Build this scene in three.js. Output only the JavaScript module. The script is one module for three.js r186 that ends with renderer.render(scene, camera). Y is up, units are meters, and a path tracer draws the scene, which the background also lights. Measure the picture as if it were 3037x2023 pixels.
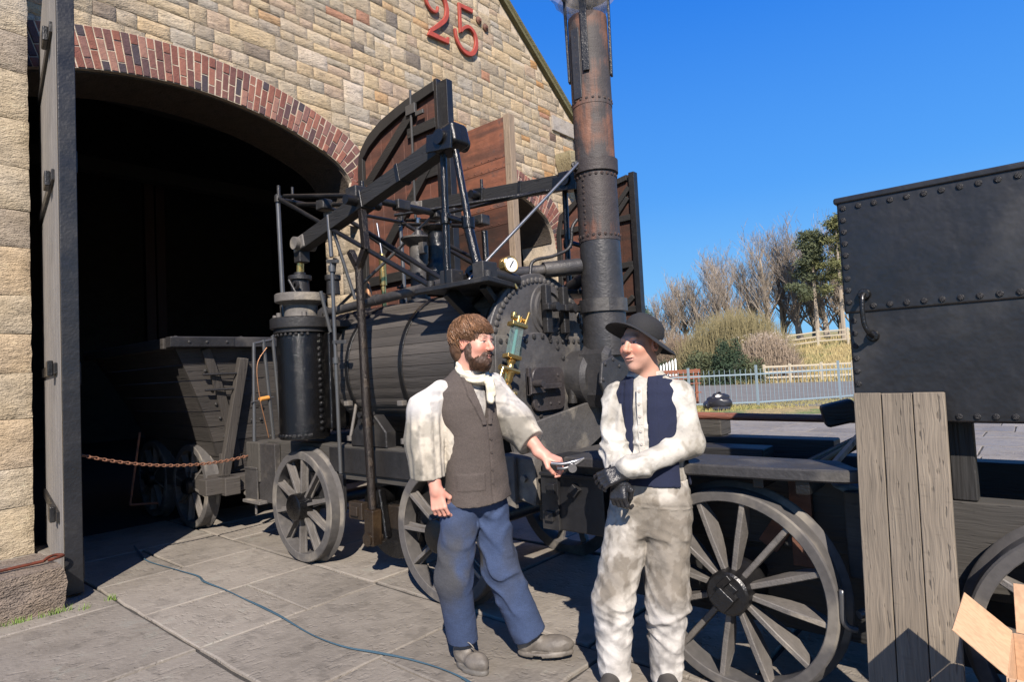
import * as THREE from 'three';
import { mergeGeometries } from 'three/addons/utils/BufferGeometryUtils.js';
import { RoundedBoxGeometry } from 'three/addons/geometries/RoundedBoxGeometry.js';

// ------------------------------------------------------------------ camera, sky, sun, exposure
const scene = new THREE.Scene();
const camera = new THREE.PerspectiveCamera(57.75, 1024 / 683, 0.05, 900);
{
  const yaw = 0.8625, pitch = 0.04693, roll = -0.04996;
  camera.position.set(0, 1.55, 0);
  const F = new THREE.Vector3(Math.sin(yaw) * Math.cos(pitch), Math.sin(pitch), -Math.cos(yaw) * Math.cos(pitch));
  const R = new THREE.Vector3().crossVectors(F, new THREE.Vector3(0, 1, 0)).normalize();
  const U = new THREE.Vector3().crossVectors(R, F);
  const up = U.clone().multiplyScalar(Math.cos(roll)).addScaledVector(R, -Math.sin(roll));
  camera.up.copy(up);
  camera.lookAt(camera.position.clone().add(F));
}
camera.updateMatrixWorld();
const SUN_DIR = new THREE.Vector3(-0.70, 0.80, 0.70).normalize();   // towards the sun: behind the viewer, to the left of the shed's axis
const sun = new THREE.DirectionalLight(0xfff4e8, 5.0);
sun.position.copy(SUN_DIR).multiplyScalar(60).add(new THREE.Vector3(4, 0, -4));
sun.target.position.set(4, 0, -4); scene.add(sun.target);
sun.castShadow = true;
Object.assign(sun.shadow.camera, { left: -40, right: 60, top: 40, bottom: -40, near: 1, far: 160 });
sun.shadow.mapSize.set(4096, 4096);
sun.name = 'sun'; scene.add(sun);
{ // clear spring sky: one smooth gradient from a deep blue zenith to a paler horizon
  const W = 256, H = 128, d = new Float32Array(W * H * 4);
  const stops = [[-1, .09, .10, .11], [0, .165, .37, .56], [.1, .125, .32, .57], [.25, .056, .222, .56], [.5, .018, .132, .49], [.8, .009, .07, .30], [1, .006, .055, .24]];
  for (let j = 0; j < H; j++) {
    const s = Math.sin(((j + .5) / H - .5) * Math.PI);
    let k = 0; while (k < stops.length - 2 && s > stops[k + 1][0]) k++;
    const a = stops[k], b = stops[k + 1], t = Math.min(1, Math.max(0, (s - a[0]) / (b[0] - a[0])));
    for (let i = 0; i < W; i++) { const o = (j * W + i) * 4; for (let c = 0; c < 3; c++) d[o + c] = a[c + 1] + (b[c + 1] - a[c + 1]) * t; d[o + 3] = 1; }
  }
  const t = new THREE.DataTexture(d, W, H, THREE.RGBAFormat, THREE.FloatType);
  t.mapping = THREE.EquirectangularReflectionMapping; t.magFilter = t.minFilter = THREE.LinearFilter; t.needsUpdate = true;
  scene.background = t; scene.environment = t;
}
const renderer = new THREE.WebGLRenderer({ antialias: true });
renderer.setSize(1024, 683);
renderer.toneMapping = THREE.LinearToneMapping;
renderer.toneMappingExposure = 1.7;
renderer.shadowMap.enabled = true;
// ------------------------------------------------------------------ helpers
const V = (x, y, z) => new THREE.Vector3(x, y, z);
function rng(seed) { let a = seed >>> 0; return () => { a = (a + 0x6D2B79F5) | 0; let t = Math.imul(a ^ (a >>> 15), 1 | a); t = (t + Math.imul(t ^ (t >>> 7), 61 | t)) ^ t; return ((t ^ (t >>> 14)) >>> 0) / 4294967296; }; }
const clamp = (x, a = 0, b = 1) => Math.min(b, Math.max(a, x)), lerp = (a, b, t) => a + (b - a) * t;
const sstep = (a, b, x) => { const t = clamp((x - a) / (b - a)); return t * t * (3 - 2 * t); };
// value noise in 3D and periodic value noise in 2D
const PERM = new Uint8Array(512); { const r = rng(77), p = [...Array(256).keys()]; for (let i = 255; i > 0; i--) { const j = Math.floor(r() * (i + 1)); [p[i], p[j]] = [p[j], p[i]]; } for (let i = 0; i < 512; i++) PERM[i] = p[i & 255]; }
const hash3 = (x, y, z) => PERM[PERM[PERM[x & 255] + (y & 255)] + (z & 255)] / 255;
function noise3(x, y, z) {
  const X = Math.floor(x), Y = Math.floor(y), Z = Math.floor(z); x -= X; y -= Y; z -= Z;
  const u = x * x * (3 - 2 * x), v = y * y * (3 - 2 * y), w = z * z * (3 - 2 * z);
  const l = (a, b, t) => a + (b - a) * t;
  return l(l(l(hash3(X, Y, Z), hash3(X + 1, Y, Z), u), l(hash3(X, Y + 1, Z), hash3(X + 1, Y + 1, Z), u), v), l(l(hash3(X, Y, Z + 1), hash3(X + 1, Y, Z + 1), u), l(hash3(X, Y + 1, Z + 1), hash3(X + 1, Y + 1, Z + 1), u), v), w);
}
const fbm3 = (x, y, z, o = 4) => { let s = 0, a = .5, n = 0; for (let i = 0; i < o; i++) { s += a * noise3(x, y, z); n += a; a *= .5; x = x * 2.03 + 17.1; y = y * 2.03 + 5.3; z = z * 2.03 + 9.7; } return s / n; };
function pnoise(x, y, px, py, s) {
  const X = Math.floor(x), Y = Math.floor(y); x -= X; y -= Y;
  const m = (a, n) => ((a % n) + n) % n, u = x * x * (3 - 2 * x), v = y * y * (3 - 2 * y);
  const h = (i, j) => hash3(m(i, px), m(j, py), s);
  const a = h(X, Y), b = h(X + 1, Y), c = h(X, Y + 1), d = h(X + 1, Y + 1);
  return lerp(lerp(a, b, u), lerp(c, d, u), v);
}
// periodic fbm on the unit square
const pf = (u, v, fx, fy, o, s) => { let r = 0, a = .5, n = 0; for (let i = 0; i < o; i++) { r += a * pnoise(u * fx, v * fy, fx, fy, s + i * 7); n += a; a *= .55; fx *= 2; fy *= 2; } return r / n; };
const toS = (x) => Math.round(255 * (x <= .0031308 ? 12.92 * x : 1.055 * Math.pow(Math.max(0, x), 1 / 2.4) - .055));
function colorTex(n, fn) {           // fn(u, v) -> linear [r, g, b]
  const d = new Uint8Array(n * n * 4);
  for (let j = 0; j < n; j++) for (let i = 0; i < n; i++) { const c = fn(i / n, j / n), o = (j * n + i) * 4; d[o] = toS(clamp(c[0])); d[o + 1] = toS(clamp(c[1])); d[o + 2] = toS(clamp(c[2])); d[o + 3] = 255; }
  const t = new THREE.DataTexture(d, n, n); t.colorSpace = THREE.SRGBColorSpace; fin(t); return t;
}
function grayTex(n, fn) { const d = new Uint8Array(n * n * 4); for (let j = 0; j < n; j++) for (let i = 0; i < n; i++) { const c = Math.round(255 * clamp(fn(i / n, j / n))), o = (j * n + i) * 4; d[o] = d[o + 1] = d[o + 2] = c; d[o + 3] = 255; } const t = new THREE.DataTexture(d, n, n); fin(t); return t; }
function fin(t) { t.wrapS = t.wrapT = THREE.RepeatWrapping; t.magFilter = THREE.LinearFilter; t.minFilter = THREE.LinearMipmapLinearFilter; t.generateMipmaps = true; t.needsUpdate = true; }
const rep = (t, m) => { const c = t.clone(); c.repeat.set(1 / m, 1 / m); c.needsUpdate = true; return c; };   // m = metres covered by one tile
const rgb = (r, g, b) => new THREE.Color().setRGB(r, g, b);
function mat(o) { const { color = [.5, .5, .5], ...k } = o; const m = new (k.physical ? THREE.MeshPhysicalMaterial : THREE.MeshStandardMaterial)({ color: rgb(...color) }); delete k.physical; Object.assign(m, { roughness: .8, metalness: 0 }, k); return m; }

// geometry: everything is made non-indexed with position, normal, uv (uv in metres, box mapped; grain = axis along u)
function boxUV(g, grain = 'auto', off = [0, 0]) {
  const p = g.attributes.position, n = g.attributes.normal, uv = new Float32Array(p.count * 2);
  if (grain === 'auto') { g.computeBoundingBox(); const s = g.boundingBox.getSize(V(0, 0, 0)); grain = s.x >= s.y && s.x >= s.z ? 0 : s.y >= s.z ? 1 : 2; } else if (typeof grain === 'string') grain = 'xyz'.indexOf(grain);
  for (let i = 0; i < p.count; i += 3) {
    let ax = 0, ay = 0, az = 0;
    for (let k = 0; k < 3; k++) { ax += n.getX(i + k); ay += n.getY(i + k); az += n.getZ(i + k); }
    ax = Math.abs(ax); ay = Math.abs(ay); az = Math.abs(az);
    const na = ax >= ay && ax >= az ? 0 : ay >= az ? 1 : 2;
    let a = (na + 1) % 3, b = (na + 2) % 3; if (b === grain) [a, b] = [b, a];
    for (let k = 0; k < 3; k++) { const q = [p.getX(i + k), p.getY(i + k), p.getZ(i + k)]; uv[(i + k) * 2] = q[a] + off[0]; uv[(i + k) * 2 + 1] = q[b] + off[1]; }
  }
  g.setAttribute('uv', new THREE.BufferAttribute(uv, 2)); return g;
}
function flat(g) { if (g.index) g = g.toNonIndexed(); for (const k of Object.keys(g.attributes)) if (!['position', 'normal', 'uv'].includes(k)) g.deleteAttribute(k); if (!g.attributes.normal) g.computeVertexNormals(); if (!g.attributes.uv) g.setAttribute('uv', new THREE.BufferAttribute(new Float32Array(g.attributes.position.count * 2), 2)); return g; }
function joinG(list, grain = 'auto', off) { list = (Array.isArray(list) ? list : [list]).flat(9).map(flat); const g = list.length > 1 ? mergeGeometries(list) : list[0]; return grain === null ? g : boxUV(g, grain, off); }
const used = {};
function numbered(n) { used[n] = (used[n] ?? -1) + 1; return used[n] ? `${n}_${String(used[n]).padStart(3, '0')}` : n; }
function put(name, list, m, parent, grain, off) {
  const me = new THREE.Mesh(joinG(list, grain, off), m); me.name = numbered(name); me.castShadow = me.receiveShadow = true; (parent || scene).add(me); return me;
}
const each = (name, list, m, parent, grain, off) => list.map((g) => put(name, g, m, parent, grain, off));
function inst(name, geo, m, parent) { const me = new THREE.Mesh(geo, m); me.name = numbered(name); me.castShadow = me.receiveShadow = true; (parent || scene).add(me); return me; }
function tag(o, label, category, group, kind) { if (label) o.userData.label = label; if (category) o.userData.category = category; if (group) o.userData.group = group; if (kind) o.userData.kind = kind; return o; }
function thing(name, label, category, pos = [0, 0, 0], turn = 0, group) { const o = new THREE.Group(); o.name = numbered(name); o.position.set(...pos); o.rotation.y = turn; scene.add(o); return tag(o, label, category, group); }
const structure = (o) => { o.userData.kind = 'structure'; return o; };
const Q = new THREE.Quaternion(), MX = new THREE.Matrix4();
function orient(g, a, b) {           // geometry made along +y from 0 to length is laid from a to b
  const d = b.clone().sub(a); Q.setFromUnitVectors(V(0, 1, 0), d.clone().normalize()); g.applyQuaternion(Q); g.translate(a.x, a.y, a.z); return g;
}
const v3 = (a) => a.isVector3 ? a : V(...a);
function rod(a, b, r, r2 = r, n = 10) { a = v3(a); b = v3(b); const L = a.distanceTo(b); const g = new THREE.CylinderGeometry(r2, r, L, n); g.translate(0, L / 2, 0); return orient(g, a, b); }
function box(x0, x1, y0, y1, z0, z1, r = .006) {
  const w = x1 - x0, h = y1 - y0, d = z1 - z0; r = Math.min(r, w * .3, h * .3, d * .3);
  const g = r > .0005 ? new RoundedBoxGeometry(w, h, d, 1, r) : new THREE.BoxGeometry(w, h, d); g.translate((x0 + x1) / 2, (y0 + y1) / 2, (z0 + z1) / 2); return g;
}
function cbox(w, h, d, r = .004) { return Math.min(w, h, d) > r * 2.5 ? new RoundedBoxGeometry(w, h, d, 1, r) : new THREE.BoxGeometry(w, h, d); }
function beamG(a, b, w, h, up = V(0, 1, 0), r = .004) {   // rectangular bar from a to b: w across, h along `up`
  a = v3(a); b = v3(b); const d = b.clone().sub(a), L = d.length(); d.normalize();
  const s = V(0, 0, 0).crossVectors(d, up).normalize(), u = V(0, 0, 0).crossVectors(s, d);
  const g = cbox(L, h, w, r); MX.makeBasis(d, u, s); g.applyMatrix4(MX); const m = a.clone().add(b).multiplyScalar(.5); g.translate(m.x, m.y, m.z); return g;
}
function pipe(pts, r, n = 8, seg = 24, closed = false) { const c = new THREE.CatmullRomCurve3(pts.map(v3), closed, 'centripetal'); return new THREE.TubeGeometry(c, seg, r, n, closed); }
function lathe(prof, n = 32, at = [0, 0, 0], axis = 'y', a0 = 0, a1 = Math.PI * 2) {   // prof: [r, h]
  const g = new THREE.LatheGeometry(prof.map(([r, h]) => new THREE.Vector2(Math.max(r, 1e-4), h)), n, a0, a1);
  const c = creased(g, .7);
  if (axis === 'x') c.rotateZ(-Math.PI / 2); if (axis === 'z') c.rotateX(Math.PI / 2);
  c.translate(...at); return c;
}
function creased(g, ang) {            // split normals at sharp edges
  g = g.index ? g.toNonIndexed() : g; const p = g.attributes.position, n = p.count, N = new Float32Array(n * 3), F = [], map = new Map();
  const a = V(0, 0, 0), b = V(0, 0, 0), c = V(0, 0, 0);
  for (let i = 0; i < n; i += 3) { a.fromBufferAttribute(p, i); b.fromBufferAttribute(p, i + 1).sub(a); c.fromBufferAttribute(p, i + 2).sub(a); F.push(b.clone().cross(c)); }
  const key = (i) => `${Math.round(p.getX(i) * 2e4)},${Math.round(p.getY(i) * 2e4)},${Math.round(p.getZ(i) * 2e4)}`;
  for (let i = 0; i < n; i++) { const k = key(i); (map.get(k) || map.set(k, []).get(k)).push((i / 3) | 0); }
  const ca = Math.cos(ang), U = F.map((f) => f.clone().normalize()), t = V(0, 0, 0);
  for (let i = 0; i < n; i++) { const f = (i / 3) | 0; t.set(0, 0, 0); for (const q of map.get(key(i))) if (U[q].dot(U[f]) > ca) t.add(F[q]); if (t.lengthSq() < 1e-20) t.copy(U[f]); t.normalize(); N[i * 3] = t.x; N[i * 3 + 1] = t.y; N[i * 3 + 2] = t.z; }
  g.setAttribute('normal', new THREE.BufferAttribute(N, 3)); return g;
}
// an outline in (a, b) extruded by t; plane: 'xy' faces +z, 'zy' outline in (z, y) thick along x
function plate(pts, t, plane = 'xy', at = 0, bevel = .004, holes = []) {
  const s = new THREE.Shape(pts.map(([a, b]) => new THREE.Vector2(a, b))); for (const h of holes) s.holes.push(new THREE.Path(h.map(([a, b]) => new THREE.Vector2(a, b))));
  const g = new THREE.ExtrudeGeometry(s, { depth: Math.max(t - 2 * bevel, .0005), bevelEnabled: bevel > 0, bevelThickness: bevel, bevelSize: bevel, bevelOffset: -bevel, bevelSegments: 1, curveSegments: 4, steps: 1 }); g.translate(0, 0, bevel);
  if (plane === 'zy') { MX.set(0, 0, 1, 0, 0, 1, 0, 0, 1, 0, 0, 0, 0, 0, 0, 1); g.applyMatrix4(MX); flipG(g); g.translate(at, 0, 0); }
  else if (plane === 'xz') { MX.set(1, 0, 0, 0, 0, 0, 1, 0, 0, 1, 0, 0, 0, 0, 0, 1); g.applyMatrix4(MX); flipG(g); g.translate(0, at, 0); } else g.translate(0, 0, at);
  return creased(g.index ? g : g, .5);
}
function flipG(g) { if (g.index) { const a = g.index.array; for (let i = 0; i < a.length; i += 3) { const t = a[i]; a[i] = a[i + 1]; a[i + 1] = t; } } else for (const k of Object.keys(g.attributes)) { const A = g.attributes[k], s = A.itemSize, d = A.array; for (let i = 0; i < A.count; i += 3) for (let c = 0; c < s; c++) { const t = d[i * s + c]; d[i * s + c] = d[(i + 1) * s + c]; d[(i + 1) * s + c] = t; } } return g; }
const arcPts = (cx, cy, r, a0, a1, n, ry = r) => [...Array(n + 1).keys()].map((i) => { const a = lerp(a0, a1, i / n); return [cx + r * Math.cos(a), cy + ry * Math.sin(a)]; });
const move = (g, x, y, z) => { g.translate(x, y, z); return g; };
const hex = (r, h) => new THREE.CylinderGeometry(r, r, h, 6);
const rivetG = (() => { const g = new THREE.SphereGeometry(1, 10, 5, 0, Math.PI * 2, 0, Math.PI / 2); g.scale(1, .62, 1); return flat(g); })();   // dome along +y
function rivetsOn(parent, list, r, m, normal) { const q = new THREE.Quaternion().setFromUnitVectors(V(0, 1, 0), v3(normal).normalize()); for (const p of list) { const me = inst('rivet', rivetG, m, parent); me.position.copy(v3(p)); me.quaternion.copy(q); me.scale.setScalar(r); } }
function stuffGeo(list, normalOf, r) { return list.map((p, i) => { const g = rivetG.clone(); g.scale(r, r, r); g.applyQuaternion(new THREE.Quaternion().setFromUnitVectors(V(0, 1, 0), v3(normalOf(p, i)).normalize())); g.translate(...(p.isVector3 ? p.toArray() : p)); return g; }); }

// ------------------------------------------------------------------ textures and materials
const T = {};
T.iron = colorTex(512, (u, v) => { const a = pf(u, v, 4, 4, 6, 3), b = pf(u, v, 9, 5, 5, 40), c = pf(u, v, 40, 40, 2, 90); const d = sstep(.48, .72, a) * .75, k = .55 + .5 * b + .25 * (c - .5); return [(.034 + .05 * d) * k, (.033 + .045 * d) * k, (.034 + .036 * d) * k].map((x) => x * 7); });
T.ironB = grayTex(512, (u, v) => .6 * pf(u, v, 12, 12, 5, 11) + .4 * pf(u, v, 60, 60, 2, 31));
T.ironR = grayTex(512, (u, v) => .5 + .5 * pf(u, v, 6, 6, 5, 21));
T.rust = colorTex(512, (u, v) => { const a = pf(u, v, 3, 3, 6, 5), s = pf(u, v, 24, 2, 4, 51), b = pf(u, v, 14, 14, 4, 8); const t = sstep(.35, .62, a * .55 + s * .45); const dk = sstep(.56, .72, b * .6 + a * .4); const c = [lerp(.13, .27, t), lerp(.065, .115, t), lerp(.045, .066, t)]; return c.map((x, i) => lerp(x, [.07, .055, .05][i], dk * .8) * (.7 + .6 * b)); });
T.chim = colorTex(512, (u, v) => { const a = pf(u, v, 3, 3, 5, 205), st = pf(u, v, 3, 26, 4, 151), b = pf(u, v, 12, 12, 4, 208); const t = sstep(.49, .70, a * .62 + st * .38), k = .65 + .7 * b; return [lerp(.058, .21, t) * k, lerp(.051, .10, t) * k, lerp(.048, .06, t) * k]; });
T.stone = colorTex(512, (u, v) => { const a = pf(u, v, 5, 9, 6, 14), b = pf(u, v, 30, 60, 3, 15), c = pf(u, v, 3, 3, 3, 17); const p = sstep(.62, .8, pf(u, v, 22, 40, 3, 61)) * .35; const k = (.62 + .5 * a + .28 * (b - .5)) * (1 - p); return [k * (.94 + .1 * c), k * (.93 + .03 * c), k * (.98 - .12 * c)]; });
T.stoneB = grayTex(512, (u, v) => .45 * pf(u, v, 6, 16, 5, 33) + .35 * Math.abs(2 * pf(u, v, 10, 26, 3, 37) - 1) + .3 * pf(u, v, 50, 70, 2, 39));
T.brick = colorTex(256, (u, v) => { const a = pf(u, v, 6, 6, 5, 44), w = sstep(.62, .8, pf(u, v, 9, 9, 4, 71)) * .5; const k = .65 + .55 * a; return [lerp(k, 1, w), lerp(k, .95, w), lerp(k, .9, w)]; });
T.paving = colorTex(1024, (u, v) => { const a = pf(u, v, 4, 4, 6, 23), b = pf(u, v, 40, 40, 3, 27), c = pf(u, v, 9, 9, 4, 29), st = sstep(.62, .74, pf(u, v, 26, 16, 3, 81)); const k = (.76 + .34 * a + .2 * (b - .5)) * (1 - .17 * st); const dk = 1 - .12 * sstep(.55, .75, c); return [k * dk, k * dk * .955, k * dk * .90]; });
T.pavingB = grayTex(1024, (u, v) => { const p = sstep(.6, .78, pf(u, v, 26, 40, 3, 83)); return .55 * pf(u, v, 7, 7, 6, 87) + .25 * pf(u, v, 70, 70, 2, 89) + .2 - .35 * p; });
T.wood = colorTex(512, (u, v) => { const w = .04 * pf(u, v, 3, 3, 3, 7), g = pf(u, v + w, 3, 48, 4, 12), g2 = pf(u, v + w, 6, 120, 2, 19), a = pf(u, v, 3, 4, 4, 13); const sc = sstep(.78, .9, pf(u, v, 40, 14, 2, 95)) * .2 + sstep(.7, .85, pf(u, v, 8, 60, 3, 97)) * .55; const k = (.68 + .3 * g + .28 * (g2 - .5)) * (.8 + .4 * a) * (1 - .7 * sc); return [k, k * .95, k * .88]; });
T.woodB = grayTex(512, (u, v) => { const w = .04 * pf(u, v, 3, 3, 3, 7); return .6 * pf(u, v + w, 3, 48, 4, 12) + .4 * pf(u, v + w, 6, 120, 2, 19) - .4 * sstep(.7, .85, pf(u, v, 8, 60, 3, 97)); });
T.cloth = grayTex(256, (u, v) => .5 + .25 * Math.sin(u * Math.PI * 2 * 64) * .5 + .25 * Math.sin(v * Math.PI * 2 * 64) * .5 + .3 * (pf(u, v, 40, 40, 2, 101) - .5));
T.crease = grayTex(512, (u, v) => { const w = .12 * pf(u, v, 4, 4, 3, 111); const r = 1 - Math.abs(2 * pf(u + w, v + w, 7, 7, 3, 113) - 1); return .6 * pf(u, v, 7, 7, 5, 117) + .35 * r * r * pf(u, v, 4, 4, 2, 119) + .1 * pf(u, v, 60, 60, 2, 115); });
T.dirt = colorTex(512, (u, v) => { const a = pf(u, v, 5, 5, 6, 121), b = pf(u, v, 14, 10, 4, 123), k = 1 - .24 * sstep(.45, .75, a) - .2 * sstep(.55, .8, b); return [k, k * (.985 - .03 * a), k * (.965 - .07 * a)]; });
T.grass = colorTex(512, (u, v) => { const a = pf(u, v, 4, 4, 5, 131), b = pf(u, v, 40, 60, 3, 133); const t = sstep(.46, .62, a); return [lerp(.30, .13, t) * (.5 + b), lerp(.24, .17, t) * (.5 + b), lerp(.11, .055, t) * (.5 + b)]; });
T.asphalt = colorTex(512, (u, v) => { const a = pf(u, v, 5, 5, 5, 141), b = pf(u, v, 90, 90, 2, 143); const k = .75 + .3 * a + .35 * (b - .5); return [k, k * .975, k * .94]; });
const iron = (o = {}) => mat({ color: [.13, .13, .132], map: rep(T.iron, o.m || .9), bumpMap: rep(T.ironB, o.m || .35), bumpScale: .0035, roughnessMap: rep(T.ironR, .8), roughness: .62, metalness: 0, ...o });
const M = {
  iron: iron({ color: [.088, .086, .083] }),
  ironDark: iron({ color: [.036, .036, .036], roughness: .5 }),
  ironOily: iron({ color: [.024, .0235, .023], roughness: .24, m: .3, bumpMap: rep(T.ironB, .12), bumpScale: .0025 }),
  ironPlate: iron({ color: [.33, .322, .305], roughness: .7 }),
  ironPaint: iron({ color: [.075, .077, .082], roughness: .52, m: 1.3 }),
  ironDusty: iron({ color: [.58, .545, .475], roughness: .85 }),
  ironTread: iron({ roughnessMap: null, color: [.37, .355, .325], roughness: .85, metalness: 0, bumpScale: .0008 }),
  steel: mat({ color: [.26, .26, .265], roughness: .32, metalness: .85, roughnessMap: rep(T.ironR, .5) }),
  steelDull: mat({ color: [.12, .12, .12], roughness: .45, metalness: .6, roughnessMap: rep(T.ironR, .5) }),
  brass: mat({ color: [.62, .43, .16], roughness: .33, metalness: .9, roughnessMap: rep(T.ironR, .3) }),
  copper: mat({ color: [.33, .17, .09], roughness: .45, metalness: .6, map: rep(T.brick, .3) }),
  rust: mat({ color: [.62, .6, .6], map: rep(T.rust, 1.6), bumpMap: rep(T.ironB, .5), bumpScale: .004, roughness: .75 }),
  rustDark: mat({ color: [.5, .42, .42], map: rep(T.rust, 2.2), bumpMap: rep(T.ironB, .5), bumpScale: .004, roughness: .75 }),
  rustChain: mat({ color: [.95, .95, .85], map: rep(T.rust, .3), roughness: .8 }),
  woodGrey: mat({ color: [.34, .30, .255], map: rep(T.wood, .9), bumpMap: rep(T.woodB, .9), bumpScale: .006, roughness: .9 }),
  woodDark: mat({ color: [.058, .055, .05], map: rep(T.wood, .9), bumpMap: rep(T.woodB, .9), bumpScale: .006, roughness: .8 }),
  woodBlack: mat({ color: [.022, .022, .022], map: rep(T.wood, .9), bumpMap: rep(T.woodB, .9), bumpScale: .005, roughness: .6 }),
  lagging: mat({ color: [.075, .068, .062], map: rep(T.wood, .8), bumpMap: rep(T.woodB, .8), bumpScale: .005, roughness: .7 }),
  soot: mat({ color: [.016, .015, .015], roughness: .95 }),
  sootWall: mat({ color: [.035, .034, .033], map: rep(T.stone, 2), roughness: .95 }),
  mortar: mat({ color: [.52, .455, .355], map: rep(T.stone, .7), bumpMap: rep(T.ironB, .3), bumpScale: .006, roughness: .95 }),
  glass: mat({ physical: true, color: [.78, .92, .89], roughness: .03, transmission: .92, thickness: 0, ior: 1.5 }),
  white: mat({ color: [.8, .8, .76], roughness: .4 }),
};
const stoneMat = (c, o = {}) => mat({ color: c, map: rep(T.stone, .8), bumpMap: rep(T.stoneB, .45), bumpScale: .018, roughness: .92, ...o });
// ------------------------------------------------------------------ the ground: base sheet, flagstones, road, grass bank
function terrainH(x, z) {      // flat yard, then a bank rising beyond the far road
  const d = Math.hypot(x, z), t = sstep(39.5, 60, x + .18 * (z + 12));
  return t * 3.1 + sstep(60, 140, x) * 3 + (x > 39 ? .15 * (fbm3(x * .3, z * .3, 2, 3) - .5) * t * 2 : 0);
}
{
  const xs = []; for (let x = -160; x < 0; x += 20) xs.push(x); for (let x = 0; x <= 80; x += 1) xs.push(x); for (let x = 90; x <= 420; x += 15) xs.push(x);
  const zs = []; for (let z = -320; z < -60; z += 20) zs.push(z); for (let z = -60; z <= 20; z += 1.5) zs.push(z); for (let z = 30; z <= 200; z += 20) zs.push(z);
  const p = [], ix = [];
  for (const z of zs) for (const x of xs) p.push(x, terrainH(x, z) - .03, z);
  for (let j = 0; j + 1 < zs.length; j++) for (let i = 0; i + 1 < xs.length; i++) { const a = j * xs.length + i, b = a + 1, c = a + xs.length, d = c + 1; ix.push(a, c, b, b, c, d); }
  const g = new THREE.BufferGeometry(); g.setAttribute('position', new THREE.Float32BufferAttribute(p, 3)); g.setIndex(ix); g.computeVertexNormals();
  const ground = put('ground', g, mat({ color: [1.1, 1.05, 1], map: rep(T.grass, 5), bumpMap: rep(T.stoneB, 1), bumpScale: .05, roughness: .95 }), null, 'x'); structure(ground);
  // bedding of the yard, between and under the flags
  const yard = put('yard', [box(-6, 17.6, -.06, -.016, -7.98, 8, 0)], mat({ color: [.045, .042, .038], map: rep(T.asphalt, .6), bumpMap: rep(T.pavingB, .5), bumpScale: .01, roughness: .95 })); structure(yard);
  const road = put('road', [box(20.6, 38.5, -.06, -.004, -60, 20, 0)], mat({ color: [.175, .168, .155], map: rep(T.asphalt, 3), roughness: .95 })); structure(road);
}
const pavement = new THREE.Group(); pavement.name = 'pavement'; scene.add(pavement); structure(pavement);
{
  const r = rng(5), mats = [...Array(6).keys()].map((i) => mat({ color: [.228, .213, .19].map((c) => c * (.85 + .055 * i)), map: rep(T.paving, 2.3), bumpMap: rep(T.pavingB, 1.3), bumpScale: .009, roughness: .88, roughnessMap: rep(T.ironR, 1.4) }));
  function slab(x0, x1, z0, z1) {
    const j = .006 + r() * r() * .016, b = .012, c = [[x0 + j, z0 + j], [x1 - j, z0 + j], [x1 - j, z1 - j], [x0 + j, z1 - j]].map(([x, z]) => [x + (r() - .5) * .014, z + (r() - .5) * .014]);
    const y = (r() - .5) * .005, tl = (r() - .5) * .004; const cx = (x0 + x1) / 2, cz = (z0 + z1) / 2;
    const n = 5, rim = (e, yy) => { const q = []; for (let k = 0; k < 4; k++) { const [ax, az] = c[k], [bx, bz] = c[(k + 1) % 4]; for (let i = 0; i < n; i++) { const t = i / n; let x = lerp(ax, bx, t), z = lerp(az, bz, t); const wob = i ? (hash3(k * 9 + i, Math.round(x0 * 91), Math.round(z0 * 83)) - .5) * .012 : 0; const dx = cx - x, dz = cz - z, L = Math.hypot(dx, dz); q.push([x + dx / L * (e + wob), yy + tl * ((x - cx) / (x1 - x0)), z + dz / L * (e + wob)]); } } return q; };
    const A = rim(0, -.02), B = rim(.002, y - .006), C = rim(b, y), p = [];
    const m = A.length, quad = (P, O) => { for (let i = 0; i < m; i++) { const k = (i + 1) % m; p.push(...P[i], ...O[k], ...P[k], ...P[i], ...O[i], ...O[k]); } };
    quad(A, B); quad(B, C); for (let i = 0; i < m; i++) { const k = (i + 1) % m; p.push(cx, y, cz, ...C[k], ...C[i]); }
    const g = new THREE.BufferGeometry(); g.setAttribute('position', new THREE.Float32BufferAttribute(p, 3)); g.computeVertexNormals();
    put('paving_slab', g, mats[Math.floor(r() * 6)], pavement, r() < .5 ? 'x' : 'z', [r() * 9, r() * 9]);
  }
  const near = [[.5, 1.57, -3.9, -2.5], [.5, 1.57, -5.2, -3.9], [.5, 1.57, -6.4, -5.2], [.5, 1.57, -7.9, -6.4],
    [1.57, 2.29, -4.78, -3.9], [2.29, 2.87, -4.78, -3.9], [1.57, 2.87, -5.73, -4.78], [1.57, 2.2, -6.7, -5.73], [2.2, 2.87, -6.7, -5.73], [1.57, 2.87, -7.9, -6.7],
    [1.57, 2.87, -3.9, -2.9], [1.57, 2.12, -2.9, -1.7], [2.12, 2.87, -2.9, -1.9], [.5, 1.57, -2.5, -1.2], [1.57, 2.12, -1.7, -.6], [2.12, 2.87, -1.9, -.9], [.5, 1.57, -1.2, .2], [1.57, 2.87, -.6, .5], [2.12, 2.87, -.9, -.6]];
  for (const s of near) slab(...s);
  for (let z = -7.9; z < 1.5;) { const d = .75 + r() * .5; slab(2.88, 4.33, z, Math.min(z + d, 1.5)); z += d; }
  for (let x = 4.36; x < 17.3;) { const w = .8 + r() * .5; for (let z = -7.9; z < -.5 + x * .18;) { const d = .7 + r() * 1.1; slab(x, x + w, z, z + d); z += d; } x += w; }
}
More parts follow.
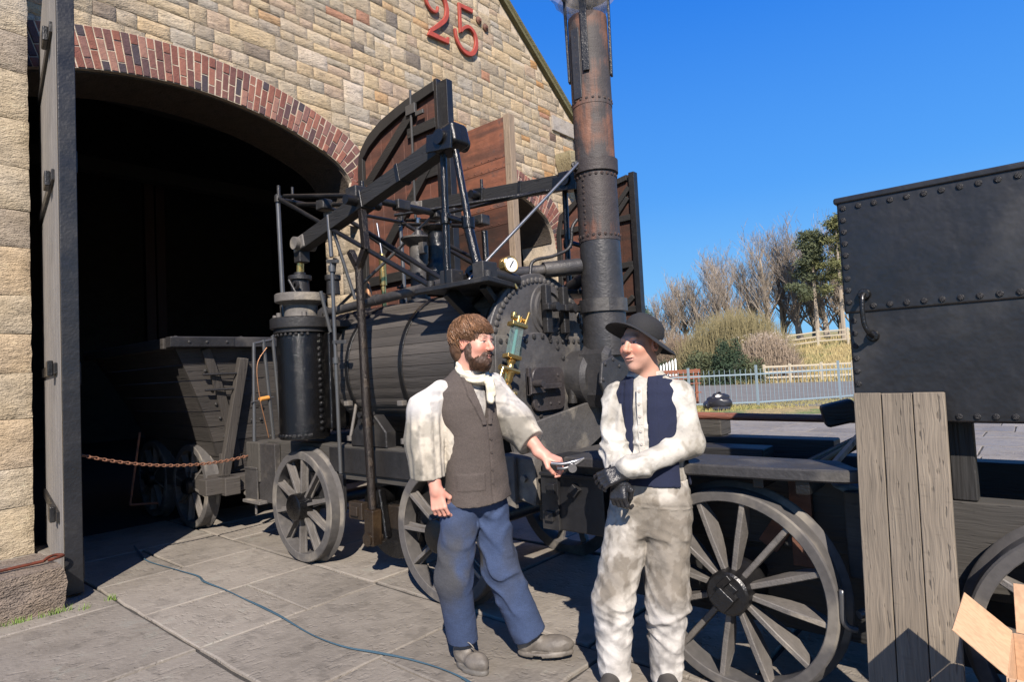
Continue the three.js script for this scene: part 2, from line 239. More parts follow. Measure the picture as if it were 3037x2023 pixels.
// ------------------------------------------------------------------ the engine shed
const shed = thing('engine_shed', 'tall sandstone engine shed with two brick arches and red numerals on its gable', 'building');
const ZF = -8, ARCHES = [{ c: 3.35, w: 2.44 }, { c: 8.53, w: 2.44 }];
const ARCH_TAB = [[-2.44, 3.9], [-2.43, 4.2], [-2.37, 4.5], [-2.27, 4.69], [-2.13, 4.83], [-1.95, 4.935], [-1.54, 5.095], [-1.14, 5.211], [-.64, 5.302], [0, 5.345]];
const archLine = [...ARCH_TAB, ...ARCH_TAB.slice(0, -1).reverse().map(([x, y]) => [-x, y])];
const archCurve = new THREE.CatmullRomCurve3(archLine.map(([x, y]) => V(x, y, 0)), false, 'centripetal');
const archPts = archCurve.getSpacedPoints(60);
const archTop = (dx) => { if (Math.abs(dx) >= 2.44) return -9; for (let i = 0; i + 1 < archPts.length; i++) if (dx >= archPts[i].x && dx <= archPts[i + 1].x) return lerp(archPts[i].y, archPts[i + 1].y, (dx - archPts[i].x) / Math.max(1e-6, archPts[i + 1].x - archPts[i].x)); return 3.9; };
const roofY = (x) => 11.75 - .783 * Math.abs(x - 6.21);
{ // core of the front wall with its two openings (bed mortar between the stones)
  const o = [[.53, -.1]];
  for (const { c } of ARCHES) { o.push([c - 2.44, -.1]); for (const p of archPts) o.push([c + p.x, p.y]); o.push([c + 2.44, -.1]); }
  o.push([11.89, -.1], [11.89, 7.3], [6.21, 11.75], [.53, 7.3]);
  const wall = put('front_wall', plate(o, .92, 'xy', ZF - .928, 0), M.mortar, shed);
  const r = rng(11);
  const PAL = [[.45, .365, .235], [.41, .345, .24], [.48, .405, .285], [.39, .325, .225], [.43, .365, .27], [.37, .315, .23], [.35, .305, .225], [.47, .375, .24], [.40, .315, .23], [.37, .335, .27], [.33, .285, .215], [.44, .35, .225]];
  const ODD = [[.14, .095, .075], [.22, .185, .145], [.38, .225, .10], [.36, .20, .13], [.52, .45, .35], [.19, .165, .135], [.22, .16, .11], [.42, .28, .15]];
  const SM = PAL.map((c) => stoneMat(c)), SO = ODD.map((c) => stoneMat(c)), SMO = stoneMat([.40, .285, .165], { bumpScale: .004 });
  const bigs = [];   // [area in view, geometry, material]
  function stoneGeo(w, h, at, ux, uz, nx, nz, rough = .012, x0 = 0, y0 = 0) {   // block face: u runs along (ux, uz), front towards (nx, nz)
    const cx = clamp(Math.ceil(w / .09), 2, 6), cy = clamp(Math.ceil(h / .09), 2, 4), P = [], ix = [], seed = r() * 100;
    for (let j = -1; j <= cy + 1; j++) for (let i = -1; i <= cx + 1; i++) {
      const ii = clamp(i, 0, cx), jj = clamp(j, 0, cy), out = i !== ii || j !== jj, edge = ii === 0 || jj === 0 || ii === cx || jj === cy;
      let a = lerp(-w / 2, w / 2, ii / cx), b = lerp(-h / 2, h / 2, jj / cy);
      const k = (noise3(a * 9 + seed, b * 9, seed) - .5);
      if (edge) { a += k * .012; b += (noise3(a * 9, b * 9 + seed, seed) - .5) * .012; }
      if (!out) { a *= 1 - .007 / w; b *= 1 - .007 / h; }
      const n = out ? -.03 : edge ? .003 + k * rough * .8 : .004 + k * rough * 1.5;
      P.push(at[0] + a * ux + n * nx, at[1] + b, at[2] + a * uz + n * nz);
    }
    const W = cx + 3; for (let j = 0; j < cy + 2; j++) for (let i = 0; i < cx + 2; i++) { const q = j * W + i; ix.push(q, q + 1, q + W, q + 1, q + W + 1, q + W); }
    const g = new THREE.BufferGeometry(); g.setAttribute('position', new THREE.Float32BufferAttribute(P, 3)); g.setIndex(ix); g.computeVertexNormals();
    return boxUV(flat(g), ux ? 'x' : 'z', [r() * 7, r() * 7]);
  }
  const pick = (x, y) => { const q = r(); if (q < .012) return SMO; if (q < .13) return SO[Math.floor(r() * SO.length)]; return SM[Math.floor(r() * SM.length)]; };
  const face = (x, y, w, h, m) => { bigs.push([w * h / ((x * x + 64) * (x + 2)), stoneGeo(w, h, [x, y, ZF], 1, 0, 0, 1), m || pick(x, y)]); };
  const inArch = (x, y, g = 0) => ARCHES.some(({ c }) => Math.abs(x - c) < 2.44 + g && y < archTop(x - c) + g);
  // coursed rubble: courses of uneven height, some courses split, some stones two courses high
  let y = 0; const taken = [];
  while (y < 11.6) {
    const low = y < 3.9, h = low ? .26 + r() * .16 : .115 + r() * .14; let x = .53;
    while (x < 11.89) {
      const tk = taken.find((q) => y < q[3] - .02 && y + h > q[2] + .02 && x > q[0] - .02 && x < q[1] - .02); if (tk) { x = tk[1]; continue; }
      let w = (low ? .36 : .17) + r() * r() * .46 + .05; const nt = taken.find((q) => y < q[3] - .02 && y + h > q[2] + .02 && q[0] >= x); let e = Math.min(x + w, 11.89, nt ? nt[0] : 99); if (11.89 - e < .14) e = 11.89; if (nt && nt[0] - e < .12) e = nt[0];
      let a = x, b = e; x = e;
      // keep clear of the openings
      const samp = (xx) => inArch(xx, y + .02) || inArch(xx, y + h - .02) ;
      for (let k = 0; k < 40 && b - a > .05 && samp(a); k++) a += .03; for (let k = 0; k < 40 && b - a > .05 && samp(b); k++) b -= .03;
      if (b - a < .06 || samp((a + b) / 2)) continue;
      let top = y + h; const ry = Math.min(roofY(a), roofY(b)) - .02; if (y > ry - .05) continue; if (top > ry) top = ry;
      if (!low && r() < .05 && b - a > .2 && b - a < .5 && y + 2 * h < ry && !inArch(a, top + .25, .5) && !inArch(b, top + .25, .5)) { top = y + h + .16; taken.push([a, b, y, top]); }
      const w2 = b - a, hh = top - y;
      if (hh > .2 && r() < .22 && w2 < .5) { face((a + b) / 2, y + hh * .28, w2, hh * .56); face((a + b) / 2, y + hh * .78, w2, hh * .44); } else face((a + b) / 2, y + hh / 2, w2, hh);
    }
    y += h;
  }
  // reveals of both openings
  for (const [xx, nx] of [[5.79, -1], [10.97, -1], [.91, 1], [6.09, 1]]) for (let yy = 0; yy < 4.0;) { const h = .26 + r() * .12; const split = r() < .5 ? .5 : .62; for (const [za, zb] of [[-8.01, -8.01 - .92 * split], [-8.01 - .92 * split, -8.93]]) { const g = stoneGeo(za - zb, Math.min(h, 4.05 - yy), [xx, yy + Math.min(h, 4.05 - yy) / 2, (za + zb) / 2], 0, nx < 0 ? 1 : -1, nx, 0, .008); bigs.push([nx < 0 ? .6 / xx : 0, g, SM[[2, 4, 9, 6][Math.floor(r() * 4)]]]); } yy += h; }
  // the buttress left of the doorway: large dressed blocks
  const butt = put('buttress', box(.2, 1.525, -.1, 9, ZF + .01, -7.60, 0), M.mortar, shed);
  for (let yy = 0; yy < 8.6;) { const h = .36 + r() * .16; const c = [[.41, .355, .255], [.39, .34, .25], [.42, .345, .24], [.37, .335, .265], [.29, .255, .205], [.41, .365, .28]][Math.floor(r() * 6)]; const m = stoneMat(c); const s = .55 + r() * .4; for (const [a, b] of [[.2, 1.55 - s], [1.55 - s, 1.55]]) { const g = stoneGeo(b - a, h, [(a + b) / 2, yy + h / 2, -7.57], 1, 0, 0, 1, .014); inst('stone', g, m, butt); } const gs = stoneGeo(.42, h, [1.54, yy + h / 2, -7.79], 0, -1, 1, 0, .01); inst('stone', gs, m, butt); yy += h; }
  bigs.sort((p, q) => q[0] - p[0]);
  const rest = new Map();
  bigs.forEach(([, g, m], i) => { if (i < 280) inst('stone', g, m, wall); else (rest.get(m) || rest.set(m, []).get(m)).push(g); });
  for (const [m, l] of rest) { const s = inst('small_stones', joinG(l, null), m, wall); s.userData.kind = 'stuff'; }
  // brick rings
  const BC = [[.25, .095, .065], [.20, .075, .055], [.28, .115, .08], [.15, .065, .055], [.10, .055, .055], [.065, .05, .058], [.30, .155, .115], [.22, .11, .09], [.19, .085, .068], [.23, .09, .062]], BM = BC.map((c) => mat({ color: c, map: rep(T.brick, .35), bumpMap: rep(T.ironB, .2), bumpScale: .008, roughness: .9 }));
  ARCHES.forEach(({ c }, ai) => {
    const ringLine = [], N = 76, pts = archCurve.getSpacedPoints(N), D = .49, nor = (i) => { const a = pts[Math.max(0, i - 1)], b = pts[Math.min(N, i + 1)]; const t = b.clone().sub(a).normalize(); return V(-t.y, t.x, 0); };
    const back = pts.map((p, i) => { const n = nor(i); return [c + p.x + n.x * D, p.y + n.y * D]; });
    const ring = put('arch_ring', plate([...pts.map((p) => [c + p.x, p.y]), ...back.reverse()], .05, 'xy', ZF - .04, 0), M.mortar, shed), hidden = [];
    for (let i = 3; i < N - 3; i++) {
      const rows = (i % 2 ? [[0, .23], [.23, .49]] : [[0, .115], [.115, .36], [.36, .49]]).map(([a, b]) => [a + (r() - .5) * .02 * (a > 0), b]);
      for (let k = 0; k + 1 < rows.length; k++) rows[k][1] = rows[k + 1][0];
      for (const [d0, d1] of rows) {
        const q = (ii, d, g) => { const p = pts[ii], n = nor(ii); return [c + p.x + n.x * d, p.y + n.y * d]; };
        const cs = [q(i, d0 + .006), q(i + 1, d0 + .006), q(i + 1, d1 - .006), q(i, d1 - .006)], mx = cs.reduce((s, p) => s + p[0], 0) / 4, my = cs.reduce((s, p) => s + p[1], 0) / 4, f = .012 + r() * .014;
        const sh = (k, z) => cs.map(([x, yy]) => [mx + (x - mx) * k, my + (yy - my) * k, ZF + z]);
        const nar = (L, k) => { const a = [L[0], L[1], L[2], L[3]].map((p) => [...p]); const mv = (p, q2) => { for (let t = 0; t < 2; t++) { const m2 = (p[t] + q2[t]) / 2; p[t] = m2 + (p[t] - m2) * k; q2[t] = m2 + (q2[t] - m2) * k; } }; mv(a[0], a[1]); mv(a[3], a[2]); return a; };
        const A = nar(sh(1, -.01), .86), B = nar(sh(1, f - .006), .86), C = nar(sh(.96, f), .76), P = [];
        const quad = (X, Y) => { for (let t = 0; t < 4; t++) { const u = (t + 1) % 4; P.push(...X[t], ...Y[u], ...X[u], ...X[t], ...Y[t], ...Y[u]); } };
        quad(B, A); quad(C, B); P.push(...C[0], ...C[2], ...C[1], ...C[0], ...C[3], ...C[2]);
        const g = new THREE.BufferGeometry(); g.setAttribute('position', new THREE.Float32BufferAttribute(P, 3)); flipIfBack(g); g.computeVertexNormals(); boxUV(flat(g), 'y', [r() * 5, r() * 5]);
        const m = BM[Math.floor(r() * BM.length)];
        if (ai === 0 || mx > 9.6) inst('brick', g, m, ring); else hidden.push(g);
      }
    }
    if (hidden.length) { const s = inst('bricks_behind_the_door', joinG(hidden, null), BM[1], ring); s.userData.kind = 'stuff'; s.name = numbered('hidden_bricks'); }
  });
  function flipIfBack(g) { const a = g.attributes.position.array, n = a.length; const e1 = [a[n - 6] - a[n - 9], a[n - 5] - a[n - 8]], e2 = [a[n - 3] - a[n - 9], a[n - 2] - a[n - 8]]; if (e1[0] * e2[1] - e1[1] * e2[0] < 0) flipG(g); }
  { const q = archPts.filter((p) => p.y > 4.25), sootShadeB = mat({ color: [.075, .062, .05], map: rep(T.stone, .6), bumpMap: rep(T.stoneB, .4), bumpScale: .02, roughness: .95 }); for (const { c } of ARCHES) put('dark_soffit_lining', plate([...q.map((p) => [c + p.x, p.y + .01]), ...q.slice().reverse().map((p) => [c + p.x * .993, p.y - .02])], .86, 'xy', ZF - .925, 0), sootShadeB, shed, 'z'); }  // soffit lining: soot and the missing reveal shadow put into one dark colour
  // roof: slates, mossy verge, kneeler and corbel at the right-hand eaves
  const slate = mat({ color: [.10, .10, .11], map: rep(T.stone, 1), roughness: .7 }), moss = mat({ color: [.13, .125, .06], map: rep(T.stone, .5), bumpMap: rep(T.stoneB, .3), bumpScale: .02, roughness: .95 });
  for (const s of [-1, 1]) { const e = 6.21 + s * 5.9; put('roof', beamG([6.21, 11.85, -15], [e, 11.85 - 5.9 * .783, -15], 14.1, .12, V(0, 1, 0), 0), slate, shed); put('verge', [beamG([6.21, 11.80, ZF + .03], [e, 11.80 - 5.9 * .783, ZF + .03], .14, .13), rod([6.21, 11.87, ZF + .07], [e, 11.87 - 5.9 * .783, ZF + .07], .06)], moss, shed); }
  put('ridge', box(6.0, 6.42, 11.78, 12.0, -22.05, ZF + .1, .02), slate, shed, 'z');
  put('kneeler', box(11.06, 11.95, 6.86, 7.2, ZF - .3, ZF + .05, .01), stoneMat([.34, .32, .29], { bumpScale: .006 }), shed);
  put('corbel', plate([[11.1, 6.12], [11.25, 5.8], [11.95, 5.8], [11.95, 6.45], [11.1, 6.3]], .42, 'xy', ZF + .02, .01), stoneMat([.30, .265, .16]), shed);
  // numerals 25 and two tie bolts
  const red = mat({ color: [.36, .06, .035], roughness: .6, map: rep(T.brick, .6) });
  const stroke = (pts, ws) => { const c = new THREE.CatmullRomCurve3(pts.map(([x, yy]) => V(x, yy, 0)), false, 'centripetal', .5), N = 40, L = [], R = []; for (let i = 0; i <= N; i++) { const p = c.getPointAt(i / N), t = c.getTangentAt(i / N), k = i / N * (ws.length - 1), w = lerp(ws[Math.floor(k)], ws[Math.min(ws.length - 1, Math.floor(k) + 1)], k % 1) / 2; L.push([p.x - t.y * w, p.y + t.x * w]); R.push([p.x + t.y * w, p.y - t.x * w]); } return plate([...L, ...R.reverse()], .05, 'xy', ZF + .02, .006); };
  put('numeral', [stroke([[7.67, 8.24], [7.64, 8.13], [7.52, 8.11], [7.41, 8.2], [7.39, 8.36], [7.5, 8.52], [7.7, 8.58], [7.84, 8.47], [7.9, 8.29], [7.86, 8.1], [7.68, 7.9], [7.45, 7.7]], [.04, .055, .07, .08, .09, .085, .07]), plate([[7.38, 7.6], [7.9, 7.62], [7.92, 7.75], [7.87, 7.75], [7.84, 7.70], [7.52, 7.70], [7.44, 7.72]], .05, 'xy', ZF + .024, .006)], red, shed);
  put('numeral', [stroke([[8.25, 8.0], [8.33, 8.1], [8.48, 8.18], [8.62, 8.11], [8.66, 7.92], [8.57, 7.71], [8.42, 7.63], [8.25, 7.67], [8.13, 7.81], [8.09, 8.0]], [.05, .07, .08, .09, .085, .07, .05]), plate([[8.2, 7.96], [8.265, 8.0], [8.265, 8.47], [8.58, 8.49], [8.6, 8.58], [8.2, 8.55]], .05, 'xy', ZF + .024, .006)], red, shed);
  for (const [x, yy] of [[8.79, 8.45], [8.98, 8.38]]) put('tie_bolt', [lathe([[.075, 0], [.075, .02], [.05, .035], [.03, .06], [0, .06]], 16, [x, yy, ZF + .015], 'z')], M.rust, shed);
  // the body of the shed behind: side and rear walls, a floor, posts and a tie beam in the dark
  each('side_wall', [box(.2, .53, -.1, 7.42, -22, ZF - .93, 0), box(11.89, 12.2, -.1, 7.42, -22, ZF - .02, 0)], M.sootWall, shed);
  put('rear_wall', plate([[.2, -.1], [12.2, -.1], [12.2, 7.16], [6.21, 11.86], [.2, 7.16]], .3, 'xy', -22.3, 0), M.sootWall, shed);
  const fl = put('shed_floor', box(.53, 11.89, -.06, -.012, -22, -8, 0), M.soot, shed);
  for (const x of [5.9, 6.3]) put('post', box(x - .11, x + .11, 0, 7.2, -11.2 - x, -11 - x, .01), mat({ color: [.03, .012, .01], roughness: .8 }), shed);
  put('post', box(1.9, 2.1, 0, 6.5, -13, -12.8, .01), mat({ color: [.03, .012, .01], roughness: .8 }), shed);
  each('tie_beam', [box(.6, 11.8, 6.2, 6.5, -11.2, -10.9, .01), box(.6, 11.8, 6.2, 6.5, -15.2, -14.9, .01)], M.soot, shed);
}
// ------------------------------------------------------------------ the four door leaves (parts of the shed)
{
  const black = iron({ color: [.058, .059, .062], roughness: .55, m: 1.1 });
  // left leaf: stands out from the wall, seen along its face
  const L = new THREE.Group(); L.name = 'door_leaf'; shed.add(L); L.position.set(1.72, 0, -7.95); L.rotation.y = Math.atan2(-.37, 2.25);
  const top = (z) => 5.1 + .42 * Math.sqrt(clamp(z / 1.2));
  const out = (z0, z1) => { const q = [[z0, .05]]; q.push([z1, .05]); for (let k = 8; k >= 0; k--) { const z = lerp(z0, z1, k / 8); q.push([z, top(z)]); } return q; };
  const grey = mat({ color: [.22, .212, .205], map: rep(T.wood, 1.2), bumpMap: rep(T.woodB, .8), bumpScale: .008, roughness: .75 });
  for (let i = 0; i < 8; i++) put('plank', plate(out(i * .27 + .004, Math.min(i * .27 + .266, 2.2)), .05 + .006 * (i % 3), 'zy', .0, .004), grey, L, 'y');
  put('edge_post', box(0, .115, .02, 5.52, 2.2, 2.3, .006), black, L);
  put('frame', [box(.05, .13, .06, 5.1, 0, .12), box(.05, .13, .1, .28, .12, 2.2), box(.05, .13, 1.6, 1.78, .12, 2.2), box(.05, .13, 3.3, 3.48, .12, 2.2)], black, L);
  for (const yy of [.55, 1.75, 3.35, 4.6]) put('strap_hinge', [box(-.022, 0, yy - .045, yy + .045, .1, 1.9, .004), box(-.06, -.018, yy - .06, yy + .07, 1.55, 1.75, .01)], M.ironDark, L);
  // right leaf of the near doorway: rusty boards, dark braces, iron edge
  const Rr = new THREE.Group(); Rr.name = numbered('door_leaf'); shed.add(Rr); Rr.position.set(5.80, 0, -7.94);
  const tab = [[0, 4.75], [.03, 4.98], [.1, 5.1], [.28, 5.26], [.6, 5.40], [.97, 5.485], [1.31, 5.545], [1.78, 5.595], [1.98, 5.6]];
  const topR = (z) => { for (let i = 0; i + 1 < tab.length; i++) if (z <= tab[i + 1][0]) return lerp(tab[i][1], tab[i + 1][1], clamp((z - tab[i][0]) / (tab[i + 1][0] - tab[i][0]))); return 5.6; };
  const outR = (z0, z1, y0 = .05, dy = 0, n = 10) => { const q = [[z0, y0], [z1, y0]]; for (let k = n; k >= 0; k--) { const z = lerp(z0, z1, k / n); q.push([z, topR(z) + dy]); } return q; };
  for (let i = 0; i < 7; i++) put('plank', plate(outR(i * .265 + .003, i * .265 + .262), .05 + .004 * (i % 2), 'zy', .03, .004), M.rustDark, Rr, 'y');
  const rimO = [], rimI = []; for (let k = 0; k <= 24; k++) { const z = Math.pow(k / 24, 1.6) * 1.8; rimO.push([z, topR(z)]); rimI.push([Math.max(z, .13) , topR(Math.max(z, .16)) - .14 - .08 * (1 - k / 24)]); }
  put('frame', [plate([[0, .05], [.12, .05], ...rimI, ...rimO.reverse()], .06, 'zy', -.034, .004)], M.woodBlack, Rr);
  each('edge_post', [box(-.03, .06, .03, 5.62, 1.8, 1.86, .005), box(.05, .16, .03, 5.6, 1.82, 1.98, .005)], black, Rr);
  const br = (z0, y0, z1, y1, w = .15) => beamG([-.005, y0, z0], [-.005, y1, z1], .07, w, V(0, 1, 0));
  for (const q of [[.22, 4.5, 1.32, 5.30], [.5, 3.35, 1.78, 4.6], [.15, 1.9, 1.76, 3.1], [.15, .5, 1.76, 1.6]]) put('brace', br(...q), M.woodBlack, Rr, 'z');
  for (const [yy, a, b] of [[5.02, 1.2, 1.8], [4.35, 1.45, 1.8], [3.0, .12, 1.8], [1.7, .12, 1.8]]) put('rail', box(-.028, .028, yy - .07, yy + .07, a, b), M.woodBlack, Rr);
  put('bolt', [box(-.06, -.035, 2.2, 5.62, 1.315, 1.345, .004), box(-.075, -.03, 5.26, 5.4, 1.24, 1.44, .005), box(-.07, -.035, 5.2, 5.26, 1.44, 1.6, .005)], M.steelDull, Rr);
  // left leaf of the far doorway: riveted rusty plates, seen from outside
  const L2 = new THREE.Group(); L2.name = numbered('door_leaf'); shed.add(L2); L2.position.set(6.58, 0, -7.95);
  const rm = [mat({ color: [.8, .7, .68], map: rep(T.rust, 1.4), bumpMap: rep(T.ironB, .4), bumpScale: .004, roughness: .7 }), mat({ color: [.36, .3, .27], map: rep(T.rust, 1.7), bumpMap: rep(T.ironB, .4), bumpScale: .004, roughness: .75 }), mat({ color: [.2, .165, .14], map: rep(T.rust, 1.9), bumpMap: rep(T.ironB, .4), bumpScale: .004, roughness: .8 })];
  [[4.58, 5.15, 0], [4.43, 4.575, 0], [3.88, 4.425, 0], [3.62, 3.875, 1], [2.9, 3.615, 2], [2.2, 2.895, 1], [1.2, 2.195, 2], [.08, 1.195, 2]].forEach(([a, b, k], i) => { put('panel', box(.0, .02 + .006 * (i % 2), a, b, .3, 2.36, .003), rm[k], L2, 'y', [i * .7, i * .3]); const pts = []; for (let z = .36; z < 2.3; z += .14) pts.push([-.001, a + .03, z]); const rv = put('rivet_row', stuffGeo(pts, () => [-1, 0, 0], .012), rm[k], L2); rv.userData.kind = 'stuff'; });
  put('plank', box(.03, .1, .06, 5.12, .02, 2.36, .004), M.woodDark, L2, 'y'); put('edge_post', box(-.012, .11, .05, 5.17, 2.36, 2.47, .006), mat({ color: [.3, .235, .175], map: rep(T.wood, 1), bumpMap: rep(T.woodB, .6), bumpScale: .008 }), L2, 'y');
  // right leaf of the far doorway
  const R2 = new THREE.Group(); R2.name = numbered('door_leaf'); shed.add(R2); R2.position.set(10.98, 0, -7.94);
  const topS = (z) => topR(Math.min(z, 1.98)) - .22; const outS = (z0, z1) => { const q = [[z0, .05], [z1, .05]]; for (let k = 8; k >= 0; k--) { const z = lerp(z0, z1, k / 8); q.push([z, topS(z)]); } return q; };
  for (let i = 0; i < 7; i++) put('plank', plate(outS(i * .265 + .003, i * .265 + .262), .05, 'zy', .03, .004), [M.rustDark, M.rustDark, rm[2]][i > 4 ? 2 : 0], R2, 'y');
  put('frame', [plate([[0, .05], [.1, .05], [.1, 4.4], [.16, 4.72], [.6, 5.05], [1.8, 5.26], [1.8, 5.37], [.6, 5.17], [.1, 4.88], [0, 4.52]], .06, 'zy', -.034, .004)], M.woodBlack, R2);
  put('edge_post', [box(-.05, .1, .03, 5.39, 1.86, 1.98, .005)], black, R2);
  for (const q of [[.2, 3.2, 1.8, 4.9], [.2, 1.6, 1.8, 2.9], [.2, .3, 1.8, 1.4], [1.3, 4.55, 1.84, 5.1], [1.3, 3.0, 1.84, 3.5]]) put('brace', br(...q, .1), M.woodBlack, R2, 'z');
  for (const yy of [4.5, 3.55, 2.65, 1.5]) put('rail', box(-.03, .028, yy - .06, yy + .06, .1, 1.86), M.woodBlack, R2);
}
// ------------------------------------------------------------------ the locomotive
function wheelRim(R, w, depth = .075, flange = .03) { return lathe([[R - depth, .004], [R - depth + .004, 0], [R - .008, 0], [R, .008], [R + .002, w - .035], [R + flange - .004, w - .016], [R + flange, w - .006], [R + flange - .006, w], [R - depth + .01, w], [R - depth, w * .5], [R - depth, .004]], 72, [0, 0, 0], 'x'); }
function makeWheel(parent, name, at, R, o) {
  const g = new THREE.Group(); g.name = numbered(name); g.position.set(...at); parent.add(g); g.rotation.x = o.turn || 0;
  put('tyre', wheelRim(R, o.w || .12, o.depth || .07), o.tyre || M.ironTread, g, 'x');
  const n = o.n;
  for (let i = 0; i < n; i++) {
    const a = i / n * Math.PI * 2, r0 = o.hub * .8, r1 = R - (o.depth || .07) + .006;
    let s;
    if (o.blade) { s = plate([[r0, .01], [lerp(r0, r1, .5), .004], [r1, .012], [r1, .07], [lerp(r0, r1, .72), .125], [lerp(r0, r1, .45), .115], [r0, .06]], .026, 'xy', -.013, .004); MX.set(0, 1, 0, 0, 1, 0, 0, 0, 0, 0, 1, 0, 0, 0, 0, 1); s.applyMatrix4(MX); flipG(s); s = creased(s, .5); }
    else s = [beamG([.03, r0, 0], [.03, r1, 0], .026, .05, V(1, 0, 0)), plate([[-.034, r0], [.034, r0], [.021, lerp(r0, r1, .5)], [.03, r1], [-.03, r1], [-.021, lerp(r0, r1, .5)]].map(([p, q]) => [p, q]), .018, 'zy', .05, .003)];
    s = joinG(s, null); s.rotateX(a); put('spoke', s, o.spoke, g, 'y');
  }
  put('hub', o.hubGeo, o.hubMat, g); return g;
}
const loco = thing('steam_locomotive', 'black early steam locomotive with twin overhead beams and a tall rusty chimney', 'locomotive');
const XC = 3.61;
{
  const r = rng(21);
  // boiler with timber lagging and iron bands
  const boiler = put('boiler', lathe([[0, -5.2], [.5, -5.2], [.545, -5.16], [.545, -2.8], [0, -2.8]], 48, [XC, 1.62, 0], 'z'), M.ironDark, loco);
  const N = 42; const lagM = [1, .8, 1.2, .9, 1.35].map((k) => mat({ color: [.066 * k, .061 * k, .057 * k], map: rep(T.wood, .8), bumpMap: rep(T.woodB, .8), bumpScale: .005, roughness: .68 }));
  const slat = (() => { const a = Math.PI * 2 / N * .482, s = [[-.555 * Math.sin(a), .545], [-.562 * Math.sin(a), .563], [0, .57], [.562 * Math.sin(a), .563], [.555 * Math.sin(a), .545]]; return plate(s, 2.2, 'xy', -5.12, .003); })();
  const sl = joinG(slat, 'z');
  for (let i = 0; i < N; i++) { const me = inst('lagging_plank', sl, lagM[Math.floor(r() * 5)], boiler); me.position.set(XC, 1.62, r() * .01); me.rotation.z = i / N * Math.PI * 2; const k = 1 + (r() - .5) * .012; me.scale.set(k, k, 1); }
  for (const z of [-4.86, -4.44, -3.74, -3.12]) put('boiler_band', lathe([[.574, -.024], [.581, -.02], [.581, .02], [.574, .024]], 64, [XC, 1.62, z], 'z'), M.ironDark, boiler, 'auto');
  for (const z of [-4.86, -4.44, -3.74]) put('band_bolt', [rod([3.12, 1.33, z], [3.05, 1.05, z], .014), beamG([3.04, 1.34, z - .03], [3.04, 1.34, z + .03], .05, .04), move(hex(.03, .04), 3.05, 1.05, z)], M.ironDusty, loco);
  // front plate (fire end)
  const plateZ = -2.75, pts = [...arcPts(3.56, 1.645, .60, 0, Math.PI, 28), [2.98, 1.42], [3.03, 1.3], [3.10, 1.16], [4.02, 1.14], [4.16, 1.3]];
  const fp = put('front_plate', plate(pts, .045, 'xy', plateZ - .045, .006), M.ironPlate, loco, 'y');
  put('plate_rim', lathe([[.598, -.07], [.622, -.065], [.622, .012], [.6, .012]], 64, [3.56, 1.645, plateZ - .01], 'z', -Math.PI / 2, Math.PI), M.iron, fp);
  rivetsOn(fp, arcPts(3.56, 1.645, .548, .06, Math.PI - .06, 34).map(([x, y]) => [x, y, plateZ]), .024, M.ironPlate, [0, 0, 1]);
  put('lower_plate', plate([[3.02, 1.785], [4.13, 1.785], [4.16, 1.3], [4.02, 1.15], [3.11, 1.17], [3.0, 1.4]], .02, 'xy', plateZ, .004), M.ironPlate, fp, 'y');
  rivetsOn(fp, [...Array(15).keys()].map((i) => [3.07 + i * .07, 1.745, plateZ + .02]), .02, M.iron, [0, 0, 1]);
  // manhole with two dogs
  const mh = put('manhole', [lathe([[0, .012], [.13, .012], [.135, .03], [.165, .03], [.17, .012], [.2, .01], [.205, 0]], 40, [3.63, 1.975, plateZ], 'z')], M.ironPlate, loco, 'y');
  for (const x of [3.545, 3.755]) { const q = x < 3.6 ? 0 : .02; put('dog_bar', [box(x - .033, x + .033, 1.80, 2.15, plateZ + .035, plateZ + .085, .01)], M.iron, mh, 'y'); put('dog_bolt', [move(cbox(.2, .05, .05, .008), x + .02, 1.985, plateZ + .11), rod([x + .06, 1.985, plateZ + .1], [x + .14, 1.985, plateZ + .1], .025), move(hex(.035, .05).rotateX(Math.PI / 2), x, 1.985, plateZ + .14)], M.iron, mh); put('dog_hook', rod([x + .02, 1.81, plateZ + .07], [x + .02, 1.76, plateZ + .05], .014), M.iron, mh); }
  // fire door in its arched surround
  const sur = put('door_surround', plate([...arcPts(3.44, 1.45, .36, 0, Math.PI, 24), [3.08, 1.3], [3.1, 1.19], [3.95, 1.17], [3.93, 1.3]].map(([x, y]) => [x, y]), .03, 'xy', plateZ + .02, .008), M.ironPlate, loco, 'y');
  rivetsOn(sur, [...arcPts(3.44, 1.45, .33, .25, 2.9, 9).map(([x, y]) => [x, y, plateZ + .05]), [3.2, 1.23, plateZ + .05], [3.42, 1.22, plateZ + .05], [3.66, 1.22, plateZ + .05], [3.86, 1.24, plateZ + .05]], .021, M.iron, [0, 0, 1]);
  const fdM = iron({ color: [.185, .165, .16], m: .6 });
  const rr = (x0, x1, y0, y1, q) => [...arcPts(x1 - q, y1 - q, q, 0, Math.PI / 2, 4), ...arcPts(x0 + q, y1 - q, q, Math.PI / 2, Math.PI, 4), ...arcPts(x0 + q, y0 + q, q, Math.PI, Math.PI * 1.5, 4), ...arcPts(x1 - q, y0 + q, q, Math.PI * 1.5, Math.PI * 2, 4)];
  const fd = put('fire_door', plate(rr(3.31, 3.68, 1.25, 1.56, .07), .03, 'xy', plateZ + .055, .006), fdM, loco, 'y');
  put('latch', [plate([[3.24, 1.38], [3.40, 1.38], [3.40, 1.44], [3.33, 1.46], [3.24, 1.50]], .04, 'xy', plateZ + .085, .006), move(cbox(.2, .035, .04), 3.47, 1.425, plateZ + .12), rod([3.28, 1.45, plateZ + .1], [3.28, 1.45, plateZ + .2], .026), box(3.24, 3.27, 1.37, 1.56, plateZ + .08, plateZ + .11)], fdM, fd);
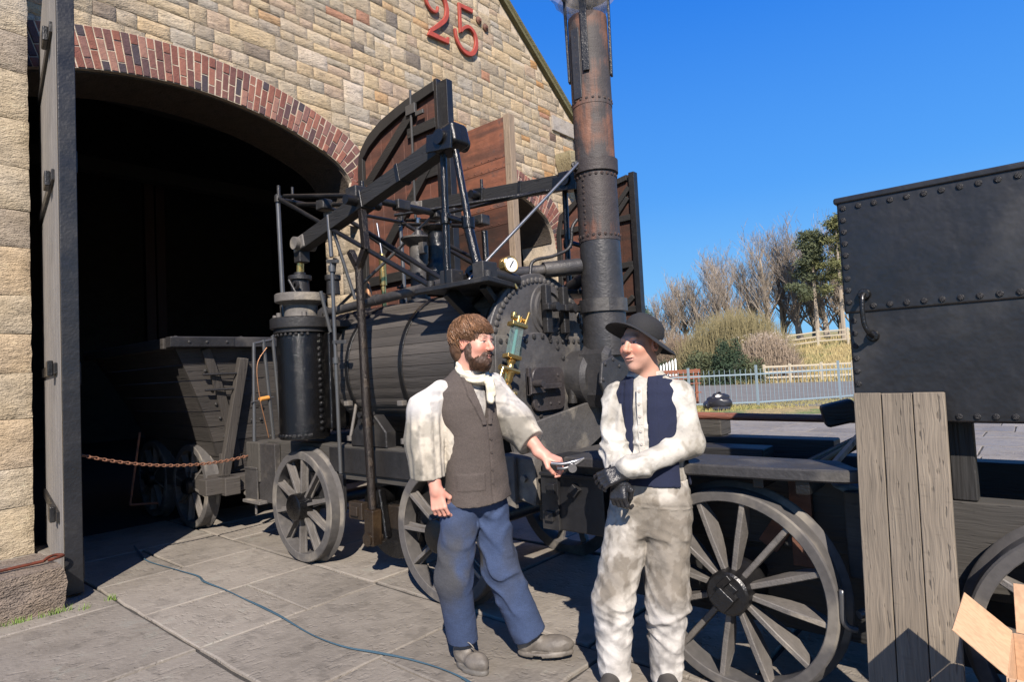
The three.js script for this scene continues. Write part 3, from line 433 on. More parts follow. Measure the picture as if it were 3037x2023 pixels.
  put('door_hinge', [rod([3.76, 1.30, plateZ + .09], [3.76, 1.5, plateZ + .09], .03), move(hex(.038, .03), 3.76, 1.3, plateZ + .09), move(hex(.036, .025), 3.76, 1.49, plateZ + .09), rod([3.76, 1.5, plateZ + .09], [3.76, 1.55, plateZ + .09], .018)], M.iron, fd);
  rivetsOn(fd, [[3.36, 1.3, plateZ + .085], [3.6, 1.3, plateZ + .085], [3.62, 1.42, plateZ + .085], [3.6, 1.5, plateZ + .085], [3.5, 1.3, plateZ + .085]], .013, fdM, [0, 0, 1]);
  // ash chute below the fire door and skirts
  put('ash_chute', [plate([[2.95, 1.12], [3.2, 1.2], [3.95, 1.3], [4.05, 1.24], [3.99, 1.02], [3.62, .88], [3.0, .95]], .03, 'xy', -2.6, .006)], iron({ color: [.36, .35, .32], roughness: .9, m: .5 }), loco, 'y');
  put('skirt_plate', plate([[4.03, 1.36], [4.1, 1.30], [4.12, .95], [4.0, .9]], .02, 'xy', -2.55, .004), M.ironDusty, loco, 'y');
  // chimney: elbow, base and riveted sections
  const CX = 4.0, CZ = -2.5, chim = new THREE.Group(); chim.name = 'chimney'; loco.add(chim);
  const cM = { low: iron({ color: [.15, .15, .15], m: .8 }), mid: mat({ color: [.62, .56, .55], map: rep(T.chim, 1.1), bumpMap: rep(T.ironB, .3), bumpScale: .004, roughness: .62 }), top: mat({ color: [.78, .76, .76], map: rep(T.chim, .9), bumpMap: rep(T.ironB, .3), bumpScale: .004, roughness: .68 }) };
  put('elbow', [lathe([[.0, .20], [.17, .20], [.205, .17], [.212, .1], [.212, .0]], 36, [3.93, 1.46, -2.74], 'z'), plate([[3.80, 1.64], [3.86, 1.70], [4.17, 1.70], [4.20, 1.6], [4.18, 1.27], [3.84, 1.25], [3.79, 1.34]], .26, 'xy', -2.64, .035)], cM.low, chim, 'y');
  const oct = put('inspection_cover', plate([[3.72, 1.57], [3.87, 1.62], [3.97, 1.56], [3.985, 1.38], [3.91, 1.31], [3.74, 1.34], [3.69, 1.43]], .025, 'xy', -2.385, .006), cM.low, chim, 'y');
  rivetsOn(oct, [[3.755, 1.56, -2.36], [3.865, 1.59, -2.36], [3.945, 1.54, -2.36], [3.955, 1.4, -2.36], [3.895, 1.34, -2.36], [3.76, 1.37, -2.36], [3.72, 1.45, -2.36]], .016, cM.low, [0, 0, 1]);
  const rimR = []; for (let i = 0; i < 9; i++) rimR.push([3.82 + i * .042, 1.275, -2.385]); for (let i = 0; i < 5; i++) rimR.push([4.15, 1.34 + i * .075, -2.385]);
  rivetsOn(chim, rimR, .017, cM.low, [0, 0, 1]);
  const sect = (n, y0, y1, r0, r1, m, seam) => { const s = put(n, lathe([[r0 - .008, y0], [r0, y0 + .004], [r1, y1 - .004], [r1 - .008, y1]], 40, [CX, 0, CZ]), m, chim, 'y'); return s; };
  sect('chimney_base', 1.62, 2.0, .17, .162, cM.low);
  put('chimney_collar', lathe([[.16, 1.945], [.18, 1.95], [.18, 2.045], [.16, 2.05]], 40, [CX, 0, CZ]), cM.low, chim);
  sect('chimney_section', 2.03, 2.50, .158, .152, cM.low); sect('chimney_section', 2.48, 3.0, .156, .152, cM.mid);
  sect('chimney_section', 2.98, 3.53, .151, .15, cM.top); sect('chimney_section', 3.51, 4.22, .153, .15, cM.top);
  put('chimney_collar', lathe([[.15, 3.0], [.168, 3.003], [.17, 3.10], [.15, 3.105]], 40, [CX, 0, CZ]), cM.mid, chim);
  const ring = (y, rr2, n, rad) => rivetsRing(y, rr2, n, rad);
  function rivetsRing(y, R, n, rad, m) { for (let i = 0; i < n; i++) { const a = i / n * Math.PI * 2, nx = Math.cos(a), nz = Math.sin(a); if (nx * -.759 + nz * .651 < -.25) continue; rivetsOn(chim, [[CX + nx * R, y, CZ + nz * R]], rad, m, [nx, 0, nz]); } }
  rivetsRing(2.52, .156, 22, .013, cM.mid); rivetsRing(2.975, .153, 22, .013, cM.mid); rivetsRing(3.55, .153, 20, .011, cM.top);
  for (const [y0, y1, m] of [[2.56, 2.96, cM.mid], [3.6, 4.08, cM.top]]) for (let y = y0; y < y1; y += .048) rivetsOn(chim, [[CX - .152, y, CZ - .02]], .012, m, [-1, 0, -.13]);
  put('seam_strip', [beamG([CX - .153, 3.56, CZ - .02], [CX - .153, 4.1, CZ - .02], .07, .012, V(1, 0, 0))], cM.low, chim);
  for (const a of [2.75, 1.15, -.4, 4.3]) { const nx = Math.cos(a), nz = Math.sin(a); put('crown_strap', beamG([CX + nx * .162, 3.75, CZ + nz * .162], [CX + nx * .172, 4.56, CZ + nz * .172], .05, .018, V(nx, 0, nz)), M.ironDark, chim); }
  put('crown', lathe([[.165, 4.42], [.19, 4.42], [.25, 4.56], [.25, 4.59], [.23, 4.59], [.165, 4.44], [.165, 4.42]], 36, [CX, 0, CZ]), M.ironDark, chim);
  // frame
  const fr = (n, g, m = M.woodDark) => put(n, g, m, loco, 'z');
  fr('frame_beam', box(2.98, 3.1, .72, 1.0, -5.7, -2.3, .01)); fr('frame_beam', box(4.12, 4.24, .72, 1.0, -5.7, -2.3, .01));
  fr('frame_beam', box(2.955, 2.978, .78, .98, -4.62, -3.5, .006), M.iron);
  put('end_beam', box(2.90, 4.32, .6, .98, -5.98, -5.72, .015), M.woodDark, loco, 'x'); put('end_strap', [box(2.885, 2.9, .42, .72, -5.98, -5.74), box(2.88, 2.9, .72, .745, -5.98, -5.74)], iron({ color: [.26, .25, .23] }), loco);
  put('corner_plate', [box(2.915, 2.975, .42, .97, -5.98, -5.45, .008)], iron({ color: [.22, .21, .195] }), loco, 'y');
  put('step', [box(2.84, 2.96, .41, .44, -5.95, -5.62), rod([2.9, .42, -5.8], [2.9, .3, -5.8], .012)], M.ironDusty, loco);
  each('horn_plate', [box(2.97, 3.0, .45, .75, -5.35, -4.45, .004), box(2.97, 3.0, .45, .75, -3.5, -2.75, .004)], M.iron, loco);
  put('bearing_bracket', [plate([[-4.32, 1.0], [-3.86, 1.0], [-3.86, 1.12], [-4.0, 1.25], [-4.18, 1.25], [-4.32, 1.08]], .1, 'zy', 2.97, .008), ...[0, 1, 2].flatMap((i) => [0, 1].map((j) => move(hex(.026, .05).rotateZ(Math.PI / 2), 2.955, 1.2 + j * .055, -4.14 + i * .06)))], M.iron, loco);
  put('axle_box', [box(2.99, 3.06, .40, .54, -4.42, -4.24, .01), box(2.97, 3.0, .43, .51, -4.38, -4.28, .01)], iron({ color: [.12, .085, .055] }), loco);
  put('axle_box', [box(3.0, 3.06, .38, .56, -3.92, -3.78, .01)], iron({ color: [.10, .075, .05] }), loco);
  put('gear', [lathe([[0, 0], [.36, 0], [.37, .02], [.37, .1], [.36, .12], [0, .12]], 40, [3.12, .47, -4.02], 'x')], M.ironOily, loco);
  put('gear', [lathe([[0, 0], [.3, 0], [.31, .02], [.31, .1], [0, .12]], 40, [3.16, .55, -3.45], 'x')], M.ironOily, loco);
  put('side_block', [plate([[-2.60, .80], [-2.34, .74], [-2.32, .84], [-2.33, 1.02], [-2.60, 1.03]], .16, 'zy', 2.86, .008)], M.ironDusty, loco, 'y');
  put('side_plate', [plate([[-2.62, .76], [-2.46, .72], [-2.46, 1.03], [-2.62, 1.04]], .03, 'zy', 2.83, .004), move(hex(.022, .03).rotateZ(Math.PI / 2), 2.82, .86, -2.53), move(hex(.022, .03).rotateZ(Math.PI / 2), 2.85, .9, -2.4)], M.ironDusty, loco, 'y');
  put('buffer_box', [box(2.87, 3.15, .62, 1.03, -2.28, -1.86, .01), box(2.855, 2.875, .62, .93, -2.28, -2.16, .004), box(2.84, 2.875, .93, .95, -2.28, -1.86, .004)], M.ironPaint, loco, 'y');
  for (const [y, z, rr2] of [[.86, -2.2, 0], [.86, -2.04, .7], [.7, -2.22, 0]]) put('square_nut', move(cbox(.04, .055, .055, .004).rotateX(rr2), 2.855, y, z), M.ironPaint, loco);
  put('buffer_beam', box(3.0, 4.35, .62, 1.0, -2.42, -2.24, .01), M.woodDark, loco, 'x');
  // wheels
  const hub1 = lathe([[0, -.075], [.02, -.078], [.05, -.072], [.1, -.07], [.112, -.06], [.115, .02], [.13, .06], [.13, .12]], 32, [0, 0, 0], 'x');
  for (const [z, turn] of [[-4.93, .1], [-3.14, .3]]) for (const s of [0, 1]) {
    const w = makeWheel(loco, 'wheel', [s ? 4.37 : 2.85, .472, z], .472, { n: 10, hub: .13, hubGeo: hub1.clone(), hubMat: M.ironOily, spoke: M.ironDusty, tyre: M.ironTread, turn }); if (s) w.rotation.set(turn, 0, 0), w.scale.x = -1;
  }
  each('axle', [rod([2.9, .472, -4.93], [4.3, .472, -4.93], .06), rod([2.9, .472, -3.14], [4.3, .472, -3.14], .06), rod([2.9, .47, -4.02], [4.3, .47, -4.02], .06)], M.ironDark, loco);
  // cylinders
  const cyl = (x, s) => {
    const z = -4.92, c = new THREE.Group(); c.name = numbered('cylinder'); loco.add(c);
    put('cylinder_barrel', lathe([[0, 1.05], [.2, 1.05], [.21, 1.06], [.212, 1.95], [.205, 1.96]], 44, [x, 0, z]), M.ironOily, c, 'y');
    put('cylinder_flange', [lathe([[.2, 1.955], [.235, 1.965], [.235, 2.0], [.255, 2.0], [.262, 2.01], [.262, 2.085], [.25, 2.095], [.0, 2.095]], 44, [x, 0, z])], M.iron, c, 'y');
    put('steam_chest', box(x + (s > 0 ? .09 : -.28), x + (s > 0 ? .28 : -.09), 1.12, 1.96, z + .02, z + .27, .02), M.ironOily, c, 'y');
    if (s > 0) { for (let i = 0; i < 16; i++) rivetsOn(c, [[x + .035, 1.13 + i * .053, z + .209]], .021, M.ironOily, [.15, 0, 1]); for (let i = 0; i < 17; i++) { const a = 1.9 + i * .21; rivetsOn(c, [[x + Math.cos(a) * .21, 1.085, z + Math.sin(a) * .21], ], .021, M.ironOily, [Math.cos(a), 0, Math.sin(a)]); rivetsOn(c, [[x + Math.cos(a) * .222, 1.945, z + Math.sin(a) * .222]], .015, M.iron, [Math.cos(a), -.3, Math.sin(a)]); } }
    put('cylinder_cover', [lathe([[0, 2.09], [.15, 2.09], [.14, 2.12], [.14, 2.2], [.16, 2.22], [.215, 2.235], [.218, 2.245], [.218, 2.3], [.21, 2.306], [0, 2.306]], 40, [x, 0, z]), ...[0, 1, 2, 3, 4, 5].map((i) => move(hex(.022, .04), x + .23 * Math.cos(i), 2.11, z + .23 * Math.sin(i)))], M.ironDusty.clone(), c, 'y');
    put('gland', [lathe([[.0, 2.3], [.085, 2.3], [.08, 2.32], [.075, 2.43], [.1, 2.435], [.1, 2.47], [.05, 2.475], [.05, 2.5], [0, 2.5]], 24, [x, 0, z]), rod([x - .13, 2.42, z + .04], [x - .1, 2.3, z + .1], .012), move(lathe([[.018, -.012], [.04, -.012], [.04, .012], [.018, .012]], 20, [0, 0, 0], 'x'), x - .1, 2.37, z + .1)], M.iron, c);
    return c;
  };
  cyl(2.92, 1); cyl(4.3, -1);
  each('lug', [lathe([[0, 2.3], [.06, 2.3], [.055, 2.42], [.07, 2.43], [.07, 2.47], [.0, 2.475]], 18, [3.14, 0, -4.75]), box(3.0, 3.3, 2.0, 2.06, -4.95, -4.6), rod([3.14, 2.47, -4.75], [3.14, 2.62, -4.7], .02)], M.iron, loco);
  // overhead beams with head blocks, piston rods, connecting rods
  const beam = (x, zl, yl, zr, yr) => {
    const b = new THREE.Group(); b.name = numbered('rocking_beam'); loco.add(b); const a = V(x, yl, zl), e = V(x, yr, zr), d = e.clone().sub(a).normalize(), at = (t) => V(0, 0, 0).lerpVectors(a, e, t);
    put('beam_timber', beamG(a, e, .10, .125), M.woodBlack, b, 'z'); put('end_block', [beamG(a.clone().addScaledVector(d, -.09), a.clone().addScaledVector(d, .09), .12, .12, V(0, 1, 0), .015), rod([x - .1, yl, zl], [x + .1, yl, zl], .055, .055, 20)], M.ironDusty, b);
    put('head_block', [beamG(e.clone().addScaledVector(d, -.12), e.clone().addScaledVector(d, .10), .16, .16, V(0, 1, 0), .03), rod([x - .13, yr - .01, zr], [x + .13, yr - .01, zr], .05, .05, 18), beamG(e.clone().add(V(-.1, -.02, -.14)), e.clone().add(V(-.1, -.05, .1)), .02, .12)], M.ironDark, b);
    const m = at(.46); put('centre_strap', [beamG(m.clone().addScaledVector(d, -.07), m.clone().addScaledVector(d, .06), .13, .15, V(0, 1, 0), .01), rod([x - .16, m.y, m.z], [x + .16, m.y, m.z], .04), rod([x, m.y, m.z], [x, m.y + .17, m.z], .014)], M.ironDark, b);
    put('beam_strap', beamG(at(.72).addScaledVector(d, -.02), at(.72).addScaledVector(d, .02), .115, .14), M.ironDark, b); return m;
  };
  const m1 = beam(2.92, -4.84, 2.74, -2.95, 3.135), m2 = beam(4.3, -4.86, 3.30, -2.92, 3.12);
  put('piston_rod', [rod([2.92, 2.47, -4.92], [2.92, 2.64, -4.9], .032)], M.brass, loco); put('piston_head', [box(2.87, 2.97, 2.58, 2.7, -4.93, -4.83, .01)], M.iron, loco);
  put('piston_rod', [rod([4.3, 2.47, -4.92], [4.3, 3.2, -4.9], .028)], M.steel, loco);
  const oily = mat({ color: [.10, .078, .06], map: rep(T.iron, .3), roughness: .25, metalness: .35, bumpMap: rep(T.ironB, .08), bumpScale: .004 });
  put('connecting_rod', [rod([2.88, 2.42, -4.0], [2.88, 1.2, -3.965], .03, .036, 14), rod([2.88, 1.2, -3.965], [2.88, .52, -3.94], .036, .03, 14), beamG([2.88, 2.4, -4.0], [2.88, 2.55, -4.1], .05, .05), beamG([2.88, 2.4, -4.0], [2.88, 2.55, -3.9], .05, .05), beamG([2.88, 2.53, -4.1], [2.88, 2.85, -4.1], .05, .05), beamG([2.88, 2.53, -3.9], [2.88, 2.85, -3.93], .05, .05)], oily, loco);
  put('big_end', [beamG([2.88, .55, -3.94], [2.88, .28, -3.95], .09, .11, V(0, 0, 1), .012), rod([2.82, .33, -3.95], [2.97, .33, -3.95], .05, .05, 16), box(2.85, 2.91, .38, .5, -4.0, -3.9)], iron({ color: [.11, .075, .045], roughness: .35 }), loco);
  put('crank', [beamG([2.97, .30, -3.93], [2.97, .68, -4.0], .07, .14, V(0, 0, 1), .02), rod([2.93, .62, -4.0], [3.1, .62, -4.0], .07, .07, 18)], M.ironOily, loco);
  put('connecting_rod', [rod([4.34, 2.9, -4.0], [4.34, .5, -3.95], .03)], M.ironOily, loco);
  put('valve_rod', [rod([2.88, 2.9, -4.39], [2.88, 2.55, -4.365], .018), rod([2.88, 2.5, -4.365], [2.88, .79, -4.345], .016), beamG([2.88, 2.52, -4.42], [2.88, 2.5, -4.28], .03, .03), move(hex(.03, .05), 2.88, 2.45, -4.362), beamG([2.88, 1.85, -4.38], [2.88, 1.84, -4.2], .025, .03), move(hex(.028, .05), 2.88, 1.7, -4.355), rod([2.88, 2.9, -4.39], [3.05, 2.2, -4.3], .014), rod([3.0, 1.95, -4.6], [2.93, 2.3, -4.62], .016)], M.steelDull, loco);
  // parallel motion: posts, long rods, radius rods
  const st = (n, a, b, rad, m = M.ironDark) => put(n, rod(a, b, rad), m, loco);
  const frame = (x, s, yp) => {
    st('guide_post', [x, 2.1, -5.18], [x, 3.26, -5.22], .021, M.steelDull); each('guide_cap', [[move(hex(.035, .06), x, 3.22, -5.21), rod([x, 3.24, -5.2], [x, 3.34, -5.2], .016)], rod([x + .08 * s, 3.2, -5.1], [x + .08 * s, 3.32, -5.1], .013)], M.iron, loco);
    put('guide_foot', [beamG([x, 2.09, -5.18], [x, 2.24, -5.19], .05, .03, V(0, 0, 1))], M.iron, loco);
    st('stay_rod', [x, 3.22, -5.2], [x, 2.15, -3.18], .02); st('radius_rod', [x, 3.22, -5.1], [x, 2.98, -4.0], .02); st('radius_rod', [x + .1 * s, 3.15, -5.05], [x + .1 * s, 2.95, -4.1], .02);
    each('rod_joint', [move(cbox(.1, .09, .12, .015), x + .05 * s, 3.03, -4.55), move(cbox(.12, .1, .14, .015), x, 3.0, -4.02)], M.iron, loco);
    st('inner_stay', [x + .3 * s, 3.05, -4.75], [x + .3 * s, 2.2, -3.3], .02);
    put('link_post', [rod([x, 3.06, -3.02], [x, 2.16, -3.03], .024), rod([x, 3.04, -2.90], [x, 2.55, -2.81], .024), rod([x, 2.57, -2.83], [x, 2.14, -2.72], .034, .03), rod([x, 2.62, -3.02], [x, 2.53, -2.80], .02), move(hex(.04, .07), x, 2.6, -3.02), move(hex(.045, .07), x, 2.53, -2.81), beamG([x, 2.3, -2.77], [x, 2.58, -2.84], .05, .03, V(0, 0, 1))], x < 3.5 ? M.ironOily : M.ironDark, loco);
    put('platform', [plate([[x - .06, -3.3], [x + .42 * s, -3.22], [x + .42 * s, -2.75], [x - .06, -2.6]].map(([a, b]) => [a, b]), .035, 'xz', 2.115, .005), move(cbox(.12, .1, .12, .01), x + .04, 2.2, -3.03), move(cbox(.14, .12, .1, .01), x + .04, 2.2, -2.72), move(hex(.03, .05), x, 2.17, -3.2), move(hex(.03, .05), x, 2.17, -2.66)], M.iron, loco, 'z');
    put('platform_strut', [beamG([x + .02 * s, 2.11, -3.05], [x + .28 * s, 1.86, -2.98], .1, .05, V(0, 0, 1)), beamG([x + .05 * s, 2.11, -2.75], [x + .36 * s, 1.93, -2.85], .05, .05)], M.ironDark, loco);
  };
  frame(2.9, 1); frame(4.32, -1);
  st('cross_rod', [2.9, 2.98, -4.02], [4.32, 2.98, -4.02], .03); st('cross_rod', [2.9, 3.2, -5.15], [4.32, 3.2, -5.15], .018); st('cross_rod', [2.93, 2.2, -3.05], [4.3, 2.2, -3.05], .04); st('cross_rod', [2.95, 2.2, -2.74], [3.3, 2.17, -2.76], .045, M.iron);
  each('cross_joint', [move(cbox(.14, .09, .09, .015), 3.35, 2.98, -4.02), move(cbox(.1, .1, .1, .015), 3.75, 2.98, -4.02), move(cbox(.1, .1, .1, .015), 3.95, 3.0, -4.0)], M.iron, loco);
  st('radius_rod', [3.5, 2.98, -4.3], [4.2, 3.06, -3.1], .015); st('radius_rod', [3.8, 2.98, -4.02], [4.15, 3.05, -3.1], .015); st('inner_stay', [3.9, 3.06, -5.3], [3.9, 2.45, -4.3], .018); st('inner_stay', [3.75, 3.0, -4.0], [3.3, 2.2, -4.95], .014, M.steelDull);
  st('stay_rod', [2.98, 2.16, -2.93], [3.85, 3.08, -2.55], .012, M.steel); put('stay_end', [beamG([3.84, 3.05, -2.6], [3.9, 3.1, -2.52], .05, .06), move(hex(.03, .06), 3.85, 3.06, -2.58)], M.iron, loco);
  // steam pipes
  put('steam_pipe', [rod([3.06, 2.13, -4.75], [3.06, 2.2, -3.2], .038, .038, 16), rod([3.06, 2.165, -4.05], [3.06, 2.168, -4.0], .044, .044, 16), lathe([[.04, 0], [.07, 0], [.07, .03], [.04, .03]], 20, [3.06, 2.12, -4.78], 'z')], iron({ color: [.2, .195, .19] }), loco, 'z');
  put('exhaust_pipe', [pipe([[3.06, 2.2, -3.0], [3.2, 2.22, -2.92], [3.5, 2.26, -2.82], [3.84, 2.3, -2.62]], .042, 14, 24), rod([3.62, 2.275, -2.76], [3.86, 2.305, -2.6], .06, .06, 18), lathe([[.05, -.02], [.085, -.02], [.085, .02], [.05, .02]], 20, [3.1, 2.21, -2.97], 'x')], iron({ color: [.17, .165, .16] }), loco);
  put('drain_pipe', pipe([[3.48, 2.22, -2.78], [3.52, 2.33, -2.78], [3.68, 2.38, -2.7], [3.8, 2.45, -2.64], [3.82, 2.6, -2.62], [3.86, 2.66, -2.6]], .013), M.iron, loco);
  put('exhaust_pipe', [rod([4.2, 2.2, -2.95], [4.05, 2.28, -2.6], .05)], M.iron, loco);
  // mountings on the boiler
  put('steam_column', [lathe([[.12, 2.17], [.12, 2.2], [.085, 2.21], [.083, 2.68], [.1, 2.69], [.155, 2.74], [.155, 2.755], [.04, 2.76], [.03, 2.82], [0, 2.83]], 30, [3.61, 0, -4.12]), move(cbox(.05, .1, .06), 3.55, 2.64, -4.0)], iron({ color: [.22, .215, .21] }), loco, 'y');
  put('safety_valve', [lathe([[.105, 2.2], [.105, 2.44], [.085, 2.47], [.085, 2.5], [.08, 2.52], [.078, 2.72], [.11, 2.74], [.125, 2.765], [.12, 2.77], [.05, 2.74], [0, 2.73]], 30, [3.5, 0, -3.76])], M.ironOily, loco, 'y');
  put('manifold', [box(3.25, 3.85, 2.16, 2.24, -3.35, -2.95, .02), lathe([[.16, 2.16], [.16, 2.24], [.14, 2.26], [0, 2.26]], 24, [3.45, 0, -3.25])], M.iron, loco);
  put('pump_barrel', [lathe([[.02, 2.2], [.024, 2.38], [.02, 2.4], [.034, 2.4], [.034, 2.66], [.028, 2.68], [.02, 2.7], [0, 2.7]], 18, [3.61, 0, -4.64])], M.brass, loco, 'y');
  put('pump_rod', rod([3.61, 2.68, -4.64], [3.61, 3.0, -4.7], .01), M.steel, loco);
  put('whistle', [lathe([[.012, 2.2], [.012, 2.3], [.032, 2.3], [.03, 2.38], [.02, 2.4], [.012, 2.46], [0, 2.47]], 14, [3.61, 0, -4.87])], M.copper, loco); put('cock', [lathe([[.03, 2.18], [.03, 2.22], [.015, 2.24], [.015, 2.36], [0, 2.37]], 12, [3.55, 0, -4.3]), rod([3.5, 2.33, -4.3], [3.62, 2.33, -4.3], .012)], M.iron, loco);
  // pressure gauge
  const ga = new THREE.Group(); ga.name = 'pressure_gauge'; loco.add(ga); ga.position.set(3.2, 2.27, -2.72); ga.rotation.y = -.25;
  put('gauge_case', lathe([[0, -.06], [.055, -.06], [.06, -.055], [.06, .01], [.052, .016], [.05, .01]], 32, [0, 0, 0], 'z'), M.brass, ga); put('dial', lathe([[0, .009], [.051, .008]], 32, [0, 0, 0], 'z'), M.white, ga); put('needle', move(cbox(.006, .06, .003, .001).rotateZ(-.6), 0, .004, .014), M.ironDark, ga); put('gauge_cock', [rod([0, -.06, -.03], [0, -.14, -.03], .014), rod([-.05, -.12, -.03], [.05, -.12, -.03], .012), rod([.03, -.1, -.03], [.06, -.16, -.02], .01)], M.brass, ga);
  // brass water gauge with glass, leaning on the plate
  const wg = new THREE.Group(); wg.name = 'water_gauge'; loco.add(wg); wg.position.set(3.11, 1.74, -2.64); wg.rotation.set(-.05, -.3, -.30);
  put('gauge_glass', box(-.038, .038, -.1, .1, -.026, .026, .004), M.glass, wg); put('gauge_tube', rod([0, -.11, 0], [0, .11, 0], .012), mat({ physical: true, color: [.25, .5, .47], roughness: .1, transmission: .6, thickness: 0 }), wg);
  put('gauge_fitting', [move(cbox(.12, .03, .08, .006), 0, .11, 0), rod([0, .11, 0], [0, .17, 0], .022), rod([-.05, .155, 0], [.05, .155, 0], .02, .014), rod([.045, .12, .02], [.055, .21, .03], .01), move(hex(.02, .03), -.04, .17, 0)], M.brass, wg);
  put('gauge_cock', [move(cbox(.11, .03, .075, .006), 0, -.11, 0), lathe([[.02, -.12], [.032, -.14], [.02, -.16], [.026, -.2], [.04, -.215], [.03, -.24], [.03, -.27], [.02, -.29], [.035, -.31], [.03, -.34], [.014, -.36], [.014, -.42]], 18), rod([-.09, -.2, .02], [.06, -.2, .02], .02, .016), rod([-.07, -.2, .03], [-.09, -.32, .04], .013), rod([.05, -.34, .02], [.055, -.46, .03], .013), rod([-.04, -.33, 0], [.07, -.34, .02], .014)], M.brass, wg);
  put('gauge_pipe', pipe([[0, -.4, 0], [-.02, -.5, 0], [-.06, -.62, -.03], [-.1, -.75, -.08]], .016), M.copper, wg);
  // wisps of smoke round the chimney mouth
  { const sm = new THREE.Group(); sm.name = 'smoke'; scene.add(sm); tag(sm, 'thin grey brown smoke drifting round the top of the tall chimney', 'smoke', null, 'stuff'); const sMat = mat({ color: [.55, .5, .46], roughness: 1, transparent: true, opacity: .26 });
    [[0, 4.36, 0, .17, .15], [-.14, 4.45, .12, .17, .13], [.16, 4.46, -.12, .18, .13], [-.22, 4.40, .17, .1, .08], [.22, 4.41, -.18, .11, .08], [0, 4.62, 0, .34, .24]].forEach(([x, y, z, a, b], i) => { const g = new THREE.SphereGeometry(1, 24, 16), p = g.attributes.position; for (let k = 0; k < p.count; k++) { const q = [p.getX(k), p.getY(k), p.getZ(k)], n = .7 + .7 * fbm3(q[0] * 1.6 + i * 5, q[1] * 1.6, q[2] * 1.6, 3); p.setXYZ(k, q[0] * a * n, q[1] * b * n, q[2] * a * n); } g.computeVertexNormals(); g.translate(CX + x, y, CZ + z); put('puff', g, sMat, sm, null); }); }
  // rear: ladder-like stanchions beside the wagon, brake handle
  put('stanchion', [rod([2.95, .98, -5.9], [3.0, 1.95, -5.95], .018), rod([3.16, .98, -5.92], [3.1, 1.98, -5.95], .018), rod([3.25, .98, -5.92], [3.2, 2.02, -5.95], .018), rod([3.0, 1.94, -5.95], [3.2, 1.98, -5.95], .016), rod([3.2, 2.02, -5.95], [3.45, 2.02, -5.9], .014), rod([2.93, 1.36, -5.9], [3.18, 1.4, -5.93], .008)], M.steelDull, loco); put('wooden_grip', rod([3.02, 1.385, -5.9], [3.12, 1.395, -5.92], .022), mat({ color: [.6, .27, .06], roughness: .5 }), loco);
  put('copper_wire', pipe([[3.12, 1.9, -5.92], [3.02, 1.75, -5.92], [3.02, 1.4, -5.9], [3.06, 1.2, -5.9], [3.1, 1.0, -5.9]], .005), M.copper, loco);
}
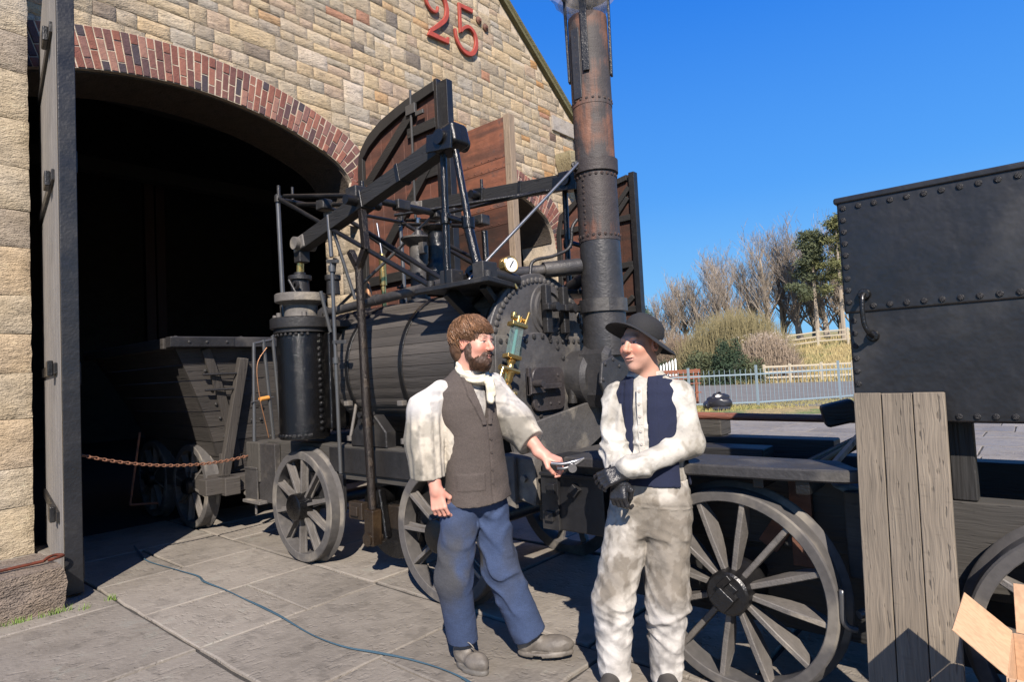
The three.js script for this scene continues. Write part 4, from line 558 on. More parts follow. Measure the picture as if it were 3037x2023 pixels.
// ------------------------------------------------------------------ the tender
const tender = thing('tender', 'black riveted water tank tender on tall spoked wheels beside the leaning board', 'tender');
{
  const tank = new THREE.Group(); tank.name = 'water_tank'; tender.add(tank);
  put('lower_plate', box(2.908, 4.3, 1.262, 1.75, -.618, 1.5, .012), M.ironPaint, tank, 'z');
  put('upper_plate', box(2.9, 4.308, 1.715, 2.205, -.63, 1.51, .012), M.ironPaint, tank, 'z');
  put('top_edge', [box(2.892, 4.316, 2.185, 2.212, -.64, 1.52, .01)], M.ironPaint, tank, 'z');
  const rv = (list, x) => rivetsOn(tank, list.map(([y, z]) => [x, y, z]), .0125, M.ironPaint, [-1, 0, 0]);
  rv([...Array(16).keys()].map((i) => [2.163, -.605 + i * .0575]), 2.9); rv([...Array(14).keys()].map((i) => [1.741, -.52 + i * .0585]), 2.9);
  rv([...Array(8).keys()].map((i) => [2.112 - i * .0498, -.608]), 2.9); rv([...Array(8).keys()].map((i) => [1.685 - i * .053, -.598]), 2.908); rv([...Array(16).keys()].map((i) => [1.287, -.60 + i * .056]), 2.908);
  put('grab_handle', [pipe([[2.895, 1.79, -.548], [2.855, 1.785, -.548], [2.845, 1.77, -.548], [2.84, 1.72, -.55], [2.842, 1.66, -.546], [2.85, 1.63, -.535], [2.87, 1.62, -.532], [2.9, 1.615, -.53]], .0095, 10, 30), ...[[1.79, -.548], [1.617, -.53]].map(([y, z]) => lathe([[.001, -.02], [.02, -.018], [.024, -.008], [.024, .0]], 16, [2.896 + (y < 1.7 ? .012 : 0), y, z], 'x'))], M.ironDark, tank);
  const fr = (n, g, m = M.woodDark) => put(n, g, m, tender, 'z');
  fr('frame_beam', box(3.04, 3.16, .56, .94, -.72, 1.5, .01), mat({ color: [.055, .053, .05], map: rep(T.wood, .6), bumpMap: rep(T.woodB, .6), bumpScale: .003, roughness: .85 })); fr('frame_beam', box(4.1, 4.24, .56, .94, -2.0, 1.5, .01), M.woodBlack);
  fr('frame_beam', box(3.16, 3.26, .62, .96, -2.05, -.7, .01), M.woodBlack); put('dark_backing', box(3.24, 3.27, .2, .64, -2.0, .4, .005), M.woodBlack, tender);  // black panel added behind the wheel to stand for the shade there
  each('tank_post', [box(3.04, 3.12, .94, 1.262, -.32, -.235, .008), box(4.0, 4.2, .94, 1.262, .5, .7, .01)], M.woodBlack, tender, 'y'); put('tank_bearer', box(2.98, 4.25, 1.2, 1.262, .7, .82, .01), M.woodBlack, tender, 'x');
  put('rusty_bracket', [box(3.13, 3.16, .55, .98, -.98, -.88, .004), beamG([3.15, .62, -1.1], [3.15, .8, -.98], .02, .1)], M.rust, tender, 'y');
  const step = iron({ color: [.15, .148, .145], m: .7, roughness: .9 });
  put('footplate', plate([[2.74, -2.02], [2.80, -.92], [2.84, -.66], [2.88, -.60], [3.10, -.74], [3.10, -1.98]], .055, 'xz', 1.01, .008), step, tender, 'z');
  each('footplate_bracket', [box(2.86, 3.1, .96, 1.01, -1.05, -1.0), box(2.84, 3.1, .97, 1.01, -1.5, -1.42), box(2.84, 3.1, .95, 1.01, -.86, -.8)], M.ironDark, tender);
  fr('far_beam', box(4.1, 4.26, .93, 1.03, -2.1, -1.0, .01), M.woodBlack); fr('far_sill', box(3.8, 4.0, .88, 1.0, -2.05, -1.32, .01), M.woodBlack); put('far_block', box(4.12, 4.3, 1.03, 1.145, -1.96, -1.7, .01), M.woodDark, tender, 'z');
  put('deck_board', [box(3.2, 3.5, .90, .925, -2.0, -.65, .004)], M.woodBlack, tender, 'z'); put('deck_board', [box(3.52, 3.78, .90, .925, -2.0, -.65, .004)], M.woodBlack, tender, 'z');
  put('cross_beam', box(3.1, 4.2, .6, .9, -.72, -.6, .01), M.woodBlack, tender, 'x'); put('cross_beam', box(3.1, 4.2, .6, .9, -2.05, -1.93, .01), M.woodBlack, tender, 'x');
  const hub = () => [lathe([[0, -.05], [.09, -.05], [.1, -.04], [.1, .05], [.13, .09], [.13, .13]], 36, [0, 0, 0], 'x'), move(cbox(.07, .085, .085, .006).rotateX(.5), -.075, -.012, 0), beamG([-.07, .03, -.03], [-.09, .10, .02], .03, .022, V(1, 0, 0)), move(cbox(.02, .12, .05, .004).rotateX(.5), -.055, 0, 0)];
  for (const [z, turn] of [[-1.19, .18], [.17, .05]]) for (const s of [0, 1]) { const w = makeWheel(tender, 'wheel', [s ? 4.36 : 2.87, .465, z], .465, { n: 12, hub: .1, hubGeo: joinG(hub(), 'y'), hubMat: M.ironDark, spoke: M.ironDusty, tyre: M.ironTread, turn, blade: 1, depth: .05, w: .13 }); if (s) w.scale.x = -1; }
  each('axle', [rod([2.9, .465, -1.19], [4.3, .465, -1.19], .05), rod([2.9, .465, .17], [4.3, .465, .17], .05)], M.ironDark, tender);
  put('brake_hook', [pipe([[2.9, .54, -.72], [2.885, .55, -.715], [2.88, .5, -.715], [2.88, .43, -.715], [2.885, .405, -.7], [2.9, .395, -.67]], .014, 8, 20), rod([2.9, .46, -.66], [3.1, .5, -.5], .018)], M.steelDull, tender);
}
// loads lying in the tender
tag(put('long_pole', rod([3.9, 1.19, -1.95], [4.02, 1.165, -.84], .026, .022, 14), mat({ color: [.22, .085, .055], map: rep(T.wood, .6), bumpMap: rep(T.woodB, .5), bumpScale: .006, roughness: .55 }), null, 'z'), 'long reddish round pole lying level across the tender behind the man in the hat', 'pole');
tag(put('timber_wedge', [beamG([3.9, 1.19, -1.0], [3.96, 1.23, -.84], .12, .13, V(0, 1, 0), .02)], M.woodBlack, null, 'z'), 'dark chunky timber block propped against the tank corner at the end of the reddish pole', 'timber block');
{
  const b = thing('stick_bundle', 'bundle of rough dark sticks slanting in the tender under the tank corner', 'sticks'), r = rng(9);
  for (let i = 0; i < 9; i++) put('stick', rod([3.25 + r() * .25, .94 + r() * .05, -1.0 + r() * .1], [3.45 + r() * .3, 1.16 + r() * .04, -.66 + r() * .06], .012 + r() * .01, .01, 7), i % 4 ? M.woodDark : mat({ color: [.25, .19, .12], map: rep(T.wood, .4) }), b);
  tag(put('loose_plank', beamG([3.2, .945, -.86], [3.3, 1.22, -.64], .06, .02, V(0, 1, 0)), M.woodGrey, null, 'y'), 'narrow grey plank leaning on the tank beside the stick bundle', 'plank');
  tag(put('oily_rag', (() => { const g = new THREE.SphereGeometry(1, 20, 12); g.scale(.13, .03, .1); const p = g.attributes.position; for (let i = 0; i < p.count; i++) p.setXYZ(i, p.getX(i) * (.8 + .5 * noise3(p.getX(i) * 30, p.getZ(i) * 30, 3)), p.getY(i) * (.5 + noise3(p.getX(i) * 40, p.getZ(i) * 40, 9)), p.getZ(i)); g.computeVertexNormals(); g.translate(3.2, .95, -.7); return g; })(), mat({ color: [.07, .12, .17], roughness: .9 }), null), 'crumpled dull blue rag under the tank corner of the tender', 'rag');
}
// ------------------------------------------------------------------ chaldron wagon standing in the doorway
{
  const w = thing('coal_wagon', 'dark wooden hopper wagon half in shadow inside the near doorway', 'wagon');
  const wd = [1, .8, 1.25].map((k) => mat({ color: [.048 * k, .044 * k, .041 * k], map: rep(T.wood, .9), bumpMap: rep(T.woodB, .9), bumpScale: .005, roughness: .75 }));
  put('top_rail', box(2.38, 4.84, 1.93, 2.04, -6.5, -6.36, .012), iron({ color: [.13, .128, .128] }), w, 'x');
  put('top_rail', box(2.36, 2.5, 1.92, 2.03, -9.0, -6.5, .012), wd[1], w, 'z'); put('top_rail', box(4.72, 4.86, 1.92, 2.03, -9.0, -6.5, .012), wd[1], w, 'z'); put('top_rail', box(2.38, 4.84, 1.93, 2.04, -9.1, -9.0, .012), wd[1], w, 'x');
  const bolts = new THREE.Group(); put('corner_strap', [box(2.376, 3.0, 1.94, 2.03, -6.362, -6.353, .003)], M.iron, w); rivetsOn(w, [[2.55, 1.985, -6.352], [2.72, 1.985, -6.352], [2.92, 1.985, -6.352]], .016, M.iron, [0, 0, 1]); rivetsOn(w, [[2.45, 2.04, -6.42], [3.1, 2.04, -6.42]], .02, M.iron, [0, 1, 0]);
  // hopper profile: half width and end position at height y
  const hw = (y) => { const t = clamp((y - .62) / 1.31); return lerp(.62, 1.15, Math.pow(t, 1.5) * .55 + t * .45); }, zf = (y) => lerp(-6.72, -6.47, clamp((y - .62) / 1.31)), zb = (y) => lerp(-8.5, -8.95, clamp((y - .62) / 1.31));
  const N = 8, ys = [...Array(N + 1).keys()].map((i) => .62 + i * 1.31 / N);
  const quadG = (P) => { const g = new THREE.BufferGeometry(), q = []; const f = (a, b, c, d) => q.push(...P[a], ...P[b], ...P[c], ...P[a], ...P[c], ...P[d]); f(0, 1, 2, 3); f(5, 4, 7, 6); f(4, 0, 3, 7); f(1, 5, 6, 2); f(3, 2, 6, 7); f(4, 5, 1, 0); g.setAttribute('position', new THREE.Float32BufferAttribute(q, 3)); g.computeVertexNormals(); return g; };
  for (let i = 0; i < N; i++) {
    const a = ys[i] + .005, b = ys[i + 1] - .004;
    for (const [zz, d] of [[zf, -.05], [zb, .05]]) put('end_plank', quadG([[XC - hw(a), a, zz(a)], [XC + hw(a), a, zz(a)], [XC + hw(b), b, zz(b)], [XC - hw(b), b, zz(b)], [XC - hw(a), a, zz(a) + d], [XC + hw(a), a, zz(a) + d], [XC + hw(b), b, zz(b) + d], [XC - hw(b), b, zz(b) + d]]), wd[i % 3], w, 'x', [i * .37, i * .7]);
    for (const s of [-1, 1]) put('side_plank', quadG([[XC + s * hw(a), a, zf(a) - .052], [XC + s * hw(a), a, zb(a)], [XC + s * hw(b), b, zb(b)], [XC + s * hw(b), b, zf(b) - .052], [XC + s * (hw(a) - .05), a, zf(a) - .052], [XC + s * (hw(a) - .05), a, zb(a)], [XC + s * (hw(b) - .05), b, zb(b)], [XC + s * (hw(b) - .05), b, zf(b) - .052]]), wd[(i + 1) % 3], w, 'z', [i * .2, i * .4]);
  }
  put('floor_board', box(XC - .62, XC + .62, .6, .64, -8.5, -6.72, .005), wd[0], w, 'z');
  // strapping on the end: curved corner strap with bolts, and the leaning post
  const strap = (f, y0, y1, wid, th) => { const q = []; for (let i = 0; i < 10; i++) { const a = lerp(y0, y1, i / 10), b = lerp(y0, y1, (i + 1) / 10); q.push(beamG([f(a), a, zf(a) + th / 2 + .002], [f(b), b, zf(b) + th / 2 + .002], wid, th, V(0, 0, 1), .003)); } return q; };
  const f1 = (y) => XC - hw(y) * .80 + .05, f2 = (y) => lerp(2.98, 3.12, (y - .7) / 1.2);
  put('curved_strap', strap(f1, .66, 1.92, .09, .03), wd[2], w, 'y'); put('post', [beamG([2.985, .55, -6.66], [3.12, 1.82, -6.43], .10, .08, V(0, 0, 1), .01), box(2.95, 3.0, .5, .82, -6.68, -6.62)], wd[2], w, 'y');
  rivetsOn(w, [...[.8, 1.0, 1.2, 1.35, 1.5, 1.7].map((y) => [f1(y) - .07, y, zf(y) + .004]), ...[.9, 1.1, 1.3, 1.5, 1.75].map((y) => [f2(y) + .02, y, zf(y) + .07]), [3.28, 1.3, -6.57], [3.28, 1.15, -6.6], [3.38, 1.3, -6.57], [3.38, 1.15, -6.6]], .018, M.iron, [0, .2, 1]);
  each('cross_bar', [rod([2.72, 1.66, -6.47], [3.08, 1.66, -6.44], .014), rod([2.75, 1.5, -6.5], [3.05, 1.5, -6.48], .012)], M.iron, w);
  // running gear
  put('sole_bar', box(2.86, 3.02, .42, .6, -8.8, -6.35, .01), wd[2], w, 'z'); put('sole_bar', box(4.2, 4.36, .42, .6, -8.8, -6.35, .01), wd[2], w, 'z'); put('end_beam', box(2.7, 4.5, .44, .6, -6.6, -6.42, .01), wd[2], w, 'x');
  put('drawbar', [rod([3.61, .6, -6.4], [3.61, .66, -5.95], .03), rod([3.2, .5, -6.38], [3.05, .42, -6.3], .03)], M.ironDusty, w);
  const hub = lathe([[0, -.06], [.07, -.06], [.09, -.04], [.1, .1]], 24, [0, 0, 0], 'x');
  for (const z of [-7.2, -8.3]) for (const s of [0, 1]) { const g = makeWheel(w, 'wheel', [s ? 4.36 : 2.85, .455, z], .455, { n: 8, hub: .1, hubGeo: hub.clone(), hubMat: M.ironDark, spoke: M.ironDusty, tyre: M.ironTread, turn: .2, w: .13 }); if (s) g.scale.x = -1; }
  each('axle', [rod([2.9, .455, -7.2], [4.3, .455, -7.2], .045), rod([2.9, .455, -8.3], [4.3, .455, -8.3], .045)], M.ironDark, w);
  put('brake_lever', [rod([2.34, 1.1, -7.1], [2.3, .35, -7.3], .012), rod([2.3, .35, -7.3], [2.6, .3, -7.4], .012)], M.rust, w);
}
// ------------------------------------------------------------------ loose things in the yard
{
  // board leaning on the tank
  const b = thing('plank_board', 'weathered grey three-plank board leaning upright against the black tank', 'board', [2.87, 1.385, 0]);
  const bw = [1, .92, 1.06].map((k) => mat({ color: [.215 * k, .187 * k, .152 * k], map: rep(T.wood, .55), bumpMap: rep(T.woodB, .55), bumpScale: .005, roughness: .92 }));
  b.rotation.z = -Math.atan2(.13, 1.385);
  [[-.605, -.508], [-.505, -.402], [-.399, -.297]].forEach(([z0, z1], i) => put('plank', box(-.034, -.003, -1.388, -.002 - .002 * (i === 1), z0, z1, .004), bw[i], b, 'y', [i * .7, i * .31]));
  put('batten', [box(-.001, .025, -.25, -.15, -.58, -.32, .004)], bw[1], b, 'z'); put('batten', [box(-.001, .025, -1.2, -1.1, -.58, -.32, .004)], bw[1], b, 'z');
}
{
  const c = thing('cardboard_box', 'open brown cardboard box with one flap raised at the foot of the board', 'box'), m = mat({ color: [.53, .34, .21], roughness: .85, map: rep(T.asphalt, .8) });
  const wall = (n, a, b2, h0, h1, t = .005) => put(n, beamG([a[0], (h0 + h1) / 2, a[1]], [b2[0], (h0 + h1) / 2, b2[1]], t, h1 - h0, V(0, 1, 0), .001), m, c);
  wall('side', [2.2, -.14], [2.55, -.14], .01, .63); wall('side', [2.2, .32], [2.55, .32], .01, .63); wall('side', [2.2, -.137], [2.2, .317], .01, .63); wall('side', [2.55, -.137], [2.55, .317], .01, .63); put('bottom', box(2.205, 2.545, .005, .01, -.135, .315, 0), m, c);
  put('flap', plate([[2.2, 0], [2.55, 0], [2.55, .155], [2.2, .155]], .005, 'xy', 0, .001).rotateX(-.87).translate(0, .632, -.142), m, c); put('flap', plate([[-.13, 0], [.3, 0], [.3, .15], [-.13, .15]], .005, 'zy', 0, .001).rotateZ(-.35).translate(2.552, .632, 0), m, c);
  put('flap', plate([[-.12, -.15], [.3, -.15], [.3, 0], [-.12, 0]], .005, 'zy', 0, .001).rotateZ(-.5).translate(2.196, .632, 0), m, c);
  put('flap', plate([[2.2, 0], [2.55, 0], [2.55, .17], [2.2, .17]], .005, 'xy', 0, .001).rotateX(-.2).translate(0, .632, .322), m, c);
}
{ // rough plinth stone at the foot of the left door, and the iron rod on it
  const g = new THREE.BoxGeometry(1.12, .31, .62, 28, 8, 16).toNonIndexed(); g.deleteAttribute('uv'); g.deleteAttribute('normal'); const p = g.attributes.position;
  for (let i = 0; i < p.count; i++) { let x = p.getX(i), y = p.getY(i), z = p.getZ(i); const up = sstep(-.15, .1, y), n = fbm3(x * 4 + 3, y * 9, z * 4, 4) - .5, q = fbm3(x * 1.5, y * 16, z * 1.5 + 7, 3) - .5; const e = Math.max(0, Math.abs(x) / .56 + y / .155 * .6 - 1.2) * .05; p.setXYZ(i, x + n * .06 * (Math.abs(x) > .5 ? 1 : .2) - Math.sign(x) * e, y + (y > .1 ? n * .05 : 0), z + (n * .08 + q * .05) * (z > .2 ? 1 : .3)); }
  const gg = creased(g, .6); gg.translate(.73, .15, -5.74);
  tag(put('plinth_stone', gg, stoneMat([.20, .165, .13], { bumpScale: .03, map: rep(T.stone, .5) }), null, 'x'), 'rough low sandstone plinth block beside the left door', 'stone block');
  tag(put('iron_rod', [rod([.75, .325, -5.62], [1.2, .335, -5.6], .011), pipe([[1.2, .335, -5.6], [1.23, .35, -5.62], [1.29, .352, -5.64], [1.32, .345, -5.61], [1.27, .342, -5.58], [1.22, .338, -5.58]], .011, 8, 24)], mat({ color: [.40, .16, .06], map: rep(T.rust, .4), roughness: .8 })), 'rusty iron rod ending in an eye, resting on the plinth stone', 'iron rod');
  const r = rng(3), P = []; const blade = (x, z, h) => { const a = r() * 6.28, w = .004, l = (r() - .5) * .05; P.push(x - w * Math.cos(a), -.01, z - w * Math.sin(a), x + w * Math.cos(a), -.01, z + w * Math.sin(a), x + l, h, z + (r() - .5) * .04); };
  for (const [cx, cz, n, s] of [[1.55, -5.36, 40, .05], [1.22, -5.38, 90, .12], [1.02, -5.40, 50, .08], [.9, -5.41, 40, .06], [1.36, -5.3, 14, .04]]) for (let i = 0; i < n; i++) blade(cx + (r() + r() - 1) * s, cz + (r() + r() - 1) * .025, .015 + r() * .04);
  const gr = new THREE.BufferGeometry(); gr.setAttribute('position', new THREE.Float32BufferAttribute(P, 3)); gr.computeVertexNormals(); const gm = put('grass', gr, mat({ color: [.16, .24, .05], roughness: .8, side: THREE.DoubleSide })); tag(gm, 'little tufts of green grass along the foot of the plinth stone', 'grass', null, 'stuff');
}
{ // chain between the door edge and the locomotive
  const c = thing('chain', 'rusty chain sagging across the doorway in front of the wagon', 'chain'), A = V(1.45, 1.065, -5.72), B = V(2.9, .845, -5.94), n = 50, lk = (() => { class K extends THREE.Curve { getPoint(t, o = V(0, 0, 0)) { const a = t * Math.PI * 2; return o.set(Math.cos(a) * .021, Math.sin(a) * .011, 0); } } return flat(new THREE.TubeGeometry(new K(), 14, .0048, 6, true)); })();
  const at = (t) => V(0, 0, 0).lerpVectors(A, B, t).add(V(0, -.10 * 4 * t * (1 - t) * .9, 0));
  for (let i = 0; i < n; i++) { const p = at(i / n), q = at((i + 1) / n), l = inst('link', lk, M.rustChain, c); l.position.copy(p).add(q).multiplyScalar(.5); l.quaternion.setFromUnitVectors(V(1, 0, 0), q.clone().sub(p).normalize()); l.rotateX(i % 2 ? 1.1 : -.5); }
}
{
  const pts = [[2.2, -6.9], [2.12, -6.5], [2.08, -6.2], [2.13, -5.61], [2.15, -5.3], [2.12, -5.15], [2.13, -4.8], [2.12, -4.48], [2.11, -4.2], [2.10, -3.95], [2.06, -3.43], [2.08, -3.14], [2.13, -2.96], [2.19, -2.73], [2.22, -2.46], [2.20, -2.28], [2.1, -2.0], [1.9, -1.7], [1.7, -1.5]];
  tag(put('blue_rope', [pipe(pts.map(([x, z]) => [x, .010, z]), .0042, 6, 160), pipe(pts.map(([x, z], i) => [x + .004 + .006 * Math.sin(i * 1.7), .012, z + .006]), .0034, 6, 160)], mat({ color: [.035, .075, .105], roughness: .7 }), null), 'long thin blue rope trailing over the flagstones', 'rope');
}
// ------------------------------------------------------------------ people: distance fields meshed with surface nets
const hyp = Math.hypot;
const smin = (a, b, k) => { const h = Math.max(k - Math.abs(a - b), 0) / k; return Math.min(a, b) - h * h * k * .25; };
const smax = (a, b, k) => -smin(-a, -b, k);
function cone(a, b, ra, rb) {          // tapered capsule
  const [ax, ay, az] = a, dx = b[0] - ax, dy = b[1] - ay, dz = b[2] - az, L = dx * dx + dy * dy + dz * dz || 1e-9;
  return (x, y, z) => { const t = clamp(((x - ax) * dx + (y - ay) * dy + (z - az) * dz) / L); return hyp(x - ax - dx * t, y - ay - dy * t, z - az - dz * t) - ra - (rb - ra) * t; };
}
const ell = (c, r) => (x, y, z) => { const a = (x - c[0]) / r[0], b = (y - c[1]) / r[1], d = (z - c[2]) / r[2], k0 = hyp(a, b, d), k1 = hyp(a / r[0], b / r[1], d / r[2]) || 1e-6; return k0 * (k0 - 1) / k1; };
function column(st, yaw) {              // stacked ellipses: [y, cx, cz, rx, rz]; yaw turns the cross-section
  const c = Math.cos(yaw), s = Math.sin(yaw);
  return (x, y, z) => {
    let i = 0; while (i < st.length - 2 && y > st[i + 1][0]) i++; const A = st[i], B = st[i + 1], t = sstep(A[0], B[0], y) * .5 + clamp((y - A[0]) / (B[0] - A[0])) * .5;
    const cx = lerp(A[1], B[1], t), cz = lerp(A[2], B[2], t), rx = lerp(A[3], B[3], t), rz = lerp(A[4], B[4], t), u = (x - cx) * c - (z - cz) * s, v = (x - cx) * s + (z - cz) * c, k = hyp(u / rx, v / rz), g = hyp(u / rx / rx, v / rz / rz) || 1e-6; return Math.max(k * (k - 1) / g, st[0][0] - y, y - st[st.length - 1][0]);
  };
}
function mesh(f, lo, hi, h, colorOf) {   // naive surface nets with coarse block skipping
  const n = [0, 1, 2].map((k) => Math.ceil((hi[k] - lo[k]) / h) + 1), [nx, ny, nz] = n, F = new Float32Array(nx * ny * nz).fill(9), Bk = 4, id = (i, j, k) => i + nx * (j + ny * k);
  for (let k = 0; k < nz; k += Bk) for (let j = 0; j < ny; j += Bk) for (let i = 0; i < nx; i += Bk) {
    const d = f(lo[0] + (i + 2) * h, lo[1] + (j + 2) * h, lo[2] + (k + 2) * h), far = Math.abs(d) > h * Bk * 2.2 + .012;
    for (let c = k; c < Math.min(k + Bk, nz); c++) for (let b = j; b < Math.min(j + Bk, ny); b++) for (let a = i; a < Math.min(i + Bk, nx); a++) F[id(a, b, c)] = far ? d : f(lo[0] + a * h, lo[1] + b * h, lo[2] + c * h);
  }
  const map = new Int32Array(nx * ny * nz).fill(-1), P = [], ix = [];
  for (let k = 0; k < nz - 1; k++) for (let j = 0; j < ny - 1; j++) for (let i = 0; i < nx - 1; i++) {
    let m = 0, cx = 0, cy = 0, cz = 0, c = 0; const v = [];
    for (let q = 0; q < 8; q++) { const w = F[id(i + (q & 1), j + ((q >> 1) & 1), k + (q >> 2))]; v.push(w); if (w < 0) m |= 1 << q; }
    if (m === 0 || m === 255) continue;
    for (let q = 0; q < 8; q++) for (const e of [1, 2, 4]) { const w = q | e; if (w === q) continue; const a = v[q], b = v[w]; if ((a < 0) === (b < 0)) continue; const t = a / (a - b); cx += (q & 1) + (e === 1 ? t : 0); cy += ((q >> 1) & 1) + (e === 2 ? t : 0); cz += (q >> 2) + (e === 4 ? t : 0); c++; }
    map[id(i, j, k)] = P.length / 3; P.push(lo[0] + (i + cx / c) * h, lo[1] + (j + cy / c) * h, lo[2] + (k + cz / c) * h);
  }
  const quad = (a, b, c, d, flip) => { if (a < 0 || b < 0 || c < 0 || d < 0) return; if (flip) ix.push(a, c, b, a, d, c); else ix.push(a, b, c, a, c, d); };
  for (let k = 1; k < nz - 1; k++) for (let j = 1; j < ny - 1; j++) for (let i = 1; i < nx - 1; i++) {
    const s = F[id(i, j, k)] < 0;
    if (s !== F[id(i + 1, j, k)] < 0) quad(map[id(i, j - 1, k - 1)], map[id(i, j, k - 1)], map[id(i, j, k)], map[id(i, j - 1, k)], !s);
    if (s !== F[id(i, j + 1, k)] < 0) quad(map[id(i - 1, j, k - 1)], map[id(i - 1, j, k)], map[id(i, j, k)], map[id(i, j, k - 1)], !s);
    if (s !== F[id(i, j, k + 1)] < 0) quad(map[id(i - 1, j - 1, k)], map[id(i, j - 1, k)], map[id(i, j, k)], map[id(i - 1, j, k)], !s);
  }
  const g = new THREE.BufferGeometry(); g.setAttribute('position', new THREE.Float32BufferAttribute(P, 3)); g.setIndex(ix); g.computeVertexNormals();
  const C = new Float32Array(P.length), N = g.attributes.normal; for (let i = 0; i < P.length / 3; i++) { const c = colorOf ? colorOf(P[i * 3], P[i * 3 + 1], P[i * 3 + 2], [N.getX(i), N.getY(i), N.getZ(i)]) : [1, 1, 1]; C.set(c, i * 3); }
  const r = g.toNonIndexed(); const C2 = new Float32Array(ix.length * 3); ix.forEach((q, i) => C2.set(C.subarray(q * 3, q * 3 + 3), i * 3)); boxUV(r, 'y'); r.setAttribute('color', new THREE.BufferAttribute(C2, 3)); return r;
}
const crs = (x, y, z, s) => { const w = .9 * noise3(x * 4 + 5, y * 4, z * 4); const a = ridge(x * s + w, y * s * 1.5 + w * 1.4, z * s - w), b = ridge(x * s * 1.9 - w, y * s * 2.2 + x * s + 4, z * s * 1.9 + w); return Math.pow(a, 9) + .6 * Math.pow(b, 11); };
const fold = (x, y, z, d, f, seed, cover = .5) => { const n = fbm3(x * 4 + seed, y * 4, z * 4, 2), m = sstep(cover - .12, cover + .12, noise3(x * 3.2 + seed * 3, y * 3.2, z * 3.2 + 9)), q = .5 + .5 * Math.sin(6.283 * ((x * d[0] + y * d[1] + z * d[2]) * f * .8 + n * 4.2)); return Math.pow(q, 2.2) * m; };
const ridge = (x, y, z) => 1 - Math.abs(2 * noise3(x, y, z) - 1);
const wrinkle = (x, y, z, s, str = [1, 1, 1]) => { const w = noise3(x * 5, y * 5, z * 5) * .35; const a = ridge((x * str[0] + w) * s, (y * str[1] + w) * s, (z * str[2] + w) * s), b = ridge((x * str[0] - w + 3) * s * 2.1, (y * str[1] + w) * s * 2.1, (z * str[2] + 7) * s * 2.1); return a * a * .65 + b * b * .35 - .4; };
function xform(o, yaw, pitch = 0, roll = 0, sc = 1) { const m = new THREE.Matrix4().makeRotationFromEuler(new THREE.Euler(pitch, yaw, roll, 'YXZ')).invert(), e = m.elements; const w = (x, y, z) => { x -= o[0]; y -= o[1]; z -= o[2]; return [(e[0] * x + e[4] * y + e[8] * z) / sc, (e[1] * x + e[5] * y + e[9] * z) / sc, (e[2] * x + e[6] * y + e[10] * z) / sc]; }; w.inv = (p) => { const v = V(...p).multiplyScalar(sc).applyMatrix4(m.clone().invert()); return [v.x + o[0], v.y + o[1], v.z + o[2]]; }; w.wrap = (f) => (x, y, z) => { const q = w(x, y, z); return f(q[0], q[1], q[2]) * sc; }; return w; }

